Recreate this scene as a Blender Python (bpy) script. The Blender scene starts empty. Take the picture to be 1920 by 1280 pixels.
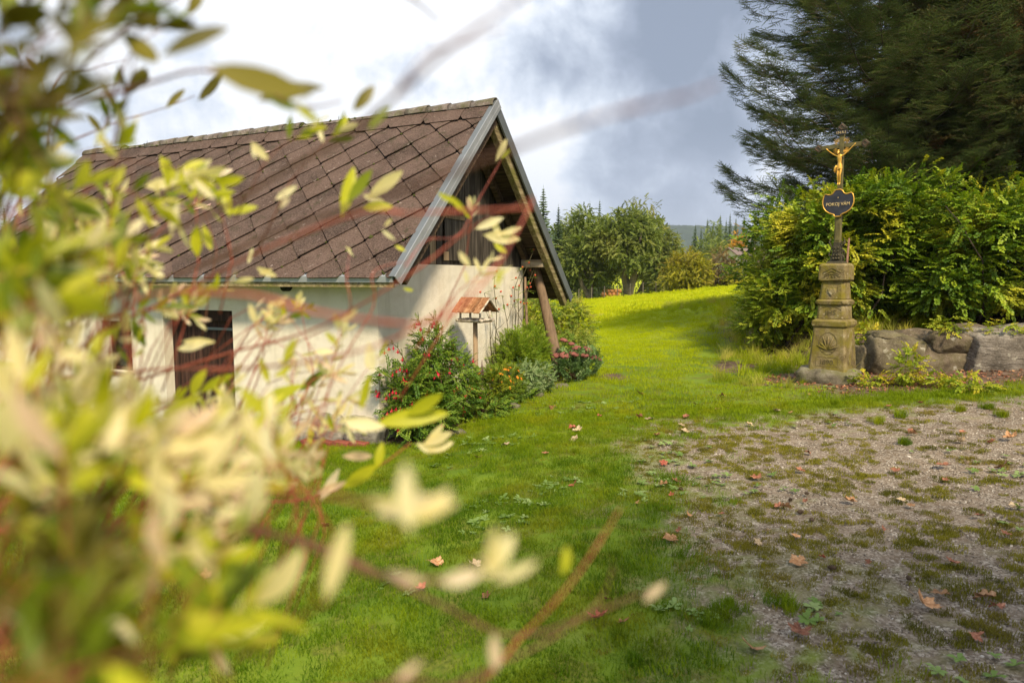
import bpy, math, random
import numpy as np
from mathutils import Vector, Matrix, noise as mnoise

scene = bpy.context.scene
C = scene.collection
R = math.radians
PI = math.pi

# ------------------------------------------------------------------ camera
EYE = 1.70
cam_data = bpy.data.cameras.new('camera')
cam_data.sensor_width = 36.0
cam_data.lens = 24.0
cam_data.clip_start = 0.02
cam_data.clip_end = 9000.0
cam_data.dof.use_dof = True
cam_data.dof.focus_distance = 9.5
cam_data.dof.aperture_fstop = 3.0
cam_data.dof.aperture_blades = 0
cam = bpy.data.objects.new('camera', cam_data)
C.objects.link(cam)
PITCH = math.atan(120 / 1280)
cam.location = (0, 0, EYE)
cam.rotation_euler = (PI / 2 - PITCH, 0, 0)
scene.camera = cam

# ------------------------------------------------------------------ world, sun, exposure
SUN_H = Vector((0.30, -0.96)).normalized()
SUN_EL = R(46)
sun_data = bpy.data.lights.new('sun', 'SUN')
sun_data.energy = 5.0
sun_data.angle = R(8.0)
sun_data.color = (1.0, 0.86, 0.62)
sun = bpy.data.objects.new('sun', sun_data)
C.objects.link(sun)
to_sun = Vector((SUN_H.x * math.cos(SUN_EL), SUN_H.y * math.cos(SUN_EL), math.sin(SUN_EL)))
sun.rotation_euler = to_sun.to_track_quat('Z', 'Y').to_euler()
sun.location = (0, -20, 30)

world = bpy.data.worlds.new('World')
scene.world = world
world.use_nodes = True


def nd(nt, typ, props=None, ins=None):
    n = nt.nodes.new(typ)
    for k, v in (props or {}).items():
        setattr(n, k, v)
    for k, v in (ins or {}).items():
        s = n.inputs[k]
        if hasattr(v, 'is_output') or isinstance(v, bpy.types.NodeSocket):
            nt.links.new(v, s)
        else:
            s.default_value = v
    return n


def ramp(nt, fac, stops, interp='LINEAR'):
    n = nt.nodes.new('ShaderNodeValToRGB')
    n.color_ramp.interpolation = interp
    e = n.color_ramp.elements
    while len(e) > 1:
        e.remove(e[-1])
    e[0].position = stops[0][0]
    e[0].color = tuple(stops[0][1]) + (1,)
    for p, c in stops[1:]:
        x = e.new(p)
        x.color = tuple(c) + (1,)
    nt.links.new(fac, n.inputs[0])
    return n.outputs[0]


def g1(v):
    return (v, v, v)


def mixc(nt, fac, a, b, blend='MIX'):
    n = nt.nodes.new('ShaderNodeMix')
    n.data_type = 'RGBA'
    n.blend_type = blend
    for idx, v in ((0, fac), (6, a), (7, b)):
        if isinstance(v, bpy.types.NodeSocket):
            nt.links.new(v, n.inputs[idx])
        else:
            if idx and len(v) == 3:
                v = tuple(v) + (1,)
            n.inputs[idx].default_value = v
    return n.outputs[2]


def mth(nt, op, a, b=None, c=None, clamp=False):
    n = nt.nodes.new('ShaderNodeMath')
    n.operation = op
    n.use_clamp = clamp
    for i, v in enumerate((a, b, c)):
        if v is None:
            continue
        if isinstance(v, bpy.types.NodeSocket):
            nt.links.new(v, n.inputs[i])
        else:
            n.inputs[i].default_value = v
    return n.outputs[0]


def px_dir(px, py):
    """direction of the ray through a photograph pixel (1920 x 1280)"""
    u, v = (px - 960) / 1280, -(py - 640) / 1280
    c, s = math.cos(PITCH), math.sin(PITCH)
    return Vector((u, c + v * s, v * c - s))


def at(px, py, depth):
    return Vector((0, 0, EYE)) + px_dir(px, py) * depth


def build_world():
    nt = world.node_tree
    nt.nodes.clear()
    out = nt.nodes.new('ShaderNodeOutputWorld')
    sky = nt.nodes.new('ShaderNodeTexSky')
    sky.sky_type = 'NISHITA'
    sky.sun_disc = False
    sky.sun_elevation = SUN_EL
    sky.sun_rotation = math.atan2(SUN_H.x, SUN_H.y)
    sky.altitude = 600
    sky.air_density = 1.0
    sky.dust_density = 1.5
    tc = nt.nodes.new('ShaderNodeTexCoord')
    d = tc.outputs['Generated']
    sep = nd(nt, 'ShaderNodeSeparateXYZ', ins={0: d})
    # clouds on a layer: stretch towards the horizon
    zz = mth(nt, 'MAXIMUM', mth(nt, 'ADD', sep.outputs[2], 0.25), 0.12)
    cx = mth(nt, 'DIVIDE', sep.outputs[0], zz)
    cy = mth(nt, 'DIVIDE', sep.outputs[1], zz)
    comb = nd(nt, 'ShaderNodeCombineXYZ', ins={0: cx, 1: cy, 2: 0.0})
    n1 = nd(nt, 'ShaderNodeTexNoise', ins={'Vector': comb.outputs[0], 'Scale': 0.9, 'Detail': 7.0, 'Roughness': 0.5, 'Distortion': 0.25})
    n2 = nd(nt, 'ShaderNodeTexNoise', ins={'Vector': d, 'Scale': 6.5, 'Detail': 10.0, 'Roughness': 0.55, 'Distortion': 0.15})
    cover = mth(nt, 'ADD', mth(nt, 'MULTIPLY', n1.outputs[0], 0.75), mth(nt, 'MULTIPLY', n2.outputs[0], 1.35))
    cover = mth(nt, 'SUBTRACT', cover, 0.58)

    def blob(px, py, tight, amp):
        v = px_dir(px, py).normalized()
        dp = nd(nt, 'ShaderNodeVectorMath', {'operation': 'DOT_PRODUCT'}, {0: d, 1: tuple(v)})
        e = mth(nt, 'MULTIPLY', mth(nt, 'SUBTRACT', dp.outputs['Value'], 1.0), tight)
        return mth(nt, 'MULTIPLY', mth(nt, 'POWER', 2.718, e), amp)
    # grey-blue underside of the big cloud and the bright openings beside it
    for b in (blob(1200, 70, 60, -0.24), blob(1100, 130, 160, -0.10), blob(1000, 250, 110, 0.20), blob(700, 150, 20, 0.20),
              blob(300, 120, 14, 0.20), blob(900, 0, 120, -0.08), blob(1500, 100, 30, -0.08)):
        cover = mth(nt, 'ADD', cover, b)
    cl = ramp(nt, cover, [(0.20, (3.3, 3.95, 5.2)), (0.34, (4.5, 5.2, 6.6)), (0.45, (6.5, 7.3, 8.7)), (0.54, (8.8, 9.6, 10.9)), (0.66, (12.3, 12.5, 12.9))])
    hor = mth(nt, 'SUBTRACT', 1.0, mth(nt, 'MULTIPLY', mth(nt, 'ABSOLUTE', sep.outputs[2]), 5.0), clamp=True)
    cl = mixc(nt, mth(nt, 'MULTIPLY', hor, 0.55), cl, (7.2, 8.1, 10.3))
    col = mixc(nt, 0.92, sky.outputs[0], cl)
    bg = nd(nt, 'ShaderNodeBackground', ins={'Color': col, 'Strength': 0.085})
    nt.links.new(bg.outputs[0], out.inputs[0])


build_world()

scene.view_settings.view_transform = 'Standard'
scene.view_settings.look = 'None'
scene.view_settings.exposure = 0.22
scene.view_settings.gamma = 1.0
scene.view_settings.use_curve_mapping = False
scene.render.engine = 'CYCLES'
scene.cycles.use_denoising = True
scene.cycles.max_bounces = 8
scene.cycles.diffuse_bounces = 2
scene.cycles.transmission_bounces = 4
scene.cycles.transparent_max_bounces = 6
scene.cycles.caustics_reflective = False
scene.cycles.caustics_refractive = False


# ------------------------------------------------------------------ helpers
def tag(o, label=None, cat=None, group=None, kind=None):
    if label:
        o['label'] = label
    if cat:
        o['category'] = cat
    if group:
        o['group'] = group
    if kind:
        o['kind'] = kind
    return o


def empty(name, loc=(0, 0, 0), rz=0.0, label=None, cat=None, group=None):
    o = bpy.data.objects.new(name, None)
    C.objects.link(o)
    o.location = loc
    o.rotation_euler = (0, 0, rz)
    o.empty_display_size = 0.2
    return tag(o, label, cat, group)


def link_mesh(name, me, parent=None, m=None, loc=None):
    o = bpy.data.objects.new(name, me)
    C.objects.link(o)
    if parent is not None:
        o.parent = parent
    if m is not None and not me.materials:
        me.materials.append(m)
    if loc is not None:
        o.location = loc
    return o


def copy_tree(o, parent=None):
    c = o.copy()
    C.objects.link(c)
    c.parent = parent
    for ch in list(o.children):
        copy_tree(ch, c)
    return c


class MB:
    """collects polygons; build() links them as one mesh object"""

    def __init__(self):
        self.v = []
        self.f = []

    def poly(self, pts):
        n = len(self.v)
        self.v += [tuple(p) for p in pts]
        self.f.append(tuple(range(n, n + len(pts))))

    def hexa(self, p):
        """8 points: bottom loop 0-3, top loop 4-7 (counter-clockwise seen from above)"""
        n = len(self.v)
        self.v += [tuple(q) for q in p]
        for f in ((3, 2, 1, 0), (4, 5, 6, 7), (0, 1, 5, 4), (1, 2, 6, 5), (2, 3, 7, 6), (3, 0, 4, 7)):
            self.f.append(tuple(n + i for i in f))

    def box(self, x0, x1, y0, y1, z0, z1):
        self.hexa([(x0, y0, z0), (x1, y0, z0), (x1, y1, z0), (x0, y1, z0), (x0, y0, z1), (x1, y0, z1), (x1, y1, z1), (x0, y1, z1)])

    def beam(self, a, b, w, h, up=(0, 0, 1)):
        a, b, up = Vector(a), Vector(b), Vector(up)
        d = (b - a).normalized()
        s = d.cross(up).normalized()
        u = s.cross(d).normalized()
        q = []
        for p in (a, b):
            q += [p - s * w / 2 - u * h / 2, p + s * w / 2 - u * h / 2, p + s * w / 2 + u * h / 2, p - s * w / 2 + u * h / 2]
        self.hexa(q)

    def extrude(self, pts, vec):
        """closed prism: polygon pts swept along vec"""
        vec = Vector(vec)
        n = len(self.v)
        k = len(pts)
        self.v += [tuple(p) for p in pts] + [tuple(Vector(p) + vec) for p in pts]
        self.f.append(tuple(range(n, n + k))[::-1])
        self.f.append(tuple(range(n + k, n + 2 * k)))
        for i in range(k):
            j = (i + 1) % k
            self.f.append((n + i, n + j, n + k + j, n + k + i))

    def tube(self, pts, rad, sides=6, caps=True, jitter=0.0, rng=None):
        pts = [Vector(p) for p in pts]
        if not isinstance(rad, (list, tuple)):
            rad = [rad] * len(pts)
        n0 = len(self.v)
        ref = Vector((0.31, 0.17, 0.93))
        for i, p in enumerate(pts):
            d = (pts[min(i + 1, len(pts) - 1)] - pts[max(i - 1, 0)])
            if d.length < 1e-9:
                d = Vector((0, 0, 1))
            d.normalize()
            if abs(d.dot(ref)) > 0.97:
                ref = Vector((0.9, 0.2, 0.1))
            s = d.cross(ref).normalized()
            u = d.cross(s).normalized()
            for k in range(sides):
                a = 2 * PI * k / sides
                r = rad[i]
                if jitter and rng:
                    r *= 1 + rng.uniform(-jitter, jitter)
                self.v.append(tuple(p + s * math.cos(a) * r + u * math.sin(a) * r))
        for i in range(len(pts) - 1):
            for k in range(sides):
                a = n0 + i * sides + k
                b = n0 + i * sides + (k + 1) % sides
                self.f.append((a, b, b + sides, a + sides))
        if caps:
            self.f.append(tuple(n0 + k for k in range(sides))[::-1])
            e = n0 + (len(pts) - 1) * sides
            self.f.append(tuple(e + k for k in range(sides)))

    def mesh(self, name, m=None, smooth=False):
        me = bpy.data.meshes.new(name)
        me.from_pydata(self.v, [], self.f)
        if m is not None:
            me.materials.append(m)
        if smooth:
            me.polygons.foreach_set('use_smooth', [True] * len(me.polygons))
        me.update()
        return me

    def build(self, name, m, parent=None, smooth=False, bevel=0.0):
        me = self.mesh(name, m, smooth)
        if bevel:
            import bmesh
            bm = bmesh.new()
            bm.from_mesh(me)
            bmesh.ops.remove_doubles(bm, verts=bm.verts, dist=1e-5)
            bmesh.ops.recalc_face_normals(bm, faces=bm.faces)
            bmesh.ops.bevel(bm, geom=list(bm.edges), offset=bevel, segments=1, affect='EDGES', clamp_overlap=True)
            bm.to_mesh(me)
            bm.free()
        return link_mesh(name, me, parent)


def np_mesh(name, verts, faces, m=None, smooth=False):
    """verts (n,3), faces (k,3|4) numpy"""
    me = bpy.data.meshes.new(name)
    nf, k = faces.shape
    me.vertices.add(len(verts))
    me.vertices.foreach_set('co', np.asarray(verts, dtype=np.float32).ravel())
    me.loops.add(nf * k)
    me.loops.foreach_set('vertex_index', faces.astype(np.int32).ravel())
    me.polygons.add(nf)
    me.polygons.foreach_set('loop_start', np.arange(0, nf * k, k, dtype=np.int32))
    me.polygons.foreach_set('loop_total', np.full(nf, k, dtype=np.int32))
    if smooth:
        me.polygons.foreach_set('use_smooth', np.ones(nf, dtype=bool))
    if m is not None:
        me.materials.append(m)
    me.update(calc_edges=True)
    return me


def vnoise(x, y, seed=0):
    """value noise 0..1"""
    x = np.asarray(x, dtype=np.float64)
    y = np.asarray(y, dtype=np.float64)
    xi, yi = np.floor(x), np.floor(y)
    fx, fy = x - xi, y - yi
    fx, fy = fx * fx * (3 - 2 * fx), fy * fy * (3 - 2 * fy)

    def h(a, b):
        s = np.sin(a * 127.1 + b * 311.7 + seed * 74.7) * 43758.5453
        return s - np.floor(s)
    return (h(xi, yi) * (1 - fx) + h(xi + 1, yi) * fx) * (1 - fy) + (h(xi, yi + 1) * (1 - fx) + h(xi + 1, yi + 1) * fx) * fy


def fbm(x, y, seed=0, oct=4, gain=0.5):
    t, a, s, f = 0, 1.0, 0, 1.0
    for i in range(oct):
        t = t + a * vnoise(x * f, y * f, seed + i * 13)
        s += a
        a *= gain
        f *= 2.03
    return t / s


def sstep(a, b, x):
    t = np.clip((x - a) / (b - a), 0, 1)
    return t * t * (3 - 2 * t)


# ------------------------------------------------------------------ terrain height
HX = np.array([-60, -20, -9, -5, -1.6, 0, 1, 3, 5, 8, 14, 60])
HZ = np.array([-2.5, -1.6, -0.85, -0.55, -0.27, -0.06, 0.0, 0.08, 0.27, 0.5, 0.8, 1.6])
FX = np.array([-200, -40, -8, 0, 5.5, 9.4, 15, 30, 80, 300])
FZ = np.array([-6, -3, -0.75, -0.45, -0.14, 0.22, 0.88, 2.0, 5.0, 12])


def height(x, y):
    x = np.asarray(x, dtype=np.float64)
    y = np.asarray(y, dtype=np.float64)
    near = np.interp(x, HX, HZ)
    far = np.interp(x * 50 / np.maximum(y, 50), FX, FZ) * 1.0
    t = sstep(13, 46, y)
    z = near * (1 - t) + far * t
    # the meadow falls away behind its crest, the wood floor rises further back
    z = z - 1.6 * sstep(52, 90, y) * (1 - sstep(120, 400, y))
    z = z + 10.0 * sstep(150, 700, y)
    # raised bank under the hedge, held by the stone wall
    z = z + 0.42 * sstep(10.05, 10.9, y) * sstep(4.9, 5.6, x) * (1 - sstep(16, 26, y))
    # the verge that climbs towards the shrubs right of the lawn
    z = z + 0.35 * sstep(2.9, 5.5, x) * sstep(11.5, 16, y) * (1 - sstep(22, 40, y))
    amp = 0.03 + 0.12 * sstep(14, 60, y)
    z = z + amp * (fbm(x * 0.5, y * 0.5, 5, 3) - 0.5)
    return z


def hz(x, y):
    return float(height(x, y))


def on_ground(px, py):
    """where the ray through a photograph pixel meets the terrain"""
    d = px_dir(px, py)
    t = 1.0
    for i in range(4000):
        p = Vector((0, 0, EYE)) + d * t
        if p.z <= hz(p.x, p.y):
            return p
        t *= 1.002
    return p


def gravel_mask(x, y):
    """1 = bare gravel, 0 = closed turf"""
    x = np.asarray(x, dtype=np.float64)
    y = np.asarray(y, dtype=np.float64)
    bx = (x - (0.75 + 0.10 * np.maximum(y - 3.0, 0) )) / 1.0
    by = (8.0 - y) / 0.9
    b = np.minimum(np.minimum(bx, by), 1.6)
    n = fbm(x * 1.1, y * 1.1, 21, 3) - 0.5
    n2 = fbm(x * 5.0, y * 5.0, 31, 3) - 0.5
    n3 = fbm(x * 13.0, y * 13.0, 35, 2) - 0.5
    g = b * 0.70 + n * 0.9 + n2 * 1.5 + n3 * 2.2 - 0.05 + 0.35 * sstep(1.6, 3.6, x)
    g = np.clip(g * 1.8, 0, 1) * sstep(-0.15, 0.35, np.minimum(bx, by))
    return g


def yard_mask(x, y):
    x = np.asarray(x, dtype=np.float64)
    y = np.asarray(y, dtype=np.float64)
    w = (fbm(x * 1.6, y * 1.6, 91, 4) - 0.5) * 1.8 + (fbm(x * 7.0, y * 7.0, 93, 3) - 0.5) * 1.0
    return sstep(-0.1, 1.1, np.minimum((x - (0.75 + 0.10 * np.maximum(y - 3.0, 0))) / 1.0, (8.0 - y) / 0.9) + w)


def soil_mask(x, y):
    x = np.asarray(x, dtype=np.float64)
    y = np.asarray(y, dtype=np.float64)
    n = fbm(x * 2.3, y * 2.3, 41, 3) - 0.5
    s = sstep(3.6, 4.6, x) * sstep(8.05, 8.55, y + n * 0.9) * (1 - sstep(14.5, 17, y))
    s = s * (1 - sstep(10.4, 10.8, y) * (1 - sstep(4.2, 5.0, x)))
    for cx, cy, rx, ry in ((3.85, 11.8, 0.45, 0.75), (1.72, 11.5, 0.24, 0.5), (4.25, 10.3, 0.45, 0.3), (3.9, 9.9, 0.5, 0.12)):
        r = ((x - cx) / rx) ** 2 + ((y - cy) / ry) ** 2
        s = np.maximum(s, sstep(1.25, 0.5, r + n * 1.4))
    # flower bed along the gable wall (local frame of the cottage)
    lx, ly = to_cottage(x, y)
    bed = sstep(-0.1, 0.05, lx) * (1 - sstep(0.62, 0.82, lx + n * 0.3)) * sstep(-0.25, 0.0, ly) * (1 - sstep(4.6, 5.0, ly))
    s = np.maximum(s, bed)
    # under the hedges and trees
    s = np.maximum(s, sstep(0.0, 0.8, x - (4.6 + 0.42 * np.maximum(y - 11.5, 0))) * sstep(10.6, 11.4, y) * (1 - sstep(19, 24, y)))
    return s


HOUSE_O = Vector((-1.575, 8.0, 0.0))
HOUSE_A = -R(25.7)


def to_cottage(x, y):
    c, s = math.cos(HOUSE_A), math.sin(HOUSE_A)
    dx, dy = np.asarray(x) - HOUSE_O.x, np.asarray(y) - HOUSE_O.y
    return dx * c + dy * s, -dx * s + dy * c


def from_cottage(lx, ly, z=0.0):
    c, s = math.cos(HOUSE_A), math.sin(HOUSE_A)
    return Vector((HOUSE_O.x + lx * c - ly * s, HOUSE_O.y + lx * s + ly * c, z))


# ------------------------------------------------------------------ materials
def mat(name):
    m = bpy.data.materials.new(name)
    m.use_nodes = True
    nt = m.node_tree
    b = nt.nodes['Principled BSDF']
    return m, nt, b


def tex_co(nt, kind='Object', scale=None):
    tc = nt.nodes.new('ShaderNodeTexCoord')
    v = tc.outputs[kind]
    if scale is not None:
        mp = nd(nt, 'ShaderNodeMapping', ins={'Vector': v, 'Scale': scale if isinstance(scale, tuple) else (scale,) * 3})
        v = mp.outputs[0]
    return v


def world_pos(nt):
    return nt.nodes.new('ShaderNodeNewGeometry').outputs['Position']


def bump(nt, b, h, strength=0.4, dist=0.01):
    n = nd(nt, 'ShaderNodeBump', ins={'Height': h, 'Strength': strength, 'Distance': dist})
    nt.links.new(n.outputs[0], b.inputs['Normal'])
    return n


def noise(nt, vec, scale, detail=4.0, rough=0.55, dist=0.0):
    return nd(nt, 'ShaderNodeTexNoise', ins={'Vector': vec, 'Scale': scale, 'Detail': detail, 'Roughness': rough, 'Distortion': dist}).outputs[0]


def set_rough(b, r, spec=0.3):
    b.inputs['Roughness'].default_value = r
    b.inputs['Specular IOR Level'].default_value = spec


def leaf_mat(name, cols, trans=0.35, rough=0.5, patch=0.0, patch_scale=1.0, alt=None, spec=0.3):
    """foliage: colour varies from leaf cluster to leaf cluster; light passes through the blades.
    alt/patch: a second colour in patches of the crown (turning leaves)"""
    m, nt, b = mat(name)
    oi = nt.nodes.new('ShaderNodeObjectInfo')
    pos = world_pos(nt)
    n = noise(nt, pos, 9.0, 2.0)
    f = mth(nt, 'ADD', mth(nt, 'MULTIPLY', oi.outputs['Random'], 0.65), mth(nt, 'MULTIPLY', n, 0.35))
    k = len(cols)
    col = ramp(nt, f, [(0.08 + 0.84 * i / max(1, k - 1), c) for i, c in enumerate(cols)])
    if alt is not None:
        pn = noise(nt, pos, patch_scale, 3.0)
        pf = ramp(nt, pn, [(0.5 - patch, g1(0)), (0.64 - patch, g1(1))])
        col = mixc(nt, mth(nt, 'MULTIPLY', pf, 0.85), col, alt)
    nt.links.new(col, b.inputs['Base Color'])
    set_rough(b, rough, spec)
    tr = nd(nt, 'ShaderNodeBsdfTranslucent')
    nt.links.new(mixc(nt, 1.0, col, (1.25, 1.3, 0.7), 'MULTIPLY'), tr.inputs['Color'])
    mx = nd(nt, 'ShaderNodeMixShader', ins={0: trans, 1: b.outputs[0], 2: tr.outputs[0]})
    nt.links.new(mx.outputs[0], nt.nodes['Material Output'].inputs[0])
    return m


def plain_mat(name, col, rough=0.6, var=0.25, scale=8.0, bmp=0.2, bdist=0.004, metal=0.0, spec=0.3, stretch=None, dark=None, coord='Object'):
    m, nt, b = mat(name)
    v = tex_co(nt, coord, stretch) if stretch else tex_co(nt, coord)
    n = noise(nt, v, scale, 6.0, 0.6)
    lo = tuple(c * (1 - var) for c in col)
    hi = tuple(min(1, c * (1 + var)) for c in col)
    cc = ramp(nt, n, [(0.3, dark or lo), (0.55, col), (0.75, hi)])
    oi = nt.nodes.new('ShaderNodeObjectInfo')
    hv = nd(nt, 'ShaderNodeHueSaturation', ins={'Color': cc, 'Value': mth(nt, 'ADD', 0.88, mth(nt, 'MULTIPLY', oi.outputs['Random'], 0.24))})
    nt.links.new(hv.outputs[0], b.inputs['Base Color'])
    set_rough(b, rough, spec)
    b.inputs['Metallic'].default_value = metal
    if bmp:
        bump(nt, b, noise(nt, v, scale * 3, 5.0, 0.6), bmp, bdist)
    return m


# ------------------------------------------------------------------ scattering of uncountable stuff (geometry nodes)
_groups = {}


def proto_collection(name, meshes):
    col = bpy.data.collections.new(name)
    for i, me in enumerate(meshes):
        o = bpy.data.objects.new('%s_%02d' % (name, i), me)
        col.objects.link(o)
    return col


def scatter_group(col):
    if col.name in _groups:
        return _groups[col.name]
    ng = bpy.data.node_groups.new('scatter_' + col.name, 'GeometryNodeTree')
    ng.interface.new_socket('Geometry', in_out='INPUT', socket_type='NodeSocketGeometry')
    ng.interface.new_socket('Geometry', in_out='OUTPUT', socket_type='NodeSocketGeometry')
    gi = ng.nodes.new('NodeGroupInput')
    go = ng.nodes.new('NodeGroupOutput')
    iop = ng.nodes.new('GeometryNodeInstanceOnPoints')
    ci = ng.nodes.new('GeometryNodeCollectionInfo')
    ci.inputs['Collection'].default_value = col
    ci.inputs['Separate Children'].default_value = True
    ci.inputs['Reset Children'].default_value = True
    ra = ng.nodes.new('GeometryNodeInputNamedAttribute')
    ra.data_type = 'FLOAT_VECTOR'
    ra.inputs['Name'].default_value = 'rot'
    e2r = ng.nodes.new('FunctionNodeEulerToRotation')
    sa = ng.nodes.new('GeometryNodeInputNamedAttribute')
    sa.data_type = 'FLOAT'
    sa.inputs['Name'].default_value = 'scl'
    ia = ng.nodes.new('GeometryNodeInputNamedAttribute')
    ia.data_type = 'INT'
    ia.inputs['Name'].default_value = 'idx'
    L = ng.links.new
    L(gi.outputs[0], iop.inputs['Points'])
    L(ci.outputs[0], iop.inputs['Instance'])
    iop.inputs['Pick Instance'].default_value = True
    L(ra.outputs[0], e2r.inputs[0])
    L(e2r.outputs[0], iop.inputs['Rotation'])
    L(sa.outputs[0], iop.inputs['Scale'])
    L(ia.outputs[0], iop.inputs['Instance Index'])
    L(iop.outputs[0], go.inputs[0])
    _groups[col.name] = ng
    return ng


def scatter(name, col, pts, rot, scl, idx, parent=None, kind='stuff'):
    n = len(pts)
    me = bpy.data.meshes.new(name)
    me.vertices.add(n)
    me.vertices.foreach_set('co', np.asarray(pts, dtype=np.float32).ravel())
    a = me.attributes.new('rot', 'FLOAT_VECTOR', 'POINT')
    a.data.foreach_set('vector', np.asarray(rot, dtype=np.float32).ravel())
    a = me.attributes.new('scl', 'FLOAT', 'POINT')
    a.data.foreach_set('value', np.asarray(scl, dtype=np.float32).ravel())
    a = me.attributes.new('idx', 'INT', 'POINT')
    a.data.foreach_set('value', np.asarray(idx, dtype=np.int32).ravel())
    o = link_mesh(name, me, parent)
    md = o.modifiers.new('scatter', 'NODES')
    md.node_group = scatter_group(col)
    if kind:
        o['kind'] = kind
    return o


def unit(v):
    return v / np.maximum(np.linalg.norm(v, axis=1, keepdims=True), 1e-9)


def euler_axes(X, up):
    """euler angles that put local X along X and local Z as near up as can be"""
    X = unit(X)
    Y = unit(np.cross(up, X))
    Z = np.cross(X, Y)
    ry = -np.arcsin(np.clip(X[:, 2], -1, 1))
    rx = np.arctan2(Y[:, 2], Z[:, 2])
    rz = np.arctan2(X[:, 1], X[:, 0])
    return np.stack([rx, ry, rz], 1)
# ------------------------------------------------------------------ the ground sheet
def axis(lo, hi, core_lo, core_hi, step, grow=1.12):
    a = list(np.arange(core_lo, core_hi, step))
    s, x = step, a[-1]
    while x < hi:
        s *= grow
        x += s
        a.append(x)
    s, x = step, a[0]
    left = []
    while x > lo:
        s *= grow
        x -= s
        left.append(x)
    return np.array(left[::-1] + a)


def ground_material():
    m, nt, b = mat('turf_and_gravel')
    pos = world_pos(nt)
    ga = nd(nt, 'ShaderNodeAttribute', {'attribute_name': 'gravel'}).outputs['Fac']
    sa = nd(nt, 'ShaderNodeAttribute', {'attribute_name': 'soil'}).outputs['Fac']
    vo = nd(nt, 'ShaderNodeTexVoronoi', ins={'Vector': pos, 'Scale': 85.0, 'Randomness': 1.0})
    vsep = nd(nt, 'ShaderNodeSeparateColor', ins={0: vo.outputs['Color']})
    stones = ramp(nt, vsep.outputs[0], [(0.0, (0.07, 0.055, 0.041)), (0.35, (0.20, 0.162, 0.122)), (0.7, (0.35, 0.295, 0.23)), (1.0, (0.58, 0.51, 0.43))])
    earth = ramp(nt, noise(nt, pos, 3.0, 5.0), [(0.35, (0.11, 0.075, 0.045)), (0.65, (0.24, 0.18, 0.125))])
    grv = mixc(nt, ramp(nt, noise(nt, pos, 12.0, 5.0), [(0.35, g1(0.85)), (0.65, g1(0.15))]), earth, stones)
    g1n = noise(nt, pos, 0.8, 5.0)
    turf = ramp(nt, g1n, [(0.3, (0.07, 0.13, 0.012)), (0.5, (0.14, 0.21, 0.015)), (0.7, (0.20, 0.24, 0.02))])
    moss = ramp(nt, noise(nt, pos, 30.0, 3.0), [(0.35, (0.08, 0.09, 0.015)), (0.65, (0.19, 0.20, 0.03))])
    turf = mixc(nt, ramp(nt, noise(nt, pos, 4.0, 4.0), [(0.48, g1(0)), (0.6, g1(0.8))]), turf, moss)
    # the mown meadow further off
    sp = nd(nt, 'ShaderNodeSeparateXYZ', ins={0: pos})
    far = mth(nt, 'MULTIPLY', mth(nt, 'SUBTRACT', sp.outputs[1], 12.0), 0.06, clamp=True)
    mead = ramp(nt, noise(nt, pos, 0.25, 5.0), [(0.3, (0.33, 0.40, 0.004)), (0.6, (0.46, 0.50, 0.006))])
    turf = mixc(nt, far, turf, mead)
    soil = ramp(nt, noise(nt, pos, 9.0, 6.0, 0.65), [(0.3, (0.045, 0.028, 0.018)), (0.5, (0.13, 0.085, 0.055)), (0.7, (0.26, 0.18, 0.14))])
    col = mixc(nt, ga, turf, grv)
    col = mixc(nt, sa, col, soil)
    nt.links.new(col, b.inputs['Base Color'])
    set_rough(b, 0.9, 0.15)
    h = mth(nt, 'ADD', mth(nt, 'MULTIPLY', mth(nt, 'SUBTRACT', 1.0, vo.outputs['Distance']), 0.5), noise(nt, pos, 40.0, 4.0))
    bump(nt, b, h, 0.55, 0.012)
    return m


def build_ground():
    xs = axis(-2600, 2600, -3.0, 6.4, 0.065, 1.09)
    ys = axis(-30, 3000, 2.0, 12.5, 0.065, 1.05)
    X, Y = np.meshgrid(xs, ys)
    Z = height(X, Y)
    g = gravel_mask(X, Y)
    nr = (Y < 14)
    Z = Z + nr * (0.012 * (fbm(X * 4, Y * 4, 3, 2) - 0.5) - 0.012 * g)
    nx, ny = len(xs), len(ys)
    V = np.stack([X.ravel(), Y.ravel(), Z.ravel()], 1)
    i = np.arange(ny - 1)[:, None] * nx + np.arange(nx - 1)[None, :]
    F = np.stack([i, i + 1, i + nx + 1, i + nx], -1).reshape(-1, 4)
    me = np_mesh('ground', V, F, ground_material(), True)
    a = me.attributes.new('gravel', 'FLOAT', 'POINT')
    a.data.foreach_set('value', np.maximum(g, 0.82 * yard_mask(X, Y)).ravel().astype(np.float32))
    a = me.attributes.new('soil', 'FLOAT', 'POINT')
    a.data.foreach_set('value', soil_mask(X, Y).ravel().astype(np.float32))
    o = link_mesh('ground', me)
    tag(o, 'green lawn and gravelly yard running out to a meadow', kind='structure')


build_ground()


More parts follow.
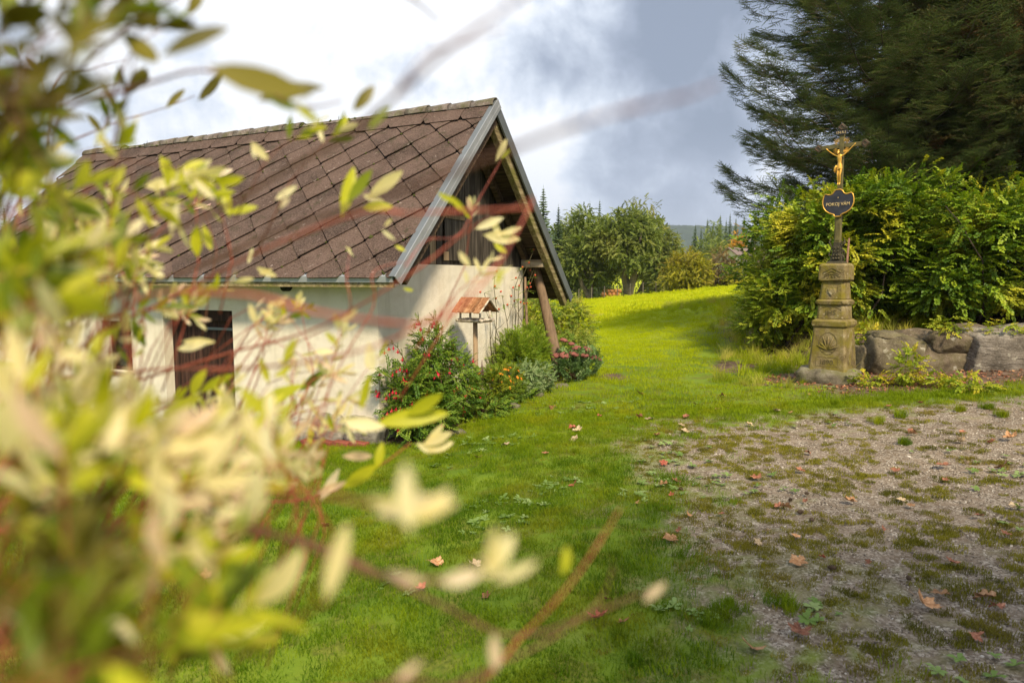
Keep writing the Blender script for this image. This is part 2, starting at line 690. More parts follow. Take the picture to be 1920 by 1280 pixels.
# ------------------------------------------------------------------ grass, pebbles, small weeds
def blade_patch(seed, n, rad, hmin, hmax, w, lean=0.5, square=False):
    r = random.Random(seed)
    V, F = [], []
    for i in range(n):
        if square:
            x, y = r.uniform(-rad, rad), r.uniform(-rad, rad)
        else:
            a, q = r.uniform(0, 2 * PI), rad * math.sqrt(r.random())
            x, y = q * math.cos(a), q * math.sin(a)
        h = r.uniform(hmin, hmax)
        t = r.uniform(0, 2 * PI)
        dx, dy = math.cos(t), math.sin(t)
        a2 = r.uniform(0, 2 * PI)
        wx, wy = math.cos(a2) * w * 0.5, math.sin(a2) * w * 0.5
        l = r.uniform(0.1, lean) * h
        k = len(V)
        V += [(x - wx, y - wy, -0.01), (x + wx, y + wy, -0.01),
              (x + dx * l * 0.35 + wx * 0.8, y + dy * l * 0.35 + wy * 0.8, h * 0.6), (x + dx * l * 0.35 - wx * 0.8, y + dy * l * 0.35 - wy * 0.8, h * 0.6),
              (x + dx * l, y + dy * l, h)]
        F += [(k, k + 1, k + 2, k + 3), (k + 3, k + 2, k + 4)]
    return V, F


def mesh_vf(name, V, F, m):
    me = bpy.data.meshes.new(name)
    me.from_pydata(V, [], F)
    me.materials.append(m)
    me.update()
    return me


def grass_material(name, dark, mid, light, moss=(0.26, 0.27, 0.02), far=None, trans=0.3):
    m, nt, b = mat(name)
    pos = world_pos(nt)
    oi = nt.nodes.new('ShaderNodeObjectInfo')
    f = mth(nt, 'ADD', mth(nt, 'MULTIPLY', oi.outputs['Random'], 0.35), mth(nt, 'MULTIPLY', noise(nt, pos, 1.1, 4.0), 0.45))
    f = mth(nt, 'ADD', f, mth(nt, 'MULTIPLY', noise(nt, pos, 130.0, 1.0), 0.2))
    col = ramp(nt, f, [(0.3, dark), (0.5, mid), (0.72, light)])
    col = mixc(nt, ramp(nt, noise(nt, pos, 1.7, 5.0), [(0.50, g1(0)), (0.68, g1(0.7))]), col, moss)
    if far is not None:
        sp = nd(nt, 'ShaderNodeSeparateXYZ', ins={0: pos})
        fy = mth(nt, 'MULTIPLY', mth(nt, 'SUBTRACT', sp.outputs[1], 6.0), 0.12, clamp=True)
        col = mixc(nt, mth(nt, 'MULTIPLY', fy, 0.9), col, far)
    nt.links.new(col, b.inputs['Base Color'])
    set_rough(b, 0.6, 0.12)
    tr = nd(nt, 'ShaderNodeBsdfTranslucent', ins={'Color': col})
    mx = nd(nt, 'ShaderNodeMixShader', ins={0: trans, 1: b.outputs[0], 2: tr.outputs[0]})
    nt.links.new(mx.outputs[0], nt.nodes['Material Output'].inputs[0])
    return m


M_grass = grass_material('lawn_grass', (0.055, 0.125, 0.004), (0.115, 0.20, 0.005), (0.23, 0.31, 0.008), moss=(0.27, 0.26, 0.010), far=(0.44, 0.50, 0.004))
M_grass_far = grass_material('meadow_grass', (0.34, 0.41, 0.004), (0.44, 0.49, 0.005), (0.56, 0.58, 0.010), moss=(0.50, 0.43, 0.02))
M_grass_dry = grass_material('rough_grass', (0.22, 0.30, 0.02), (0.38, 0.42, 0.04), (0.56, 0.50, 0.12), moss=(0.60, 0.42, 0.08))
rng = np.random.default_rng(7)

pc_near = proto_collection('turf_near', [mesh_vf('turf', *blade_patch(s, 80, 0.11, 0.012, 0.034, 0.0032, 1.3), M_grass) for s in range(4)])
pc_mid = proto_collection('turf_mid', [mesh_vf('turf', *blade_patch(10 + s, 130, 0.26, 0.014, 0.042, 0.006, 1.2), M_grass) for s in range(3)])
pc_far = proto_collection('turf_far', [mesh_vf('turf', *blade_patch(20 + s, 130, 0.7, 0.04, 0.09, 0.02, 0.7), M_grass_far) for s in range(3)])
pc_tall = proto_collection('rough_tuft', [mesh_vf('tuft', *blade_patch(30 + s, 60, 0.09, 0.12, 0.34, 0.006, 1.1), M_grass_dry if s % 2 else M_grass) for s in range(4)])
pc_tuft = proto_collection('green_tuft', [mesh_vf('tuft', *blade_patch(40 + s, 70, 0.055, 0.06, 0.12, 0.004, 1.0), M_grass) for s in range(2)])


def sample_field(n, y0, y1, xl, xr):
    """uniform points on the plan trapezoid the picture looks at (and a margin beside it)"""
    out = []
    while sum(len(a) for a in out) < n:
        y = np.sqrt(rng.uniform(y0 ** 2, y1 ** 2, n))
        x = rng.uniform(-1, 1, n)
        x = np.where(x < 0, x * (xl * y + 0.8), x * (xr * y + 0.8))
        out.append(np.stack([x, y], 1))
    return np.concatenate(out)[:n]


def keep_turf(P, edge=0.02):
    lx, ly = to_cottage(P[:, 0], P[:, 1])
    house = (lx > -9.3) & (lx < 0.05) & (ly > -0.08) & (ly < 4.2)
    g = gravel_mask(P[:, 0], P[:, 1])
    s = soil_mask(P[:, 0], P[:, 1])
    k = (~house) & (rng.random(len(P)) > g * 1.15 + 0.88 * yard_mask(P[:, 0], P[:, 1])) & (rng.random(len(P)) > s * 1.05 - 0.02)
    return P[k]


def lay(name, col, P, smin, smax, nproto, label, tilt=0.12, sink=0.0, kind='stuff'):
    n = len(P)
    Z = height(P[:, 0], P[:, 1]) - sink
    rot = np.stack([rng.normal(0, tilt, n), rng.normal(0, tilt, n), rng.uniform(0, 2 * PI, n)], 1)
    o = scatter(name, col, np.stack([P[:, 0], P[:, 1], Z], 1), rot, rng.uniform(smin, smax, n), rng.integers(0, nproto, n), kind=kind)
    return tag(o, label)


P = keep_turf(sample_field(9000, 1.6, 8.5, 0.85, 0.85))
lay('lawn_grass', pc_near, P, 0.8, 1.35, 4, 'short green turf of the near lawn')
P = keep_turf(sample_field(9500, 8.0, 26, 0.8, 0.85))
lay('lawn_grass', pc_mid, P, 0.8, 1.3, 3, 'yellow green turf of the lawn beside the flower bed')
P = keep_turf(sample_field(9000, 25, 75, 0.75, 0.85))
lay('meadow_grass', pc_far, P, 0.8, 1.3, 3, 'bright green mown meadow beyond the cottage')

# rough verge right of the lawn, with tufts at the foot of the shrubs
P = sample_field(26000, 9.4, 34, 0.2, 0.6)
n = fbm(P[:, 0] * 0.6, P[:, 1] * 0.6, 61, 3)
edge = 2.75 + 0.16 * (P[:, 1] - 9)
w = sstep(edge + 0.2, edge + 1.5, P[:, 0] + (n - 0.5) * 1.4) * (1 - sstep(edge + 5.5, edge + 7, P[:, 0]))
w = w * (1 - 0.96 * soil_mask(P[:, 0], P[:, 1]) * (P[:, 1] < 11.3))
P = P[rng.random(len(P)) < w * 0.5]
lay('rough_grass', pc_tall, P, 0.5, 1.1, 4, 'long dry grass and seed heads on the verge below the shrubs', 0.25)

# tufts in the gravel and along the soil strip
c = [on_ground(*q) for q in ((1475, 1140), (1360, 1150), (1330, 1165), (1640, 790), (1690, 780), (1755, 745), (1700, 830), (1560, 760), (1380, 1135), (1880, 780), (1800, 770), (1850, 765))]
P = np.concatenate([np.array([[q.x, q.y]]) + rng.normal(0, 0.035, (5, 2)) for q in c])
q = keep_turf(sample_field(260, 2.5, 9.0, 0.1, 0.8))
lay('grass_tufts', pc_tuft, np.concatenate([P, q[q[:, 0] > 0.4][:90]]), 0.4, 0.85, 2, 'dark green tufts of longer grass growing out of the gravel', 0.15)


def rock_mesh(name, seed, size, m, sub=2, rough=0.25, box=0.0, smooth=True, freq=1.6):
    import bmesh
    bm = bmesh.new()
    bmesh.ops.create_icosphere(bm, subdivisions=sub, radius=1.0)
    off = Vector((seed * 7.3, seed * 3.1, seed * 1.7))
    for v in bm.verts:
        p = v.co.copy()
        if box:
            mxx = max(abs(p.x), abs(p.y), abs(p.z))
            p = p.lerp(p / mxx, box)
        d = 1 + rough * mnoise.fractal(v.co * freq + off, 1.0, 2.0, 4)
        v.co = Vector((p.x * size[0], p.y * size[1], p.z * size[2])) * d
    me = bpy.data.meshes.new(name)
    bm.to_mesh(me)
    bm.free()
    me.materials.append(m)
    if smooth:
        me.polygons.foreach_set('use_smooth', [True] * len(me.polygons))
    me.update()
    return me


def pebble_material():
    m, nt, b = mat('pebble')
    oi = nt.nodes.new('ShaderNodeObjectInfo')
    col = ramp(nt, oi.outputs['Random'], [(0.0, (0.07, 0.055, 0.043)), (0.3, (0.18, 0.148, 0.115)), (0.6, (0.32, 0.268, 0.21)), (0.85, (0.48, 0.42, 0.345)), (1.0, (0.66, 0.60, 0.52))])
    nt.links.new(col, b.inputs['Base Color'])
    set_rough(b, 0.8, 0.25)
    return m


M_pebble = pebble_material()
pc_peb = proto_collection('pebble', [rock_mesh('pebble', 90 + i, (1.0, 0.75, 0.5), M_pebble, 1, 0.35, 0.3, False) for i in range(4)])
P = sample_field(95000, 2.3, 8.6, 0.1, 0.85)
P = P[(P[:, 0] > 0.3)]
P = P[rng.random(len(P)) < gravel_mask(P[:, 0], P[:, 1])]
nP = len(P)
Z = height(P[:, 0], P[:, 1]) - 0.010
s = 0.003 + 0.006 * rng.random(nP) ** 2.5 + (rng.random(nP) < 0.012) * rng.random(nP) * 0.012
tag(scatter('gravel', pc_peb, np.stack([P[:, 0], P[:, 1], Z], 1), rng.uniform(0, 6, (nP, 3)) * [0.15, 0.15, 1], s, rng.integers(0, 4, nP)), 'fine grey and brown gravel of the yard')

# moss patches: very short yellow green blades creeping over the gravel
M_moss = grass_material('moss', (0.10, 0.10, 0.012), (0.20, 0.19, 0.018), (0.31, 0.28, 0.03), moss=(0.27, 0.21, 0.045))
pc_moss = proto_collection('moss_patch', [mesh_vf('moss', *blade_patch(70 + s, 60, 0.045, 0.003, 0.011, 0.0035, 1.5), M_moss) for s in range(3)])
P = sample_field(75000, 2.3, 9.4, 0.1, 0.85)
gm = gravel_mask(P[:, 0], P[:, 1])
nn = fbm(P[:, 0] * 4.2, P[:, 1] * 4.2, 77, 5, 0.7)
w = ((P[:, 0] > 0.2) & (rng.random(len(P)) < 0.8 * sstep(0.32, 0.74, nn - 0.12 * sstep(1.8, 4.5, P[:, 0]))) & (rng.random(len(P)) < 0.12 + 0.6 * yard_mask(P[:, 0], P[:, 1]) * (1 - 0.5 * gm)))
lay('moss', pc_moss, P[w], 0.7, 1.3, 3, 'yellow green moss creeping over the gravel', 0.1)

# flat broad leaved weeds
def rosette(seed, n, l, w, m):
    r = random.Random(seed)
    V, F = [], []
    for i in range(n):
        a = 2 * PI * i / n + r.uniform(-0.4, 0.4)
        L = l * r.uniform(0.6, 1.1)
        up = r.uniform(0.1, 0.6)
        ca, sa = math.cos(a), math.sin(a)
        k = len(V)
        prof = [(0.0, 0.08, 0), (0.35, 0.8, up * 0.5), (0.7, 1.0, up * 0.7), (1.0, 0.05, up * 0.55)]
        for t, ww, z in prof:
            for sgn in (-1, 1):
                V.append((ca * t * L - sa * sgn * ww * w / 2, sa * t * L + ca * sgn * ww * w / 2, z * L + 0.006 + (0.1 * w if sgn else 0)))
        for j in range(3):
            F.append((k + 2 * j, k + 2 * j + 1, k + 2 * j + 3, k + 2 * j + 2))
    return V, F


M_weed = leaf_mat('weed_leaf', [(0.12, 0.20, 0.03), (0.20, 0.30, 0.07), (0.32, 0.40, 0.15)], 0.25)
pc_weed = proto_collection('weed', [mesh_vf('weed', *rosette(80 + s, 7, 0.05, 0.022, None), M_weed) for s in range(3)])
P = sample_field(5000, 2.6, 9.3, 0.3, 0.8)
nn = fbm(P[:, 0] * 1.5, P[:, 1] * 1.5, 99, 3)
w = (rng.random(len(P)) < sstep(0.55, 0.7, nn) * 0.5) & (P[:, 0] > -0.8)
P = P[w]
c = [on_ground(*q) for q in ((1010, 920), (1040, 915), (1060, 900), (960, 940), (980, 945), (1150, 925), (1200, 935), (1230, 1130), (1320, 1165), (1540, 1150))]
P = np.concatenate([P] + [np.array([[q.x, q.y]]) + rng.normal(0, 0.06, (6, 2)) for q in c])
lay('ground_weeds', pc_weed, P, 0.5, 1.2, 3, 'small pale broad leaved weeds in the turf', 0.15)
# ------------------------------------------------------------------ the cottage
def stucco_material():
    m, nt, b = mat('cream_stucco')
    v = tex_co(nt)
    n = noise(nt, v, 1.3, 6.0, 0.6)
    col = ramp(nt, n, [(0.3, (0.66, 0.58, 0.45)), (0.5, (0.76, 0.69, 0.56)), (0.75, (0.82, 0.755, 0.64))])
    col = mixc(nt, ramp(nt, noise(nt, v, 4.5, 6.0, 0.7), [(0.52, g1(0)), (0.75, g1(0.5))]), col, (0.56, 0.49, 0.37))
    # splash dirt and damp at the foot
    sp = nd(nt, 'ShaderNodeSeparateXYZ', ins={0: v})
    foot = mth(nt, 'SUBTRACT', 0.48, mth(nt, 'ADD', sp.outputs[2], mth(nt, 'MULTIPLY', noise(nt, v, 6.0, 5.0), 0.5)), clamp=True)
    col = mixc(nt, mth(nt, 'MULTIPLY', foot, 1.2, clamp=True), col, (0.40, 0.36, 0.28))
    st = noise(nt, tex_co(nt, 'Object', (7.0, 7.0, 0.6)), 1.0, 4.0)
    col = mixc(nt, ramp(nt, st, [(0.52, g1(0)), (0.75, g1(0.45))]), col, (0.50, 0.43, 0.31))
    nt.links.new(col, b.inputs['Base Color'])
    set_rough(b, 0.9, 0.15)
    bump(nt, b, mth(nt, 'ADD', noise(nt, v, 70.0, 3.0), mth(nt, 'MULTIPLY', noise(nt, v, 4.0, 3.0), 3.0)), 0.6, 0.012)
    return m


def shingle_material():
    m, nt, b = mat('roof_slate')
    v = tex_co(nt)
    oi = nt.nodes.new('ShaderNodeObjectInfo')
    base = ramp(nt, oi.outputs['Random'], [(0.0, (0.030, 0.018, 0.013)), (0.5, (0.056, 0.034, 0.025)), (1.0, (0.10, 0.062, 0.046))])
    big = noise(nt, v, 2.2, 6.0, 0.65)
    base = mixc(nt, ramp(nt, big, [(0.42, g1(0)), (0.62, g1(0.7))]), base, (0.135, 0.088, 0.070))
    gr = noise(nt, v, 60.0, 3.0, 0.75)
    col = mixc(nt, ramp(nt, gr, [(0.46, g1(0)), (0.60, g1(0.75))]), base, (0.15, 0.105, 0.084))
    col = mixc(nt, ramp(nt, gr, [(0.34, g1(0.9)), (0.46, g1(0))]), col, (0.030, 0.019, 0.016))
    li = noise(nt, v, 7.0, 6.0, 0.7)
    col = mixc(nt, ramp(nt, li, [(0.56, g1(0)), (0.66, g1(0.8))]), col, (0.05, 0.042, 0.022))
    li2 = noise(nt, v, 13.0, 5.0, 0.7)
    col = mixc(nt, ramp(nt, li2, [(0.62, g1(0)), (0.70, g1(0.7))]), col, (0.36, 0.29, 0.255))
    nt.links.new(col, b.inputs['Base Color'])
    set_rough(b, 0.85, 0.2)
    bump(nt, b, mth(nt, 'ADD', gr, mth(nt, 'MULTIPLY', li, 1.5)), 0.5, 0.006)
    return m


def old_wood(name, dark, mid, light, axis=2, rough=0.8, moss=None):
    m, nt, b = mat(name)
    sc = [26.0, 26.0, 26.0]
    sc[axis] = 1.6
    v = tex_co(nt, 'Object', tuple(sc))
    n = noise(nt, v, 1.0, 6.0, 0.65)
    col = ramp(nt, n, [(0.3, dark), (0.5, mid), (0.7, light)])
    oi = nt.nodes.new('ShaderNodeObjectInfo')
    hv = nd(nt, 'ShaderNodeHueSaturation', ins={'Color': col, 'Value': mth(nt, 'ADD', 0.7, mth(nt, 'MULTIPLY', oi.outputs['Random'], 0.6))})
    col = hv.outputs[0]
    if moss:
        mn = noise(nt, tex_co(nt), 5.0, 5.0)
        col = mixc(nt, ramp(nt, mn, [(0.45, g1(0)), (0.65, g1(0.7))]), col, moss)
    nt.links.new(col, b.inputs['Base Color'])
    set_rough(b, rough, 0.2)
    bump(nt, b, n, 0.5, 0.006)
    return m


def stone_material(name, dark, mid, light, lichen=(0.5, 0.47, 0.38), moss=None, scale=5.0, bands=False, moss_amt=0.6):
    m, nt, b = mat(name)
    v = tex_co(nt)
    n = noise(nt, v, scale, 7.0, 0.65, 0.3)
    col = ramp(nt, n, [(0.3, dark), (0.5, mid), (0.72, light)])
    gr = noise(nt, v, scale * 16, 3.0, 0.7)
    col = mixc(nt, ramp(nt, gr, [(0.55, g1(0)), (0.68, g1(0.6))]), col, light)
    col = mixc(nt, ramp(nt, gr, [(0.32, g1(0.6)), (0.43, g1(0))]), col, dark)
    h = mth(nt, 'ADD', n, mth(nt, 'MULTIPLY', gr, 0.4))
    if bands:
        mp = nd(nt, 'ShaderNodeMapping', ins={'Vector': v, 'Rotation': (0, 0.45, 0), 'Scale': (2.0, 4.0, 22.0)})
        w = noise(nt, mp.outputs[0], 1.6, 5.0, 0.65, 0.8)
        col = mixc(nt, ramp(nt, w, [(0.36, g1(0.75)), (0.5, g1(0))]), col, dark)
        h = mth(nt, 'ADD', h, mth(nt, 'MULTIPLY', w, 1.2))
    l = noise(nt, v, scale * 2.3, 4.0, 0.6)
    col = mixc(nt, ramp(nt, l, [(0.62, g1(0)), (0.70, g1(0.7))]), col, lichen)
    if moss:
        mn = noise(nt, v, scale * 0.8, 5.0, 0.6, 0.5)
        col = mixc(nt, ramp(nt, mn, [(0.42, g1(0)), (0.62, g1(moss_amt))]), col, moss)
    nt.links.new(col, b.inputs['Base Color'])
    set_rough(b, 0.9, 0.2)
    bump(nt, b, h, 0.9, 0.02)
    return m


M_stucco = stucco_material()
M_shingle = shingle_material()
M_deck = plain_mat('roof_deck_wood', (0.035, 0.025, 0.02), 0.9)
M_plank = old_wood('weathered_board', (0.018, 0.014, 0.011), (0.060, 0.048, 0.038), (0.15, 0.125, 0.10))
M_plank_pale = old_wood('paler_board', (0.12, 0.08, 0.045), (0.24, 0.17, 0.10), (0.36, 0.27, 0.17))
M_soffit = old_wood('soffit_wood', (0.02, 0.013, 0.008), (0.065, 0.042, 0.026), (0.13, 0.09, 0.055), axis=0)
M_rafter = old_wood('mossy_timber', (0.06, 0.045, 0.025), (0.20, 0.155, 0.08), (0.36, 0.30, 0.18), axis=1, moss=(0.16, 0.16, 0.03))
M_timber = old_wood('pale_timber', (0.16, 0.12, 0.08), (0.34, 0.27, 0.19), (0.5, 0.43, 0.33), axis=0)
M_door = old_wood('dark_door_wood', (0.010, 0.006, 0.005), (0.038, 0.018, 0.013), (0.09, 0.045, 0.032))
M_metal = plain_mat('zinc_sheet', (0.34, 0.355, 0.375), 0.42, 0.18, 3.0, 0.1, 0.003, 0.25, 0.5)
M_metal_dark = plain_mat('dark_zinc', (0.15, 0.165, 0.175), 0.5, 0.2, 3.0, 0.1, 0.003, 0.3, 0.5)
M_black = plain_mat('black_iron', (0.012, 0.011, 0.011), 0.6, 0.3, 20.0, 0.2)
M_plinth = stone_material('plinth_stone', (0.11, 0.10, 0.085), (0.30, 0.27, 0.22), (0.50, 0.46, 0.39), scale=6.0)
M_brick = plain_mat('old_red_brick', (0.24, 0.07, 0.045), 0.85, 0.35, 12.0, 0.4)
M_ridge = stone_material('ridge_tile_clay', (0.06, 0.05, 0.045), (0.17, 0.135, 0.12), (0.30, 0.26, 0.23), lichen=(0.38, 0.36, 0.30), moss=(0.075, 0.085, 0.02), scale=9.0)
M_rmoss = plain_mat('roof_moss', (0.075, 0.085, 0.015), 0.95, 0.5, 40.0, 0.8, 0.01)
M_pane = plain_mat('dark_glass', (0.012, 0.018, 0.012), 0.12, 0.2, 2.0, 0.0, 0, 0.0, 0.5)

cottage = empty('cottage', (HOUSE_O.x, HOUSE_O.y, 0), HOUSE_A, 'cream rendered cottage with a brown diamond slate roof and dark boarded gable', 'cottage')

XV, XL = 0.55, -8.3
YF, ZF = -0.38, 1.70
YR, ZR = 2.035, 4.07
YB, ZB = 4.97, 1.37
WIDTH = 4.07
aF = math.atan2(ZR - ZF, YR - YF)
aB = math.atan2(ZR - ZB, YB - YR)
LF = math.hypot(ZR - ZF, YR - YF)
LB = math.hypot(ZR - ZB, YB - YR)


def roof_f(s, t, h):
    """front slope: s along the ridge, t up from the eave, h above the deck"""
    return Vector((s, YF + t * math.cos(aF) - h * math.sin(aF), ZF + t * math.sin(aF) + h * math.cos(aF)))


def roof_b(s, t, h):
    return Vector((s, YB - t * math.cos(aB) + h * math.sin(aB), ZB + t * math.sin(aB) + h * math.cos(aB)))


def under(y):
    """height of the underside of the roof deck over y"""
    if y < YR:
        return ZF + (y - YF) * math.tan(aF) - 0.17
    return ZB + (YB - y) * math.tan(aB) - 0.17


# walls
DX0, DX1, DZ1 = -3.71, -2.36, 1.26
WX0, WX1, WZ0, WZ1 = -5.08, -4.41, 0.31, 1.06
w = MB()
ZG = -1.3
WT = 1.93
w.box(XL + 0.2, WX0, 0, 0.35, ZG, WT)
w.box(WX0, WX1, 0, 0.35, ZG, WZ0)
w.box(WX0, WX1, 0, 0.35, WZ1, WT)
w.box(WX1, DX0, 0, 0.35, ZG, WT)
w.box(DX0, DX1, 0, 0.35, DZ1, WT)
w.box(DX0, DX1, 0, 0.35, ZG, -0.62)
w.box(DX1, 0, 0, 0.35, ZG, WT)
w.box(-0.35, 0, 0.35, WIDTH, ZG, 1.87)
w.box(XL + 0.2, -0.35, WIDTH - 0.35, WIDTH, ZG, 1.90)
w.box(XL + 0.2, XL + 0.55, 0.35, WIDTH - 0.35, ZG, 1.90)
w.build('wall', M_stucco, cottage)
w = MB()
w.extrude([(XL + 0.25, 0.36, 1.90), (XL + 0.25, WIDTH - 0.36, 1.90), (XL + 0.25, YR, ZR - 0.2)], (0.1, 0, 0))
w.build('rear_gable_boarding', M_plank, cottage)
# crumbled rubble plinth along the front wall
rr = random.Random(5)
pl_meshes = [rock_mesh('plinth_stone', 200 + i, (0.5, 0.5, 0.5), M_plinth, 3, 0.22, 0.55) for i in range(4)]
x = 0.02
i = 0
while x > XL + 0.3:
    wd = rr.uniform(0.34, 0.62) if i else 0.52
    top = 0.03 + 0.10 * x + rr.uniform(-0.03, 0.03)
    hgt = rr.uniform(0.26, 0.36)
    if not (DX0 - 0.1 < x - wd / 2 < DX1 + 0.1):
        gz = hz(*from_cottage(x - wd / 2, -0.1).xy)
        rows = max(1, int((top - gz) / 0.26))
        hgt = (top - gz + 0.05) / rows
        for q in range(rows):
            o = link_mesh('plinth_stone', pl_meshes[rr.randrange(4)], cottage, loc=(x - wd / 2, 0.03, top - hgt * (q + 0.5)))
            o.scale = (wd * 1.08, 0.30, hgt * 1.15)
            o.rotation_euler = (rr.uniform(-0.1, 0.1), rr.uniform(-0.08, 0.08), rr.choice((0, PI)))
    x -= wd
    i += 1
for k in range(4):
    bq = MB()
    bq.box(-0.115, 0.115, -0.06, 0.05, -0.032, 0.032)
    o = bq.build('brick', M_brick, cottage, bevel=0.006)
    o.location = (-0.18 - 0.25 * k, -0.16, hz(*from_cottage(-0.2 - 0.25 * k, -0.16).xy) + 0.02)
    o.rotation_euler = (0, 0, rr.uniform(-0.1, 0.1))

# door
door = empty('door')
door.parent = cottage
door['label'] = 'dark brown plank door'
nb = 9
for k in range(nb):
    a = DX0 + (DX1 - DX0) * k / nb
    q = MB()
    q.box(a + 0.004, a + (DX1 - DX0) / nb - 0.004, 0.14 + rr.uniform(0, 0.006), 0.175, -0.6, DZ1 - 0.15)
    q.build('plank', M_door, door)
q = MB()
q.box(DX0, DX1, 0.18, 0.34, -0.6, DZ1 - 0.15)
q.build('door_back', M_deck, door)
q = MB()
q.box(DX0, DX1, 0.06, 0.2, DZ1 - 0.145, DZ1 - 0.003)
q.build('lintel', M_door, door)
for zz in (1.0, -0.1):
    q = MB()
    q.box(DX1 - 0.62, DX1 - 0.02, 0.125, 0.136, zz - 0.018, zz + 0.018)
    q.build('hinge_strap', M_metal_dark, door)
# window
win = empty('window')
win.parent = cottage
q = MB()
q.box(WX0, WX1, 0.19, 0.20, WZ0, WZ1)
q.build('pane', M_pane, win)
q = MB()
for a, b_, c_, d_ in ((WX0, WX0 + 0.05, WZ0, WZ1), (WX1 - 0.05, WX1, WZ0, WZ1), (WX0 + 0.05, WX1 - 0.05, WZ1 - 0.05, WZ1), (WX0 + 0.05, WX1 - 0.05, WZ0, WZ0 + 0.05)):
    q.box(a, b_, 0.15, 0.188, c_, d_)
q.box((WX0 + WX1) / 2 - 0.02, (WX0 + WX1) / 2 + 0.02, 0.152, 0.187, WZ0 + 0.05, WZ1 - 0.05)
q.build('frame', M_door, win)
q = MB()
q.box(WX0 - 0.04, WX1 + 0.04, -0.03, 0.148, WZ0 - 0.035, WZ0 - 0.002)
q.build('sill', M_plinth, win)
# vent pipe under the eave
q = MB()
vx = -1.36
q.tube([(vx, 0.1, 1.59), (vx, -0.09, 1.59)], [0.062, 0.062], 16, caps=False)
q.tube([(vx, 0.1, 1.59), (vx, -0.088, 1.59)], [0.052, 0.052], 16, caps=True)
q.build('vent_pipe', M_black, cottage, True)

# gable boarding
bw = 0.155
y = 0.10
k = 0
while y < WIDTH - 0.05:
    y1 = min(y + bw, WIDTH - 0.02)
    za, zb = under(y), under(y1)
    z0 = 1.875
    pts = [(-0.035 + rr.uniform(0, 0.012), y + 0.004, z0), (0, y1 - 0.004, z0), (0, y1 - 0.004, zb)]
    xo = -0.03 + rr.uniform(0, 0.014)
    poly = [(xo, y + 0.004, z0), (xo, y1 - 0.004, z0), (xo, y1 - 0.004, max(zb, z0 + 0.01)), (xo, y + 0.004, max(za, z0 + 0.01))]
    if y < YR < y1:
        poly.insert(3, (xo, YR, ZR - 0.17))
    q = MB()
    q.extrude(poly, (-0.022, 0, 0))
    q.build('gable_board', M_plank_pale if k == 7 else M_plank, cottage)
    y = y1
    k += 1
q = MB()
q.extrude([(-0.06, 0.1, 1.87), (-0.06, WIDTH - 0.02, 1.87), (-0.06, WIDTH - 0.02, under(WIDTH)), (-0.06, YR, ZR - 0.2), (-0.06, 0.1, under(0.1))], (-0.05, 0, 0))
q.build('gable_backing', M_deck, cottage)
# loft hatch in the boarding
hat = MB()
hat.box(0.002, 0.018, 1.50, 2.02, 1.93, 2.62)
ho = hat.build('loft_hatch', M_plank, cottage, bevel=0.004)
hp = MB()
hp.box(0.02, 0.032, 1.46, 1.58, 1.93, 2.05)
hp.build('hatch_batten', M_plank_pale, ho)
hp = MB()
hp.box(0.02, 0.032, 1.50, 2.02, 2.5, 2.56)
hp.build('hatch_batten', M_plank_pale, ho)

# roof deck, two slopes, and the parts of the overhang
TH = 0.10
q = MB()
q.hexa([roof_f(XL, 0.0, -TH), roof_f(XV - 0.03, 0.0, -TH), roof_f(XV - 0.03, LF, -TH), roof_f(XL, LF, -TH), roof_f(XL, 0, -0.005), roof_f(XV - 0.03, 0, -0.005), roof_f(XV - 0.03, LF, -0.005), roof_f(XL, LF, -0.005)])
roof = q.build('roof', M_deck, cottage)
q = MB()
q.hexa([roof_b(XL, LB, -TH + 0.03), roof_b(XV - 0.03, LB, -TH + 0.03), roof_b(XV - 0.03, 0, -TH + 0.03), roof_b(XL, 0, -TH + 0.03), roof_b(XL, LB, -0.005), roof_b(XV - 0.03, LB, -0.005), roof_b(XV - 0.03, 0, -0.005), roof_b(XL, 0, -0.005)])
q.build('rear_deck', M_deck, roof)
# boards seen from below on the far slope
t = 0.02
while t < LB - 0.12:
    wd = rr.uniform(0.17, 0.23)
    h0 = -TH + 0.03 - 0.003 - rr.uniform(0.0, 0.012)
    q = MB()
    a0, a1 = t + 0.006, min(t + wd, LB - 0.1)
    q.hexa([roof_b(0.0, a1, h0 - 0.022), roof_b(XV - 0.05, a1, h0 - 0.022), roof_b(XV - 0.05, a0, h0 - 0.022), roof_b(0.0, a0, h0 - 0.022),
            roof_b(0.0, a1, h0), roof_b(XV - 0.05, a1, h0), roof_b(XV - 0.05, a0, h0), roof_b(0.0, a0, h0)])
    q.build('soffit_board', M_soffit, cottage)
    t += wd
# verge rafters
q = MB()
q.beam(roof_b(XV - 0.11, 0.0, -TH - 0.07), roof_b(XV - 0.11, LB - 0.12, -TH - 0.07), 0.10, 0.15, (0, 0, 1))
q.build('rafter', M_rafter, cottage, bevel=0.008)
q = MB()
q.beam(roof_f(XV - 0.09, 0.12, -TH - 0.07), roof_f(XV - 0.09, LF - 0.12, -TH - 0.07), 0.09, 0.13, (0, 0, 1))
q.build('rafter', M_soffit, cottage)
q = MB()
q.beam(roof_b(0.06, 0.5, -TH - 0.065), roof_b(0.06, LB - 0.25, -TH - 0.065), 0.08, 0.10, (0, 0, 1))
q.build('rafter', M_soffit, cottage)
# dark metal edge on the far verge
q = MB()
q.hexa([roof_b(XV - 0.026, LB, -0.12), roof_b(XV, LB, -0.12), roof_b(XV, -0.03, -0.12), roof_b(XV - 0.026, -0.03, -0.12),
        roof_b(XV - 0.026, LB, 0.03), roof_b(XV, LB, 0.03), roof_b(XV, -0.03, 0.03), roof_b(XV - 0.026, -0.03, 0.03)])
q.build('verge_edge', M_metal_dark, cottage)
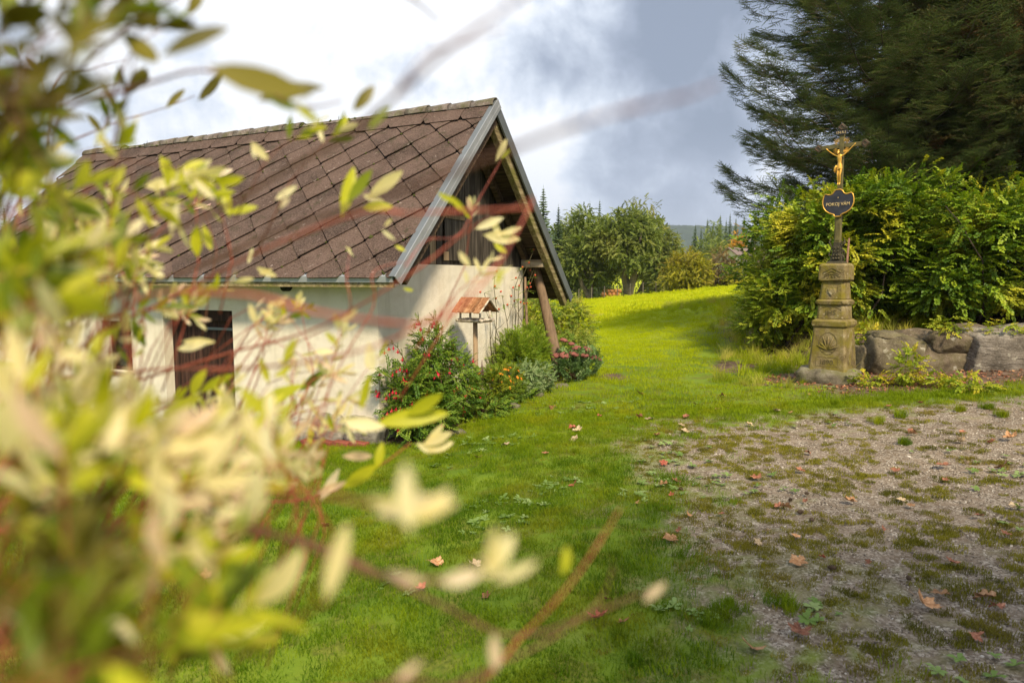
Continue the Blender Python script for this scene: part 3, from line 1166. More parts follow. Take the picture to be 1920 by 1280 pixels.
# zinc verge trim on the near slope: cap, upper fold, lower fold
q = MB()


def sbox(q, s0, s1, t0, t1, h0, h1, f=roof_f):
    q.hexa([f(s0, t0, h0), f(s1, t0, h0), f(s1, t1, h0), f(s0, t1, h0), f(s0, t0, h1), f(s1, t0, h1), f(s1, t1, h1), f(s0, t1, h1)])


sbox(q, XV - 0.085, XV - 0.002, -0.02, LF + 0.02, 0.026, 0.036)
verge = q.build('verge_flashing', M_metal_dark, cottage)
q = MB()
sbox(q, XV, XV + 0.012, -0.03, LF + 0.025, -0.035, 0.042)
sbox(q, XV + 0.002, XV + 0.020, -0.03, LF + 0.02, -0.090, -0.037)
q.build('verge_fold', M_metal, verge)
# purlin ends and the sill beam
for (y, z, x1, mt) in ((4.02, 1.93, 0.40, M_timber), (3.1, under(3.1) - 0.12, 0.34, M_soffit), (2.035, ZR - 0.33, 0.36, M_soffit), (0.95, under(0.95) - 0.12, 0.34, M_soffit)):
    q = MB()
    q.box(0.003, x1, y - 0.06, y + 0.06, z - 0.065, z + 0.065)
    q.build('purlin', mt, cottage, bevel=0.008)
# leaning log that props the overhang
q = MB()
P0, P1 = Vector((0.14, 4.26, 1.86)), Vector((0.62, 4.40, -0.15))
pp, rad = [], []
for k in range(9):
    f = k / 8
    p = P0.lerp(P1, f)
    pp.append(p + Vector((math.sin(f * 5) * 0.012, math.cos(f * 4) * 0.01, 0)))
    rad.append(0.075 + 0.030 * f + rr.uniform(-0.004, 0.004))
q.tube(pp, rad, 12)
M_log = plain_mat('peeled_log', (0.24, 0.16, 0.10), 0.8, 0.4, 5.0, 0.5, 0.008, stretch=(4, 4, 0.8))
q.build('prop_log', M_log, cottage, True)
# eave: drip edge and board
q = MB()
s = XL
while s < XV - 0.1:
    e = min(s + rr.uniform(0.9, 1.3), XV - 0.05)
    dz = rr.uniform(-0.004, 0.004)
    q.hexa([(s, YF - 0.012, ZF - 0.055 + dz), (e, YF - 0.012, ZF - 0.055 + dz), (e, YF + 0.004, ZF - 0.055 + dz), (s, YF + 0.004, ZF - 0.055 + dz),
            (s, YF - 0.020, ZF + 0.012 + dz), (e, YF - 0.020, ZF + 0.012 + dz), (e, YF + 0.03, ZF + 0.052 + dz), (s, YF + 0.03, ZF + 0.052 + dz)])
    s = e + 0.004
q.build('drip_edge', M_metal, cottage)
q = MB()
q.box(XL, XV - 0.06, YF + 0.008, YF + 0.035, ZF - 0.11, ZF - 0.02)
q.box(XL, -0.01, YF + 0.04, -0.004, ZF - 0.06, ZF - 0.035)
q.build('eave_board', M_rafter, cottage)


# slates
def clip_poly(poly, xa, xb, ya, yb):
    def cl(p, ins, inter):
        out = []
        for i in range(len(p)):
            a, b_ = p[i - 1], p[i]
            ia, ib = ins(a), ins(b_)
            if ib:
                if not ia:
                    out.append(inter(a, b_))
                out.append(b_)
            elif ia:
                out.append(inter(a, b_))
        return out
    for ax, lim, sg in ((0, xa, 1), (0, xb, -1), (1, ya, 1), (1, yb, -1)):
        if not poly:
            return poly

        def ins(p):
            return (p[ax] - lim) * sg >= 0

        def inter(a, b_):
            f = (lim - a[ax]) / (b_[ax] - a[ax])
            return tuple(a[k] + (b_[k] - a[k]) * f for k in range(2))
        poly = cl(poly, ins, inter)
    return poly


DG = 0.56
HD = DG / 2
TOPC = LF - 0.36
lit = MB()
row = 0
tc = 0.03
while tc < TOPC + HD:
    s = XL + (HD if row % 2 else 0)
    while s < XV + HD:
        g = 0.0038
        sg, tg = s + rr.uniform(-0.005, 0.005), tc + rr.uniform(-0.005, 0.005) - (0.018 if rr.random() < 0.04 else 0)
        a = HD - g
        c_ = 0.022
        dia = [(sg - a, tg), (sg, tg - a), (sg + a - c_, tg - c_), (sg + a - c_, tg + c_), (sg, tg + a)]
        dia = [(sg - a + c_, tg - c_), (sg - c_ * 0, tg - a), (sg + a - c_, tg - c_), (sg + a - c_, tg + c_), (sg, tg + a), (sg - a + c_, tg + c_)]
        pol = clip_poly(dia, XL, XV - 0.07, -0.035, TOPC)
        area = 0
        for i in range(len(pol)):
            area += pol[i - 1][0] * pol[i][1] - pol[i][0] * pol[i - 1][1]
        if len(pol) >= 3 and abs(area) > 0.006:
            tw = rr.uniform(-0.02, 0.02)
            lift = rr.uniform(0, 0.004)
            if rr.random() < 0.06:
                lift += 0.008
            q = MB()
            top = [roof_f(p[0], p[1], 0.026 + 0.016 * (tg - p[1]) / HD + tw * (p[0] - sg) + lift) for p in pol]
            nrm = roof_f(0, 0, 0) - roof_f(0, 0, 0.011)
            q.extrude(top, nrm)
            o = q.build('slate', M_shingle, roof)
        s += DG
    tc += HD
    row += 1
# course of rectangular slates under the ridge, each with one cut corner
s = XL
while s < XV - 0.08:
    e = min(s + 0.60, XV - 0.07)
    pol = [(s + 0.004, TOPC + 0.07), (s + 0.075, TOPC - 0.025), (e - 0.004, TOPC - 0.025), (e - 0.004, LF - 0.01), (s + 0.004, LF - 0.01)]
    q = MB()
    tw = rr.uniform(-0.012, 0.012)
    q.extrude([roof_f(p[0], p[1], 0.046 - 0.03 * (p[1] - TOPC) + tw * (p[0] - s)) for p in pol], roof_f(0, 0, 0) - roof_f(0, 0, 0.011))
    q.build('slate', M_shingle, roof)
    s = e
# far slope: never seen from here, one joined covering
q = MB()
sbox(q, XL, XV - 0.03, 0, LB, 0.0, 0.025, roof_b)
q.build('rear_slates', M_shingle, roof)['kind'] = 'stuff'
# ridge tiles: some stretches are missing, as on the old roof
def ridge_tile(s0, s1, lift):
    q = MB()
    n = 6
    ring = []
    for k, (s, r_) in enumerate(((s0, 0.105), (s1, 0.125))):
        for j in range(n + 1):
            a = -0.25 * PI + 1.5 * PI * 0 + (PI * 0.0)
            th = PI * j / n
            y, z = math.cos(th) * r_, math.sin(th) * r_ * 0.95
            ring.append((s, YR + y, ZR - 0.045 + z + lift))
    for th_, off in ((0, 0),):
        pass
    outer = ring
    inner = [(p[0], YR + (p[1] - YR) * 0.82, p[2] - 0.016) for p in ring]
    nn = len(q.v)
    q.v += outer + inner
    m_ = n + 1
    for j in range(n):
        q.f.append((j, j + 1, m_ + j + 1, m_ + j))
        q.f.append((2 * m_ + j, 3 * m_ + j, 3 * m_ + j + 1, 2 * m_ + j + 1))
        q.f.append((j, 2 * m_ + j, 2 * m_ + j + 1, j + 1))
        q.f.append((m_ + j, m_ + j + 1, 3 * m_ + j + 1, 3 * m_ + j))
    return q.build('ridge_tile', M_ridge, roof, True)


for a, b_ in ((XV - 0.02, -0.93), (-2.9, -6.2), (-7.2, -8.2)):
    s = a
    while s > b_:
        ridge_tile(s - 0.41, s, rr.uniform(0.0, 0.02))
        s -= 0.36
# mortar bed left where ridge tiles are gone, and moss
q = MB()
sbox(q, XL, XV - 0.05, LF - 0.07, LF + 0.0, 0.02, 0.05)
q.build('ridge_mortar', M_ridge, roof)
ms = [rock_mesh('moss', 300 + i, (1, 1, 0.5), M_rmoss, 2, 0.6, 0) for i in range(3)]
pcm = proto_collection('moss_clump', ms)
pts, rot, scl = [], [], []
for k in range(330):
    if k < 150:
        s, t, h = rr.uniform(XL, XV - 0.1), LF - abs(rr.gauss(0, 0.05)), 0.06
    elif k < 330:
        # in the joints between slates
        rw = rr.randrange(0, 12)
        s0 = XL + (HD if rw % 2 else 0) + DG * rr.randrange(0, 17)
        f = rr.random()
        s, t, h = s0 + f * HD * rr.choice((-1, 1)), 0.03 + rw * HD - HD + f * HD, 0.03
    else:
        s, t, h = rr.uniform(-1.2, XV - 0.12), rr.uniform(0.3, LF), 0.04
    if XL < s < XV - 0.12 and 0 < t < LF + 0.02:
        pts.append(roof_f(s, t, h))
        rot.append((aF, 0, rr.uniform(0, 1)))
        scl.append(rr.uniform(0.006, 0.02) * (1.8 if rr.random() < 0.08 else 1))
scatter('roof_moss', pcm, np.array(pts), np.array(rot), np.array(scl), np.random.default_rng(1).integers(0, 3, len(pts)), roof)
# pale broken slate edges and a slipped scrap
for (s, t, L_, ang) in ((-3.38, 2.62, 0.26, 0.25), (-3.72, 1.32, 0.20, 0.3), (-3.48, 1.42, 0.07, 0.2)):
    q = MB()
    c0 = roof_f(s, t, 0.05)
    q.extrude([roof_f(s, t, 0.050), roof_f(s + L_, t + L_ * ang, 0.050), roof_f(s + L_ * 0.95, t + L_ * ang + 0.045, 0.050), roof_f(s + 0.03, t + 0.04, 0.050)], roof_f(0, 0, 0) - roof_f(0, 0, 0.012))
    q.build('broken_slate', plain_mat('fresh_broken_slate', (0.42, 0.27, 0.23), 0.9), roof)
# thin wires of the old lightning strap on the bare ridge
for s in (-1.5, -2.2, -2.6, -6.6):
    q = MB()
    q.tube([(s, YR, ZR), (s + 0.01, YR, ZR + 0.10)], 0.003, 4)
    q.build('ridge_nail', M_black, roof)


# ------------------------------------------------------------------ bird feeder
def bird_feeder():
    M_bark = plain_mat('birch_bark', (0.62, 0.54, 0.43), 0.8, 0.25, 14.0, 0.4, 0.004, dark=(0.10, 0.07, 0.05))
    M_fpost = plain_mat('pine_post', (0.36, 0.25, 0.15), 0.8, 0.3, 9.0, 0.3, 0.004, stretch=(3, 3, 0.5))
    M_froof = old_wood('rusty_orange_board', (0.14, 0.055, 0.025), (0.36, 0.17, 0.08), (0.55, 0.33, 0.19), axis=1)
    p = at(891, 600, 9.2)
    gz = hz(p.x, p.y)
    t = empty('bird_feeder', (p.x, p.y, gz), -R(34), 'birch log bird feeder with an orange board roof on a post by the gable wall', 'bird feeder')
    H = 1.10 - gz
    q = MB()
    q.tube([(0, 0, -0.05), (0.005, 0, H * 0.5), (0, 0, H)], [0.037, 0.034, 0.032], 10)
    q.build('post', M_fpost, t, True)
    q = MB()
    q.box(-0.19, 0.19, -0.125, 0.125, H, H + 0.015)
    q.build('tray', M_fpost, t)
    for y in (-0.13, 0.13):
        q = MB()
        q.tube([(-0.22, y, H + 0.025), (0, y + 0.004, H + 0.028), (0.22, y, H + 0.025)], 0.021, 8)
        q.build('rim_log', M_bark, t, True)
    for x in (-0.19, 0.19):
        q = MB()
        q.tube([(x, -0.16, H + 0.034), (x, 0.16, H + 0.034)], 0.018, 8)
        q.build('rim_log', M_bark, t, True)
    for x in (-0.165, 0.0, 0.165):
        for y in (-0.11, 0.11):
            if x == 0 and y > 0:
                continue
            q = MB()
            q.tube([(x, y, H + 0.02), (x, y, H + 0.155)], 0.0155, 7)
            q.build('corner_log', M_bark, t, True)
    # roof: thin boards running down each slope
    rz, ez, hw, L_ = H + 0.335, H + 0.145, 0.215, 0.235
    for sgn in (-1, 1):
        nb_ = 9
        for k in range(nb_):
            x0 = -L_ + 2 * L_ * k / nb_
            x1 = x0 + 2 * L_ / nb_ - 0.002
            j = rr.uniform(-0.006, 0.006)
            q = MB()
            top, bot = (0.0, rz), (sgn * (hw + j), ez + j * -0.8)
            q.hexa([(x0, bot[0], bot[1] - 0.012), (x1, bot[0], bot[1] - 0.012), (x1, top[0] + sgn * 0.001, top[1] - 0.012), (x0, top[0] + sgn * 0.001, top[1] - 0.012),
                    (x0, bot[0], bot[1] + rr.uniform(0, 0.003)), (x1, bot[0], bot[1] + rr.uniform(0, 0.003)), (x1, top[0] + sgn * 0.001, top[1]), (x0, top[0] + sgn * 0.001, top[1])])
            q.build('roof_board', M_froof, t)
    for x in (-L_ + 0.02, L_ - 0.02):
        q = MB()
        q.extrude([(x, -hw + 0.03, ez + 0.01), (x, hw - 0.03, ez + 0.01), (x, 0.0, rz - 0.02)], (0.008, 0, 0))
        if x < 0:
            q.build('gable_board', M_fpost, t)
    for sgn in (-1, 1):
        q = MB()
        q.beam((L_ + 0.002, 0.0, rz - 0.02), (L_ + 0.002, sgn * (hw + 0.004), ez - 0.012), 0.012, 0.022, (1, 0, 0))
        q.build('barge_strip', M_bark, t)


bird_feeder()

# slender pole standing at the far corner of the gable
p0 = from_cottage(0.10, 3.98)
q = MB()
q.tube([(0, 0, -0.1), (0.01, 0.0, 0.9), (-0.02, 0.02, 1.75)], [0.028, 0.025, 0.02], 8)
o = q.build('pole', M_log, None, True)
o.location = (p0.x, p0.y, hz(p0.x, p0.y))
tag(o, 'thin bare wooden pole leaning on the far corner of the white gable wall', 'pole')
# ------------------------------------------------------------------ wayside cross
M_granite = stone_material('carved_granite', (0.065, 0.045, 0.018), (0.22, 0.165, 0.075), (0.40, 0.33, 0.20), lichen=(0.50, 0.44, 0.33), moss=(0.20, 0.165, 0.018), scale=5.5, moss_amt=0.85)
M_granite_base = stone_material('base_granite', (0.07, 0.06, 0.04), (0.20, 0.17, 0.12), (0.36, 0.32, 0.25), moss=(0.12, 0.12, 0.03), scale=6.0)
M_groove = plain_mat('weathered_groove', (0.14, 0.11, 0.05), 0.95, 0.4, 12.0)
M_iron = plain_mat('cast_iron', (0.085, 0.072, 0.04), 0.6, 0.4, 16.0, 0.4, 0.003, 0.3, 0.4)
M_iron_green = plain_mat('lichened_iron', (0.14, 0.12, 0.045), 0.75, 0.35, 16.0, 0.4, 0.003)
M_gold = plain_mat('gilding', (0.80, 0.45, 0.07), 0.38, 0.15, 30.0, 0.15, 0.002, 0.55, 0.6)
M_plate = plain_mat('dark_enamel', (0.045, 0.045, 0.055), 0.45, 0.4, 12.0, 0.1, 0.002, 0.2, 0.5)
M_letter = plain_mat('gilt_letter', (0.62, 0.47, 0.22), 0.45, 0.1, 30.0, 0.0)

CX = (1565 - 960) / 1280 * 9.72
crs = empty('wayside_cross', (CX, 9.72, 0.265), -R(42), 'mossy stone pedestal carrying an iron cross with gilded figure and oval plaque', 'wayside cross')


def taper(q, w0, w1, z0, z1, d0=None, d1=None, ch=0.0):
    d0, d1 = d0 or w0, d1 or w1
    def loop(w_, d_, z):
        a, b_ = w_ / 2, d_ / 2
        c_ = ch
        return [(-a + c_, -b_, z), (a - c_, -b_, z), (a, -b_ + c_, z), (a, b_ - c_, z), (a - c_, b_, z), (-a + c_, b_, z), (-a, b_ - c_, z), (-a, -b_ + c_, z)]
    n = len(q.v)
    q.v += loop(w0, d0, z0) + loop(w1, d1, z1)
    q.f.append(tuple(n + i for i in range(8))[::-1])
    q.f.append(tuple(n + 8 + i for i in range(8)))
    for i in range(8):
        j = (i + 1) % 8
        q.f.append((n + i, n + j, n + 8 + j, n + 8 + i))


def block(name, segs, m=M_granite, ch=0.012, bevel=0.006):
    q = MB()
    for s_ in segs:
        taper(q, *s_, ch=ch)
    return q.build(name, m, crs, bevel=bevel)


# base stone: low sloping rough block
bs = rock_mesh('base_stone', 11, (0.40, 0.33, 0.14), M_granite_base, 3, 0.10, 0.75)
o = link_mesh('base_stone', bs, crs, loc=(-0.04, 0.0, 0.02))
lower = block('lower_block', [(0.52, 0.44, 0.10, 0.735)], ch=0.03)
block('cornice', [(0.45, 0.485, 0.737, 0.765), (0.485, 0.48, 0.765, 0.82), (0.48, 0.40, 0.82, 0.852)], ch=0.02)
mid = block('middle_block', [(0.385, 0.365, 0.854, 1.045)], ch=0.035)
block('ring_moulding', [(0.39, 0.43, 1.047, 1.075), (0.43, 0.43, 1.075, 1.105), (0.43, 0.37, 1.105, 1.13)], ch=0.05, bevel=0.01)
upper = block('upper_block', [(0.35, 0.305, 1.132, 1.375)], ch=0.035)
cap = block('cap_block', [(0.34, 0.385, 1.377, 1.405), (0.385, 0.38, 1.405, 1.60), (0.38, 0.33, 1.60, 1.632)], ch=0.03, bevel=0.012)


def text(body, size, loc, rot, m, parent, ext=0.003, name='lettering', sx=1.0, al='CENTER'):
    cu = bpy.data.curves.new(name, 'FONT')
    cu.body = body
    cu.size = size
    cu.extrude = ext
    cu.align_x = al
    cu.align_y = 'CENTER'
    cu.resolution_u = 3
    cu.materials.append(m)
    o = bpy.data.objects.new(name, cu)
    C.objects.link(o)
    o.parent = parent
    o.location = loc
    o.rotation_euler = rot
    o.scale = (sx, 1, 1)
    bpy.context.view_layer.update()
    me = bpy.data.meshes.new_from_object(o.evaluated_get(bpy.context.evaluated_depsgraph_get()))
    me.name = name
    n = link_mesh(name, me, parent)
    n.location, n.rotation_euler, n.scale = o.location, o.rotation_euler, o.scale
    bpy.data.objects.remove(o)
    n.name = name
    return n


def strokes(name, paths, rad, m, parent, fy):
    """raised or sunk lines on a front face; fy(z) gives the face's y"""
    q = MB()
    for p in paths:
        q.tube([(x, fy(z) + 0.001, z) for x, z in p], rad * 0.72, 5)
    return q.build(name, m, parent)


def fl(z):
    return -(0.52 + (0.44 - 0.52) * (z - 0.10) / 0.635) / 2 - 0.001


def fm(z):
    return -(0.385 + (0.365 - 0.385) * (z - 0.854) / 0.191) / 2 - 0.001


def fu(z):
    return -(0.35 + (0.305 - 0.35) * (z - 1.132) / 0.243) / 2 - 0.001


def fc(z):
    return -0.1925


LR = math.atan2(0.04, 0.635)
text('1890.', 0.092, (0.0, fl(0.245), 0.245), (PI / 2 - LR, 0, 0), M_groove, lower, 0.004, 'year_lettering', 1.05)
text('IHS', 0.092, (0.005, fm(0.945), 0.94), (PI / 2 - 0.05, 0, 0), M_groove, mid, 0.004, 'monogram', 1.1)


def arc(cx, cz, rx, rz_, a0, a1, n=14):
    return [(cx + rx * math.cos(a0 + (a1 - a0) * i / n), cz + rz_ * math.sin(a0 + (a1 - a0) * i / n)) for i in range(n + 1)]


strokes('year_frame', [[(-0.15, 0.19), (-0.15, 0.30), (-0.12, 0.315), (0.12, 0.315), (0.15, 0.30), (0.15, 0.19), (-0.15, 0.19)]], 0.0055, M_groove, lower, fl)
strokes('wreath_relief', [arc(0, 0.51, 0.125, 0.155, -1.3, 1.3 + 2 * PI - 2.6 + 1.3)], 0.007, M_groove, lower, fl)
pal = []
for k, a in enumerate((-1.15, -0.75, -0.35, 0.0, 0.35, 0.75, 1.15)):
    x0, z0 = 0.0, 0.42
    L_ = 0.20 if abs(a) < 0.5 else 0.15
    pts = [(x0 + math.sin(a) * L_ * f + math.sin(a) * 0.02 * f * f, z0 + math.cos(a) * L_ * f) for f in (0, 0.33, 0.66, 1)]
    pal.append(pts)
q = MB()
for p in pal:
    q.tube([(x, fl(z) - 0.002, z) for x, z in p], [0.005, 0.013, 0.011, 0.002], 6)
q.build('palm_relief', M_granite, lower, True)
q = MB()
for p in ([(-0.1, 0.44), (-0.04, 0.42), (0.04, 0.42), (0.1, 0.44)], [(-0.07, 0.395), (0, 0.405), (0.07, 0.395)]):
    q.tube([(x, fl(z), z) for x, z in p], 0.006, 5)
q.build('palm_shadow_line', M_groove, lower)
q = MB()
q.tube([(0, fm(1.0), 0.985), (0, fm(1.02), 1.035)], 0.005, 4)
q.tube([(-0.018, fm(1.02), 1.018), (0.018, fm(1.02), 1.018)], 0.005, 4)
q.tube([(x, fm(z), z) for x, z in arc(0, 0.965, 0.145, 0.06, 0.15, PI - 0.15)], 0.004, 4)
q.build('monogram_cross', M_groove, mid)
# heart in a lozenge
hp_ = [(0, 1.17), (-0.055, 1.235), (-0.06, 1.27), (-0.035, 1.295), (0, 1.272), (0.035, 1.295), (0.06, 1.27), (0.055, 1.235)]
q = MB()
n0 = len(q.v)
q.v += [(x, fu(z) - 0.0, z) for x, z in hp_] + [(x * 0.7, fu(z) - 0.014, 1.235 + (z - 1.235) * 0.7) for x, z in hp_]
q.f.append(tuple(n0 + 8 + i for i in range(8)))
for i in range(8):
    q.f.append((n0 + i, n0 + (i + 1) % 8, n0 + 8 + (i + 1) % 8, n0 + 8 + i))
q.build('heart_relief', M_granite, upper, False)
strokes('lozenge_line', [[(0, 1.155), (-0.075, 1.235), (-0.075, 1.31)], [(0, 1.155), (0.075, 1.235), (0.075, 1.31)]], 0.0045, M_groove, upper, fu)
# roof-shaped emblem on the cap block
strokes('house_emblem', [[(-0.12, 1.50), (0.0, 1.565), (0.12, 1.50)], [(-0.095, 1.475), (0.0, 1.525), (0.095, 1.475)], [(-0.11, 1.44), (-0.04, 1.48), (0.04, 1.48), (0.11, 1.44)],
                         [(-0.05, 1.43), (-0.03, 1.47)], [(0.05, 1.43), (0.03, 1.47)], [(-0.02, 1.43), (0, 1.46), (0.02, 1.43)]], 0.006, M_groove, cap, fc)

# cast iron foot with scrolls
foot = MB()
taper(foot, 0.23, 0.21, 1.634, 1.66, 0.20, 0.18)
taper(foot, 0.17, 0.12, 1.66, 1.78, 0.09, 0.08)
taper(foot, 0.12, 0.085, 1.78, 1.93, 0.08, 0.07)
fo = foot.build('cast_foot', M_iron, crs, bevel=0.004)
for sg in (-1, 1):
    q = MB()
    def spiral(cx, cz, r0, r1, a0, a1, n=16):
        return [(cx + sg * (r0 + (r1 - r0) * i / n) * math.cos(a0 + (a1 - a0) * i / n), -0.03, cz + (r0 + (r1 - r0) * i / n) * math.sin(a0 + (a1 - a0) * i / n)) for i in range(n + 1)]
    q.tube(spiral(0.062, 1.71, 0.048, 0.008, -1.2, 7.5), 0.010, 5)
    q.tube(spiral(0.070, 1.80, 0.036, 0.006, 4.2, -3.5), 0.009, 5)
    q.tube(spiral(0.078, 1.91, 0.032, 0.006, -1.4, 6.5), 0.008, 5)
    q.tube([(sg * 0.045, -0.02, 1.68), (sg * 0.105, -0.02, 1.76), (sg * 0.06, -0.02, 1.85), (sg * 0.105, -0.02, 1.93), (sg * 0.085, -0.02, 1.985)], [0.012, 0.013, 0.011, 0.010, 0.004], 6)
    q.build('scroll', M_iron, fo, True)
q = MB()
for z, r in ((1.70, 0.026), (1.745, 0.02), (1.80, 0.018), (1.85, 0.018)):
    for x in ((-0.035, 0, 0.035) if z < 1.79 else (-0.022, 0.022)):
        q.tube([(x, -0.040, z - r * 0.6), (x, -0.056, z), (x, -0.040, z + r * 0.6)], [r * 0.5, r * 0.8, r * 0.4], 6)
q.build('rosettes', M_iron, fo, True)

# shaft
q = MB()
q.box(-0.042, 0.042, -0.035, 0.035, 1.92, 2.31)
sh = q.build('shaft', M_iron_green, crs, bevel=0.006)
q = MB()
q.box(-0.026, 0.026, -0.041, -0.036, 1.95, 2.28)
q.build('shaft_fillet', M_iron_green, sh)
# cross: bars with pointed trefoil ends
q = MB()
q.box(-0.032, 0.032, -0.026, 0.026, 2.312, 3.47)
q.box(-0.27, -0.034, -0.024, 0.024, 3.222, 3.283)
q.box(0.034, 0.27, -0.024, 0.024, 3.222, 3.283)
xb = q.build('cross_bars', M_iron_green, crs, bevel=0.006)


def cross_end(c, d):
    """pointed flared finial; d = direction in the x-z plane"""
    dx, dz = d
    px_, pz_ = -dz, dx
    prof = [(-0.0, 0.036), (0.02, 0.055), (0.045, 0.055), (0.055, 0.038), (0.095, 0.0)]
    pts = [(c[0] + dx * u + px_ * w_, c[1] + dz * u + pz_ * w_) for u, w_ in prof] + [(c[0] + dx * u - px_ * w_, c[1] + dz * u - pz_ * w_) for u, w_ in prof[:-1][::-1]]
    q = MB()
    q.extrude([(x, -0.034, z) for x, z in pts], (0, 0.068, 0))
    o = q.build('finial', M_iron, xb, bevel=0.003)
    q = MB()
    cen = (c[0] + dx * 0.035, c[1] + dz * 0.035)
    pts2 = [(cen[0] + dx * a * 0.034 + px_ * b_ * 0.034, cen[1] + dz * a * 0.034 + pz_ * b_ * 0.034) for a, b_ in ((1.2, 0), (0, 1), (-0.9, 0), (0, -1), (1.2, 0))]
    q.tube([(x, -0.036, z) for x, z in pts2], 0.006, 5)
    q.build('finial_rim', plain_mat('reddish_iron', (0.16, 0.09, 0.06), 0.6, 0.3), o)


cross_end((-0.27, 3.2525), (-1, 0))
cross_end((0.27, 3.2525), (1, 0))
cross_end((0.0, 3.47), (0, 1))
# sunburst of gilded rays in the four corners
for ang in (45, 135, 225, 315):
    q = MB()
    for k in range(7):
        a = R(ang + (k - 3) * 7.5)
        L_ = 0.138 - 0.008 * abs(k - 3)
        r0 = 0.066
        q.tube([(math.cos(a) * r0, -0.02, 3.2525 + math.sin(a) * r0), (math.cos(a) * L_ * 0.7, -0.022, 3.2525 + math.sin(a) * L_ * 0.7), (math.cos(a) * L_, -0.02, 3.2525 + math.sin(a) * L_)], [0.0018, 0.0038, 0.0018], 5)
    q.build('ray_fan', M_gold, xb)
# title scroll
q = MB()
sc = [(-0.075, 3.425), (-0.06, 3.408), (0.0, 3.404), (0.055, 3.408), (0.075, 3.425), (0.078, 3.452), (0.05, 3.462), (0.0, 3.458), (-0.05, 3.462), (-0.078, 3.452)]
q.extrude([(x, -0.042, z) for x, z in sc], (0, 0.008, 0))
ts = q.build('title_scroll', M_plate, xb)
text('I.N.R.I.', 0.05, (0, -0.046, 3.432), (PI / 2, 0, 0), M_letter, ts, 0.002, 'title_lettering', 0.95)

# plaque: shaped board, gilded rim, words
half = [(0.0, 2.655), (0.035, 2.652), (0.062, 2.632), (0.082, 2.602), (0.115, 2.585), (0.150, 2.592), (0.190, 2.600), (0.212, 2.575), (0.226, 2.525), (0.228, 2.47), (0.212, 2.415), (0.178, 2.368), (0.125, 2.335), (0.075, 2.318), (0.048, 2.306), (0.052, 2.290), (0.030, 2.283)]
half = [(x * 0.9, z) for x, z in half]
pts = half + [(-x, z) for x, z in half[1:][::-1]]
q = MB()
q.extrude([(x, -0.062, z) for x, z in pts], (0, 0.020, 0))
plq = q.build('plaque', M_plate, crs)
q = MB()
q.tube([(x, -0.062, z) for x, z in pts + [pts[0]]], 0.0085, 6, caps=False)
q.build('rim', M_gold, plq, True)
text('POKOJ VÁM', 0.062, (0, -0.0665, 2.452), (PI / 2, 0, 0), M_letter, plq, 0.002, 'plaque_lettering', 0.95)
q = MB()
q.tube([(0, -0.067, 2.532), (0, -0.067, 2.55)], 0.004, 5)
q.tube([(-0.007, -0.067, 2.545), (0.007, -0.067, 2.545)], 0.003, 5)
q.build('plaque_star', M_letter, plq)


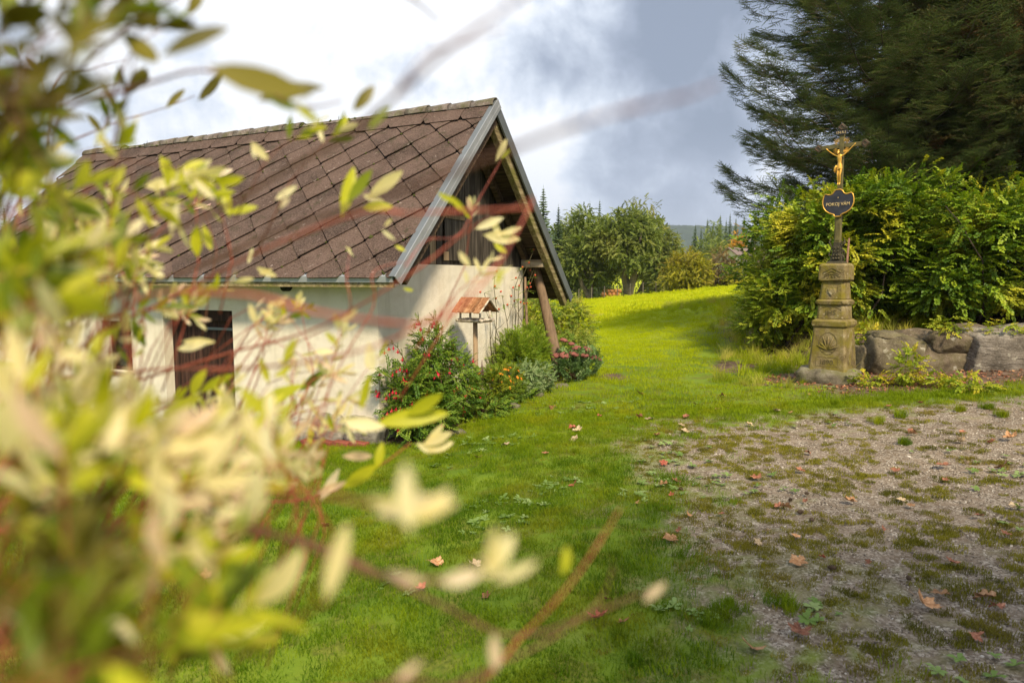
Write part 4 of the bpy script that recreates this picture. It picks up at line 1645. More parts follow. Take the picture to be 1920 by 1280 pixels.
def crucified():
    """small gilded figure, one continuous skinned body"""
    J = {}
    def v(n, x, z, r, y=-0.062):
        J[n] = (Vector((x, y, z)), r)
    v('pelvis', 0.0, 2.975, 0.026)
    v('waist', 0.0, 3.02, 0.022)
    v('chest', -0.002, 3.075, 0.031)
    v('neckb', -0.004, 3.118, 0.020)
    v('neck', -0.010, 3.135, 0.012, -0.067)
    v('head', -0.022, 3.158, 0.019, -0.074)
    v('crown', -0.026, 3.185, 0.016, -0.076)
    for s, nm in ((-1, 'l'), (1, 'r')):
        up = 0.03 if s > 0 else 0.0
        v('sh' + nm, s * 0.036, 3.112, 0.0135)
        v('el' + nm, s * 0.098, 3.150 + up * 0.5, 0.0092, -0.058)
        v('wr' + nm, s * 0.158, 3.200 + up, 0.0068, -0.048)
        v('pa' + nm, s * 0.180, 3.222 + up, 0.0075, -0.044)
        v('hip' + nm, s * 0.018, 2.950, 0.0215)
        v('th' + nm, s * 0.018, 2.895, 0.0195, -0.072)
        v('kn' + nm, s * 0.014, 2.850, 0.0140, -0.082)
        v('ca' + nm, s * 0.013, 2.805, 0.0140, -0.070)
        v('an' + nm, s * 0.011, 2.745, 0.0085, -0.060)
        v('ft' + nm, s * 0.012, 2.715, 0.0085, -0.078)
    E = [('pelvis', 'waist'), ('waist', 'chest'), ('chest', 'neckb'), ('neckb', 'neck'), ('neck', 'head'), ('head', 'crown')]
    for nm in 'lr':
        E += [('neckb', 'sh' + nm), ('sh' + nm, 'el' + nm), ('el' + nm, 'wr' + nm), ('wr' + nm, 'pa' + nm), ('pelvis', 'hip' + nm), ('hip' + nm, 'th' + nm), ('th' + nm, 'kn' + nm), ('kn' + nm, 'ca' + nm), ('ca' + nm, 'an' + nm), ('an' + nm, 'ft' + nm)]
    # five small fingers on each hand
    for s, nm in ((-1, 'l'), (1, 'r')):
        for k in range(5):
            a = 0.9 + (k - 2) * 0.33
            ln = (0.013, 0.018, 0.020, 0.018, 0.014)[k]
            c0 = J['pa' + nm][0]
            J['f%d%s' % (k, nm)] = (c0 + Vector((s * math.cos(a) * ln, -0.004, math.sin(a) * ln)), 0.0026)
            E.append(('pa' + nm, 'f%d%s' % (k, nm)))
    names = list(J)
    me = bpy.data.meshes.new('figure')
    me.from_pydata([J[n][0] for n in names], [(names.index(a), names.index(b_)) for a, b_ in E], [])
    o = link_mesh('gilded_figure', me, xb)
    me.materials.append(M_gold)
    md = o.modifiers.new('skin', 'SKIN')
    md.use_smooth_shade = True
    sv = me.skin_vertices[0].data
    for i, n in enumerate(names):
        sv[i].radius = (J[n][1], J[n][1] * 0.9)
        sv[i].use_root = (n == 'pelvis')
    o.modifiers.new('sub', 'SUBSURF').levels = 1
    o.modifiers['sub'].render_levels = 2
    # cloth round the hips, knotted at the side
    q = MB()
    ring = []
    for z, r_, rd in ((2.995, 0.030, 0.028), (2.965, 0.038, 0.032), (2.925, 0.040, 0.034)):
        ring.append([(math.cos(2 * PI * k / 14) * r_ * (1 + 0.07 * math.sin(5 * k)), -0.066 + math.sin(2 * PI * k / 14) * rd * (1 + 0.07 * math.cos(4 * k)), z + 0.008 * math.sin(k * 1.3) + 0.012 * math.cos(2 * PI * k / 14)) for k in range(14)])
    n0 = len(q.v)
    for r_ in ring:
        q.v += r_
    for j in range(2):
        for k in range(14):
            q.f.append((n0 + j * 14 + k, n0 + j * 14 + (k + 1) % 14, n0 + (j + 1) * 14 + (k + 1) % 14, n0 + (j + 1) * 14 + k))
    q.tube([(-0.036, -0.075, 2.985), (-0.052, -0.082, 2.955), (-0.058, -0.080, 2.915), (-0.048, -0.078, 2.88)], [0.010, 0.014, 0.013, 0.004], 7)
    q.build('loincloth', M_gold, o, True)
    # hair, beard and crown of thorns
    q = MB()
    q.tube([(-0.024, -0.062, 3.20), (-0.028, -0.058, 3.180), (-0.020, -0.056, 3.150), (-0.012, -0.060, 3.128)], [0.012, 0.0175, 0.015, 0.006], 8)
    q.tube([(-0.021, -0.090, 3.152), (-0.021, -0.093, 3.140), (-0.02, -0.088, 3.132)], [0.007, 0.006, 0.002], 6)
    q.build('hair', M_gold, o, True)
    q = MB()
    q.tube([(-0.025 + 0.019 * math.cos(a), -0.075 + 0.018 * math.sin(a), 3.186 + 0.003 * math.sin(3 * a)) for a in [2 * PI * k / 12 for k in range(13)]], 0.0035, 5)
    q.build('thorn_crown', M_gold, o)
    # nose and eye sockets
    q = MB()
    q.tube([(-0.023, -0.092, 3.176), (-0.023, -0.099, 3.164), (-0.023, -0.092, 3.161)], [0.0015, 0.0032, 0.0015], 5)
    q.build('nose', M_gold, o)


crucified()

# ------------------------------------------------------------------ boulder wall right of the cross
M_b1 = stone_material('boulder_grey', (0.05, 0.04, 0.024), (0.14, 0.115, 0.075), (0.27, 0.235, 0.17), moss=(0.10, 0.09, 0.025), scale=3.0)
M_b2 = stone_material('boulder_brown', (0.05, 0.038, 0.024), (0.145, 0.11, 0.075), (0.29, 0.235, 0.18), lichen=(0.56, 0.54, 0.48), moss=(0.09, 0.08, 0.03), scale=4.0)
M_b3 = stone_material('banded_slab', (0.07, 0.058, 0.045), (0.21, 0.18, 0.145), (0.36, 0.32, 0.28), scale=3.0, bands=True)
def facet(me, seed, n=9, lo=0.72, hi=0.95):
    """cut flat faces into a boulder"""
    r = random.Random(seed)
    co = [v.co.copy() for v in me.vertices]
    sx = max(abs(c.x) for c in co); sy = max(abs(c.y) for c in co); sz = max(abs(c.z) for c in co)
    pl = []
    for k in range(n):
        v = Vector((r.gauss(0, 1), r.gauss(0, 1) - 0.8, r.gauss(0, 1) * 0.8)).normalized()
        pl.append((v, r.uniform(lo, hi)))
    for v in me.vertices:
        p = Vector((v.co.x / sx, v.co.y / sy, v.co.z / sz))
        for nrm, d in pl:
            s = p.dot(nrm) - d
            if s > 0:
                p -= nrm * s * 0.92
        nz = mnoise.fractal(p * 6 + Vector((seed, 0, 0)), 1.0, 2.0, 4) * 0.025
        p *= 1 + nz
        v.co = Vector((p.x * sx, p.y * sy, p.z * sz))
    me.update()


wallq = empty('boulder_wall', (6.0, 10.1, hz(6.0, 9.8)), 0, 'low retaining wall of big grey boulders under the hedge', 'stone wall')


def boulder(px0, px1, py0, py1, depth, thick, m, seed, box=0.6, rough=0.14, rot=(0, 0, 0), label=None):
    a, b_ = at(px0, py0, depth), at(px1, py1, depth)
    c_ = (a + b_) / 2
    sx, sz = (b_.x - a.x) / 2, (a.z - b_.z) / 2
    me = rock_mesh('stone', seed, (sx * 1.12, thick, sz * 1.14), m, 5, rough, box, True, 1.3)
    facet(me, seed)
    o = link_mesh('stone', me, wallq)
    o.location = c_ + Vector((0, thick * 0.5, 0)) - wallq.location
    o.rotation_euler = rot
    if label:
        o['label'] = label


boulder(1636, 1738, 632, 735, 10.0, 0.35, M_b1, 3, 0.55, 0.10, (0.15, 0.03, 0))
boulder(1708, 1842, 652, 735, 9.9, 0.33, M_b2, 17, 0.5, 0.20, (0.1, 0.05, -0.1))
boulder(1832, 1995, 625, 742, 9.6, 0.38, M_b3, 29, 0.75, 0.07, (0.25, -0.06, 0.1), 'pale banded slab with a sloping top')
boulder(1758, 1843, 626, 665, 9.75, 0.26, M_b2, 41, 0.25, 0.14, (0.1, 0.08, 0), 'flat rounded stone lying on top')
boulder(1640, 1696, 622, 642, 10.05, 0.25, M_b1, 53, 0.3, 0.15)
boulder(1693, 1762, 620, 655, 10.25, 0.25, M_b2, 61, 0.4, 0.2)
boulder(1805, 1862, 606, 645, 10.1, 0.25, M_b2, 71, 0.4, 0.2)
boulder(1603, 1642, 650, 705, 10.2, 0.25, M_b1, 83, 0.45, 0.2)
boulder(1985, 2120, 640, 760, 9.5, 0.35, M_b1, 93, 0.55, 0.12)
boulder(2110, 2260, 650, 770, 9.45, 0.35, M_b2, 97, 0.55, 0.12)
boulder(1600, 1900, 640, 700, 10.7, 0.35, M_b1, 99, 0.5, 0.2)
# ------------------------------------------------------------------ foliage building blocks
def sprig_mesh(name, seed, n, tw, ll, lw, m, droop=0.15, spread=1.0, tip=True, flat=0.35, wood=None, fold=0.18):
    """a twig along +x with leaves left and right, faces up (+z)"""
    r = random.Random(seed)
    V, F, MI = [], [], []
    for i in range(n):
        f = (i + 0.5) / n
        x0 = tw * f
        z0 = -droop * x0 * f
        sd = 1 if i % 2 else -1
        a = sd * r.uniform(0.7, 1.25) * spread * (1 - 0.45 * f)
        if tip and i == n - 1:
            a = r.uniform(-0.2, 0.2)
        L = ll * r.uniform(0.7, 1.15)
        W = lw * r.uniform(0.8, 1.15)
        d = Vector((math.cos(a), math.sin(a), r.uniform(-0.5, 0.15)))
        d.normalize()
        up = Vector((r.uniform(-flat, flat), r.uniform(-flat, flat), 1)).normalized()
        s = up.cross(d).normalized()
        u = d.cross(s)
        b0 = Vector((x0, sd * 0.004, z0))
        k = len(V)
        V += [b0, b0 + d * L * 0.32 + s * W * 0.45 + u * W * fold, b0 + d * L * 0.72 + s * W * 0.40 + u * W * fold * 0.6, b0 + d * L - u * L * 0.12,
              b0 + d * L * 0.72 - s * W * 0.40 + u * W * fold * 0.6, b0 + d * L * 0.32 - s * W * 0.45 + u * W * fold, b0 + d * L * 0.5 - u * 0.0]
        F += [(k, k + 6, k + 1), (k + 1, k + 6, k + 2), (k + 2, k + 6, k + 3), (k + 3, k + 6, k + 4), (k + 4, k + 6, k + 5), (k + 5, k + 6, k)]
        MI += [0] * 6
    if wood:
        k = len(V)
        wd = tw * 0.008
        V += [Vector((0, -wd, 0)), Vector((0, wd, 0)), Vector((tw, 0, -droop * tw)), Vector((0, 0, wd * 1.6))]
        F += [(k, k + 1, k + 2), (k, k + 2, k + 3), (k + 1, k + 3, k + 2)]
        MI += [1] * 3
    me = bpy.data.meshes.new(name)
    me.from_pydata([tuple(v) for v in V], [], F)
    me.materials.append(m)
    if wood:
        me.materials.append(wood)
    me.polygons.foreach_set('material_index', MI)
    me.update()
    return me


M_bark = plain_mat('dark_bark', (0.075, 0.055, 0.04), 0.9, 0.4, 12.0, 0.5, 0.006, stretch=(3, 3, 0.6))
M_bark_pale = plain_mat('grey_bark', (0.17, 0.145, 0.115), 0.9, 0.4, 6.0, 0.5, 0.01, stretch=(3, 3, 0.6))
M_twig = plain_mat('brown_twig', (0.14, 0.075, 0.045), 0.8, 0.3, 20.0, 0)

L_hedge = leaf_mat('hedge_leaf', [(0.045, 0.10, 0.008), (0.10, 0.185, 0.012), (0.22, 0.32, 0.016), (0.38, 0.44, 0.025)], 0.24, alt=(0.56, 0.50, 0.03), patch=-0.05, patch_scale=1.1)
L_hedge_y = leaf_mat('turning_leaf', [(0.09, 0.15, 0.012), (0.19, 0.28, 0.015), (0.34, 0.40, 0.025), (0.52, 0.50, 0.04)], 0.25, alt=(0.56, 0.46, 0.03), patch=-0.08, patch_scale=1.3)
pc_hedge = proto_collection('hedge_sprig', [sprig_mesh('sprig', 500 + s, 15, 0.26, 0.050, 0.040, L_hedge, wood=M_twig, droop=0.12) for s in range(4)])
pc_hedge_y = proto_collection('turning_sprig', [sprig_mesh('sprig', 510 + s, 15, 0.22, 0.036, 0.026, L_hedge_y, wood=M_twig) for s in range(4)])


def lump(D, seed):
    """smooth 3-d bumps as a function of direction*position, about -1..1"""
    r = np.random.default_rng(seed)
    t = 0
    for k in range(7):
        w = r.normal(0, 1, 3)
        w = w / np.linalg.norm(w) * r.uniform(1.5, 7.0)
        t = t + np.sin(D @ w + r.uniform(0, 6)) / (1 + 0.35 * k)
    return t / 2.6


def crown_points(lobes, n, seed, shell=0.72, rough=0.28, zmin=None, upbias=0.0, tuft=0.55):
    """lobes: (cx,cy,cz, rx,ry,rz). Points gather in layered tufts near the lobes' skins."""
    r = np.random.default_rng(seed)
    L = np.array(lobes, dtype=float)
    wgt = (L[:, 3] * L[:, 4] + L[:, 4] * L[:, 5] + L[:, 3] * L[:, 5])
    wgt = wgt / wgt.sum()
    P, O = [], []
    while sum(len(a) for a in P) < n:
        m_ = n * 2
        li = r.choice(len(L), m_, p=wgt)
        D = unit(r.normal(0, 1, (m_, 3)) + np.array([0, 0, upbias]))
        q = np.where(r.random(m_) < shell, 1 - np.abs(r.normal(0, 0.13, m_)), r.random(m_) ** 0.5)
        q = q * (1 + rough * lump(D * 2.2 + li[:, None] * 5.1, seed))
        pos = L[li, :3] + D * L[li, 3:] * q[:, None]
        # holes and clumps: keep where a wavy 3-d field is high
        fld = lump(pos * np.array([1.6, 1.6, 2.6]) / np.mean(L[:, 3:]) ** 0.6, seed + 50)
        keep = r.random(m_) < np.clip(0.55 + tuft * fld * 1.1, 0.04, 1)
        if zmin is not None:
            keep &= pos[:, 2] > zmin
        P.append(pos[keep])
        O.append(D[keep])
    return np.concatenate(P)[:n], np.concatenate(O)[:n]


def foliage(name, col, nproto, lobes, n, seed, smin, smax, parent, outw=0.8, upw=0.0, rnd=0.6, hang=0.0, zmin=None, **kw):
    P, D = crown_points(lobes, n, seed, zmin=zmin, **kw)
    r = np.random.default_rng(seed + 1)
    X = unit(D * np.array([outw, outw, outw * 0.35]) + r.normal(0, rnd * 0.5, (n, 3)) + np.array([0, 0, upw - hang]))
    up = unit(np.array([[0, 0, 1.0]]) + 0.45 * D + r.normal(0, 0.22, (n, 3)))
    rot = euler_axes(X, up)
    # the parent's origin is the foot of the plant
    base = np.array(parent.location) if parent is not None else np.zeros(3)
    return scatter(name, col, P - base, rot, r.uniform(smin, smax, n), r.integers(0, nproto, n), parent)


def stems(name, base, tips, r0, m, parent, seed, wob=0.08, n=7, sides=6):
    """one mesh of several stems from the foot to the tips (world coordinates)"""
    r = random.Random(seed)
    q = MB()
    off = Vector(parent.location)
    for (b_, t_) in tips:
        b_, t_ = Vector(b_) + Vector(base) * 0, Vector(t_)
        pts, rad = [], []
        L_ = (t_ - b_).length
        bend = Vector((r.gauss(0, 1), r.gauss(0, 1), 0)) * L_ * wob
        for i in range(n + 1):
            f = i / n
            p = b_.lerp(t_, f) + bend * math.sin(f * PI) + Vector((r.gauss(0, 1), r.gauss(0, 1), 0)) * L_ * 0.012
            pts.append(p - off)
            rad.append(r0 * (1 - 0.8 * f) * r.uniform(0.9, 1.1))
        q.tube(pts, rad, sides)
    return q.build(name, m, parent, True)


# ------------------------------------------------------------------ hedge shrubs beside and behind the cross
def shrub(name, x, y, label, lobes, col, npro, n, seed, smin, smax, cat='shrub', nst=14, r0=0.02, group=None, **kw):
    t = empty(name, (x, y, hz(x, y)), 0, label, cat, group)
    foliage('foliage', col, npro, lobes, n, seed, smin, smax, t, **kw)
    r = random.Random(seed)
    L = []
    for k in range(nst):
        lb = lobes[r.randrange(len(lobes))]
        bx, by = x + r.gauss(0, 0.25) + (lb[0] - x) * 0.5, y + r.gauss(0, 0.18) + (lb[1] - y) * 0.5
        L.append(((bx, by, hz(bx, by) - 0.08), (lb[0] + r.gauss(0, lb[3] * 0.45), lb[1] + r.gauss(0, lb[4] * 0.45), lb[2] + r.uniform(-0.2, 0.75) * lb[5])))
    stems('stems', (0, 0, 0), L, r0, M_bark, t, seed)
    return t


shrub('yellowing_shrub', 4.9, 12.6, 'dense shrub with yellowing small leaves at the left edge of the hedge, beside the cross',
      [(5.30, 12.9, 1.70, 0.70, 0.8, 0.85), (4.80, 12.6, 1.30, 0.45, 0.6, 0.55), (5.45, 12.4, 1.5, 0.55, 0.5, 0.7), (5.30, 13.0, 2.35, 0.45, 0.6, 0.45), (4.70, 12.8, 0.85, 0.40, 0.5, 0.35)],
      pc_hedge_y, 4, 5200, 301, 0.7, 1.2, outw=0.9, upw=0.15, rnd=0.7, zmin=0.45, tuft=1.1, rough=0.4)
shrub('hedge_shrub', 6.1, 12.2, 'tall green shrub directly behind the iron cross',
      [(5.75, 12.3, 2.15, 0.95, 0.85, 1.1), (6.7, 12.2, 2.45, 0.9, 0.85, 1.05), (6.2, 12.4, 1.5, 1.0, 0.7, 0.7), (6.3, 12.5, 2.85, 0.7, 0.6, 0.5), (5.5, 12.6, 2.65, 0.55, 0.6, 0.5)],
      pc_hedge, 4, 5200, 311, 0.7, 1.2, outw=0.8, rnd=0.5, zmin=1.15, tuft=1.2, rough=0.4)
shrub('hedge_shrub', 8.1, 11.7, 'broad green shrub with layered leaves above the boulder wall',
      [(7.6, 11.5, 2.15, 1.0, 0.95, 0.95), (8.5, 11.6, 2.25, 1.05, 1.0, 0.95), (7.9, 11.9, 2.75, 1.1, 0.9, 0.7), (7.1, 11.3, 1.55, 0.45, 0.5, 0.35), (8.4, 11.1, 1.75, 0.8, 0.6, 0.5)],
      pc_hedge, 4, 5600, 321, 0.7, 1.25, outw=0.8, rnd=0.5, zmin=1.2, tuft=1.2, rough=0.4)
shrub('hedge_shrub', 10.2, 11.4, 'green shrub at the right end of the hedge, past the banded slab',
      [(9.8, 11.2, 2.1, 1.1, 1.0, 1.2), (10.9, 11.3, 2.2, 1.2, 1.0, 1.3), (10.2, 11.7, 2.9, 1.2, 0.9, 0.8)],
      pc_hedge, 4, 4600, 331, 0.8, 1.3, outw=0.8, rnd=0.5, zmin=1.2, tuft=1.2, rough=0.4)
# dark inner growth of the hedge: an older shrub standing behind the others
shrub('rear_shrub', 7.4, 14.0, 'dark older shrub growing behind the hedge in the shade of the spruce',
      [(5.9, 14.0, 1.9, 1.2, 0.7, 1.5), (7.6, 13.7, 2.0, 1.3, 0.7, 1.6), (9.6, 13.4, 2.0, 1.4, 0.7, 1.7), (11.5, 13.2, 2.0, 1.3, 0.7, 1.7), (13.2, 13.0, 2.0, 1.3, 0.7, 1.7)],
      pc_hedge, 4, 5200, 341, 1.0, 1.7, nst=34, r0=0.03, rnd=0.8)

# low plants at the foot of the wall
L_low = leaf_mat('yellow_green_leaf', [(0.14, 0.22, 0.012), (0.28, 0.36, 0.02), (0.46, 0.48, 0.03)], 0.35, alt=(0.60, 0.46, 0.03), patch=0.0, patch_scale=4.0)
pc_low = proto_collection('low_sprig', [sprig_mesh('sprig', 530 + s, 9, 0.14, 0.045, 0.036, L_low, wood=M_twig) for s in range(3)])
for (px_, py_, w_, h_, lab) in ((1703, 722, 0.17, 0.42, 'small yellow leaved sapling in front of the grey boulder'), (1772, 725, 0.16, 0.12, 'low yellow green herb at the foot of the brown boulder'),
                                (1822, 735, 0.20, 0.16, 'low leafy herb between the brown boulder and the banded slab'), (1640, 722, 0.22, 0.12, 'small green herb at the right foot of the cross pedestal'),
                                (1628, 640, 0.18, 0.50, 'young green leaved sapling close behind the cross pedestal')):
    p = on_ground(px_, py_) if py_ > 700 else Vector((5.45, 10.4, hz(5.45, 10.4)))
    lob = [(p.x, p.y, p.z + h_ * 0.55, w_, w_ * 0.8, h_ * 0.55)]
    t = empty('herb' if h_ < 0.3 else 'sapling', (p.x, p.y, p.z), 0, lab, 'plant')
    foliage('foliage', pc_low, 3, lob, int(40 + 180 * h_), int(px_), 0.6, 1.1, t, rnd=0.9, upw=0.1)
    stems('stems', (0, 0, 0), [((p.x, p.y, p.z - 0.03), (p.x + 0.03 * k, p.y, p.z + h_ * 0.8)) for k in (-2, 0, 1)], 0.006, M_twig, t, 3)
for (x, y, z, lab) in ((6.95, 9.62, 0.93, 'green plant growing out of the wall top beside the banded slab'), (6.3, 9.75, 0.98, 'small green plant trailing over the middle of the boulder wall')):
    t = empty('wall_plant', (x, y, z), 0, lab, 'plant')
    foliage('foliage', pc_low, 3, [(x, y, z + 0.04, 0.24, 0.18, 0.14)], 80, int(x * 100), 0.5, 0.9, t, rnd=0.9)
    stems('stems', (0, 0, 0), [((x, y + 0.05, z - 0.12), (x + 0.05 * k, y - 0.03, z + 0.08)) for k in (-2, 0, 2)], 0.005, M_twig, t, 3)
# dead leaning stick behind the pedestal
p = Vector((5.33, 11.1, hz(5.33, 11.1)))
q = MB()
q.tube([(0, 0, -0.1), (0.04, 0, 0.6), (0.07, 0, 1.15), (0.10, 0, 1.75)], [0.03, 0.026, 0.022, 0.014], 7)
o = q.build('dead_stake', plain_mat('reddish_dead_wood', (0.22, 0.12, 0.075), 0.9, 0.4, 12.0), None, True)
o.location = p
tag(o, 'leaning reddish brown dead stem right of the cross pedestal', 'stake')

# ------------------------------------------------------------------ the big spruce, and the pine beside it
def needle_mat(name, cols, alt=None, patch=0.0, trans=0.12, ps=0.7):
    return leaf_mat(name, cols, trans, 0.6, patch, ps, alt, 0.2)


def needle_twig(name, seed, L, nl, n, m, wood, rad=0.9, flat=0.5, forks=0):
    r = random.Random(seed)
    V, F, MI = [], [], []
    axes = [(Vector((0, 0, 0)), Vector((1, 0, 0)), L)]
    for k in range(forks):
        f = 0.2 + 0.6 * k / max(1, forks)
        sd = 1 if k % 2 else -1
        axes.append((Vector((L * f, 0, 0)), Vector((0.55, sd * 0.83, r.uniform(-0.3, 0.1))).normalized(), L * (1 - f) * 0.85))
    tot = sum(a[2] for a in axes)
    for (b_, d, l_) in axes:
        s0 = d.cross(Vector((0, 0, 1))).normalized()
        u0 = s0.cross(d)
        for i in range(int(n * l_ / tot)):
            f = r.random()
            a = r.uniform(0, 2 * PI)
            rd = s0 * math.cos(a) + u0 * math.sin(a) * flat
            nd_ = (d * 0.55 + rd * rad).normalized()
            p = b_ + d * l_ * f
            w = nl * 0.12
            sx = nd_.cross(Vector((r.gauss(0, 1), r.gauss(0, 1), r.gauss(0, 1)))).normalized() * w
            k = len(V)
            ll = nl * r.uniform(0.7, 1.1) * (1 - 0.35 * f)
            V += [p - sx, p + sx, p + nd_ * ll]
            F.append((k, k + 1, k + 2))
            MI.append(0)
        k = len(V)
        w = l_ * 0.012
        V += [b_ - s0 * w, b_ + s0 * w, b_ + u0 * w * 1.5, b_ + d * l_]
        F += [(k, k + 1, k + 3), (k + 1, k + 2, k + 3), (k + 2, k, k + 3)]
        MI += [1] * 3
    me = bpy.data.meshes.new(name)
    me.from_pydata([tuple(v) for v in V], [], F)
    me.materials.append(m)
    me.materials.append(wood)
    me.polygons.foreach_set('material_index', MI)
    me.update()
    return me


M_needle = needle_mat('spruce_needle', [(0.035, 0.062, 0.016), (0.072, 0.118, 0.024), (0.14, 0.19, 0.035)], alt=(0.22, 0.23, 0.06), patch=-0.1)
M_needle_p = needle_mat('pine_needle', [(0.05, 0.065, 0.02), (0.09, 0.11, 0.035), (0.15, 0.155, 0.055)], alt=(0.17, 0.09, 0.03), patch=0.0)
pc_spruce = proto_collection('spruce_twig', [needle_twig('twig', 600 + s, 0.34, 0.020, 560, M_needle, M_twig, forks=6, rad=1.1, flat=0.6) for s in range(3)])
pc_pine = proto_collection('pine_twig', [needle_twig('twig', 610 + s, 0.22, 0.055, 150, M_needle_p, M_twig, rad=0.8, flat=0.9, forks=2) for s in range(3)])


def conifer(name, x, y, h, z_lo, reach, label, col, cat, seed, nwhorl, per, droop, tipup, dens, smin, smax, side=0.42, bare=0.15, hang=0.35, taper_pow=0.8, az=None, jit=0.12):
    r = random.Random(seed)
    z0 = hz(x, y)
    t = empty(name, (x, y, z0), 0, label, cat)
    q = MB()
    q.tube([(r.gauss(0, 0.02), r.gauss(0, 0.02), h * f - (0.2 if f == 0 else 0)) for f in [i / 10 for i in range(11)]], [0.24 * (1 - 0.95 * i / 10) * (h / 15) + 0.01 for i in range(11)], 12)
    q.build('trunk', M_bark, t, True)
    wood = MB()
    PP, XX, SS, UU = [], [], [], []
    for w in range(nwhorl):
        f = w / (nwhorl - 1)
        zb = z_lo + (h * 0.97 - z_lo) * f
        L0 = reach * (1 - f) ** taper_pow + 0.25
        for k in range(per):
            a = 2 * PI * (k + 0.37 * w) / per + r.gauss(0, 0.2)
            if az is not None and not (az[0] < (a % (2 * PI)) < az[1]):
                continue
            L_ = L0 * r.uniform(1 - jit * 2, 1 + jit)
            ca, sa = math.cos(a), math.sin(a)
            dr, tu = droop * r.uniform(0.7, 1.3), tipup * r.uniform(0.7, 1.3)
            n = 9
            pts = []
            zz = zb + r.uniform(-0.12, 0.12)
            bendy = r.gauss(0, 0.06)
            for i in range(n + 1):
                s = i / n
                rr_ = L_ * s
                z = zz - dr * L_ * s + tu * L_ * s ** 3
                pts.append(Vector((ca * rr_ - sa * bendy * L_ * s * s, sa * rr_ + ca * bendy * L_ * s * s, z)))
            wood.tube(pts, [0.022 * (L_ / 3.5) * (1 - 0.9 * i / n) + 0.003 for i in range(n + 1)], 5)
            # twigs along it
            m_ = int(dens * L_ * (1.0 if zb < 9.5 else 0.35))
            for j in range(m_):
                s = bare + (1 - bare) * ((j + r.random()) / m_) ** 0.85
                i = min(n - 1, int(s * n))
                p = pts[i].lerp(pts[i + 1], s * n - i)
                d = (pts[i + 1] - pts[i]).normalized()
                sd = r.choice((-1, 1))
                sx = Vector((-sa, ca, 0)) * sd
                out = r.uniform(0, 1) ** 0.8 * side * L_ * math.sin(min(1, (1.02 - s) * 2.2 + 0.12) * PI / 2) * 0.9
                pos = p + sx * out + d * out * 0.55 - Vector((0, 0, hang * out * r.uniform(0.3, 1.3)))
                dirv = (d * r.uniform(0.35, 1.0) + sx * r.uniform(0.2, 1.2) + Vector((0, 0, r.uniform(-hang, 0.2) + 0.5 * tipup * s))).normalized()
                PP.append(pos)
                XX.append(dirv)
                SS.append(r.uniform(smin, smax))
            for j in range(3):
                PP.append(pts[-1] - (pts[-1] - pts[-2]) * 0.3 * j)
                XX.append(((pts[-1] - pts[-2]).normalized() + Vector((0, 0, 0.15))).normalized())
                SS.append(smax)
    wood.build('branches', M_bark, t, True)
    P_, X_ = np.array([tuple(p) for p in PP]), np.array([tuple(p) for p in XX])
    rg = np.random.default_rng(seed)
    up = unit(np.array([[0, 0, 1.0]]) + rg.normal(0, 0.25, (len(P_), 3)))
    scatter('needles', col, P_, euler_axes(X_, up), np.array(SS), rg.integers(0, 3, len(P_)), t)
    return t


conifer('spruce', 8.35, 15.4, 9.6, 1.9, 2.8, 'tall dark spruce with spreading boughs rising behind the iron cross', pc_spruce, 'spruce', 5, 22, 8, 0.24, 0.36, 66, 0.6, 1.05, taper_pow=0.12, side=0.27, hang=0.42, jit=0.2)
conifer('pine', 10.9, 14.8, 9.8, 2.9, 3.3, 'pine with long brownish needles at the right edge above the hedge', pc_pine, 'pine', 9, 16, 8, 0.10, 0.30, 44, 0.9, 1.5, side=0.45, taper_pow=0.5)
conifer('spruce', 13.8, 17.5, 11.5, 1.5, 4.6, 'second dark spruce behind the pine, at the right edge', pc_spruce, 'spruce', 12, 22, 9, 0.25, 0.4, 28, 1.1, 1.8, taper_pow=0.6)

# ------------------------------------------------------------------ flower bed
L_fuch = leaf_mat('fuchsia_leaf', [(0.05, 0.12, 0.010), (0.13, 0.23, 0.02), (0.30, 0.38, 0.04)], 0.3)
L_fine = leaf_mat('fine_leaf', [(0.12, 0.20, 0.012), (0.22, 0.33, 0.02), (0.36, 0.44, 0.03)], 0.3)
L_varieg = leaf_mat('white_edged_leaf', [(0.09, 0.18, 0.04), (0.22, 0.31, 0.12), (0.38, 0.44, 0.22)], 0.25)
L_sedum = leaf_mat('sedum_leaf', [(0.07, 0.14, 0.04), (0.13, 0.22, 0.07), (0.22, 0.30, 0.11)], 0.15)
L_mari = leaf_mat('marigold_leaf', [(0.07, 0.13, 0.01), (0.16, 0.24, 0.015), (0.34, 0.34, 0.02)], 0.25)
L_back = leaf_mat('garden_shrub_leaf', [(0.07, 0.14, 0.012), (0.15, 0.24, 0.02), (0.28, 0.35, 0.04), (0.45, 0.44, 0.10)], 0.3, alt=(0.42, 0.36, 0.06), patch=-0.02, patch_scale=1.6)
pc_fuch = proto_collection('fuchsia_sprig', [sprig_mesh('sprig', 540 + s, 16, 0.16, 0.036, 0.020, L_fuch, wood=M_twig, flat=0.5) for s in range(3)])
pc_fine = proto_collection('fine_sprig', [sprig_mesh('sprig', 545 + s, 34, 0.14, 0.034, 0.0065, L_fine, flat=0.9, wood=M_twig) for s in range(3)])
pc_mari = proto_collection('marigold_sprig', [sprig_mesh('sprig', 548 + s, 28, 0.12, 0.034, 0.009, L_mari, flat=0.9, wood=M_twig) for s in range(3)])
pc_var = proto_collection('edged_sprig', [sprig_mesh('sprig', 550 + s, 18, 0.11, 0.024, 0.015, L_varieg, flat=0.6, wood=M_twig) for s in range(3)])
pc_sedum = proto_collection('sedum_sprig', [sprig_mesh('sprig', 555 + s, 9, 0.16, 0.055, 0.032, L_sedum, flat=0.5, wood=M_twig) for s in range(3)])
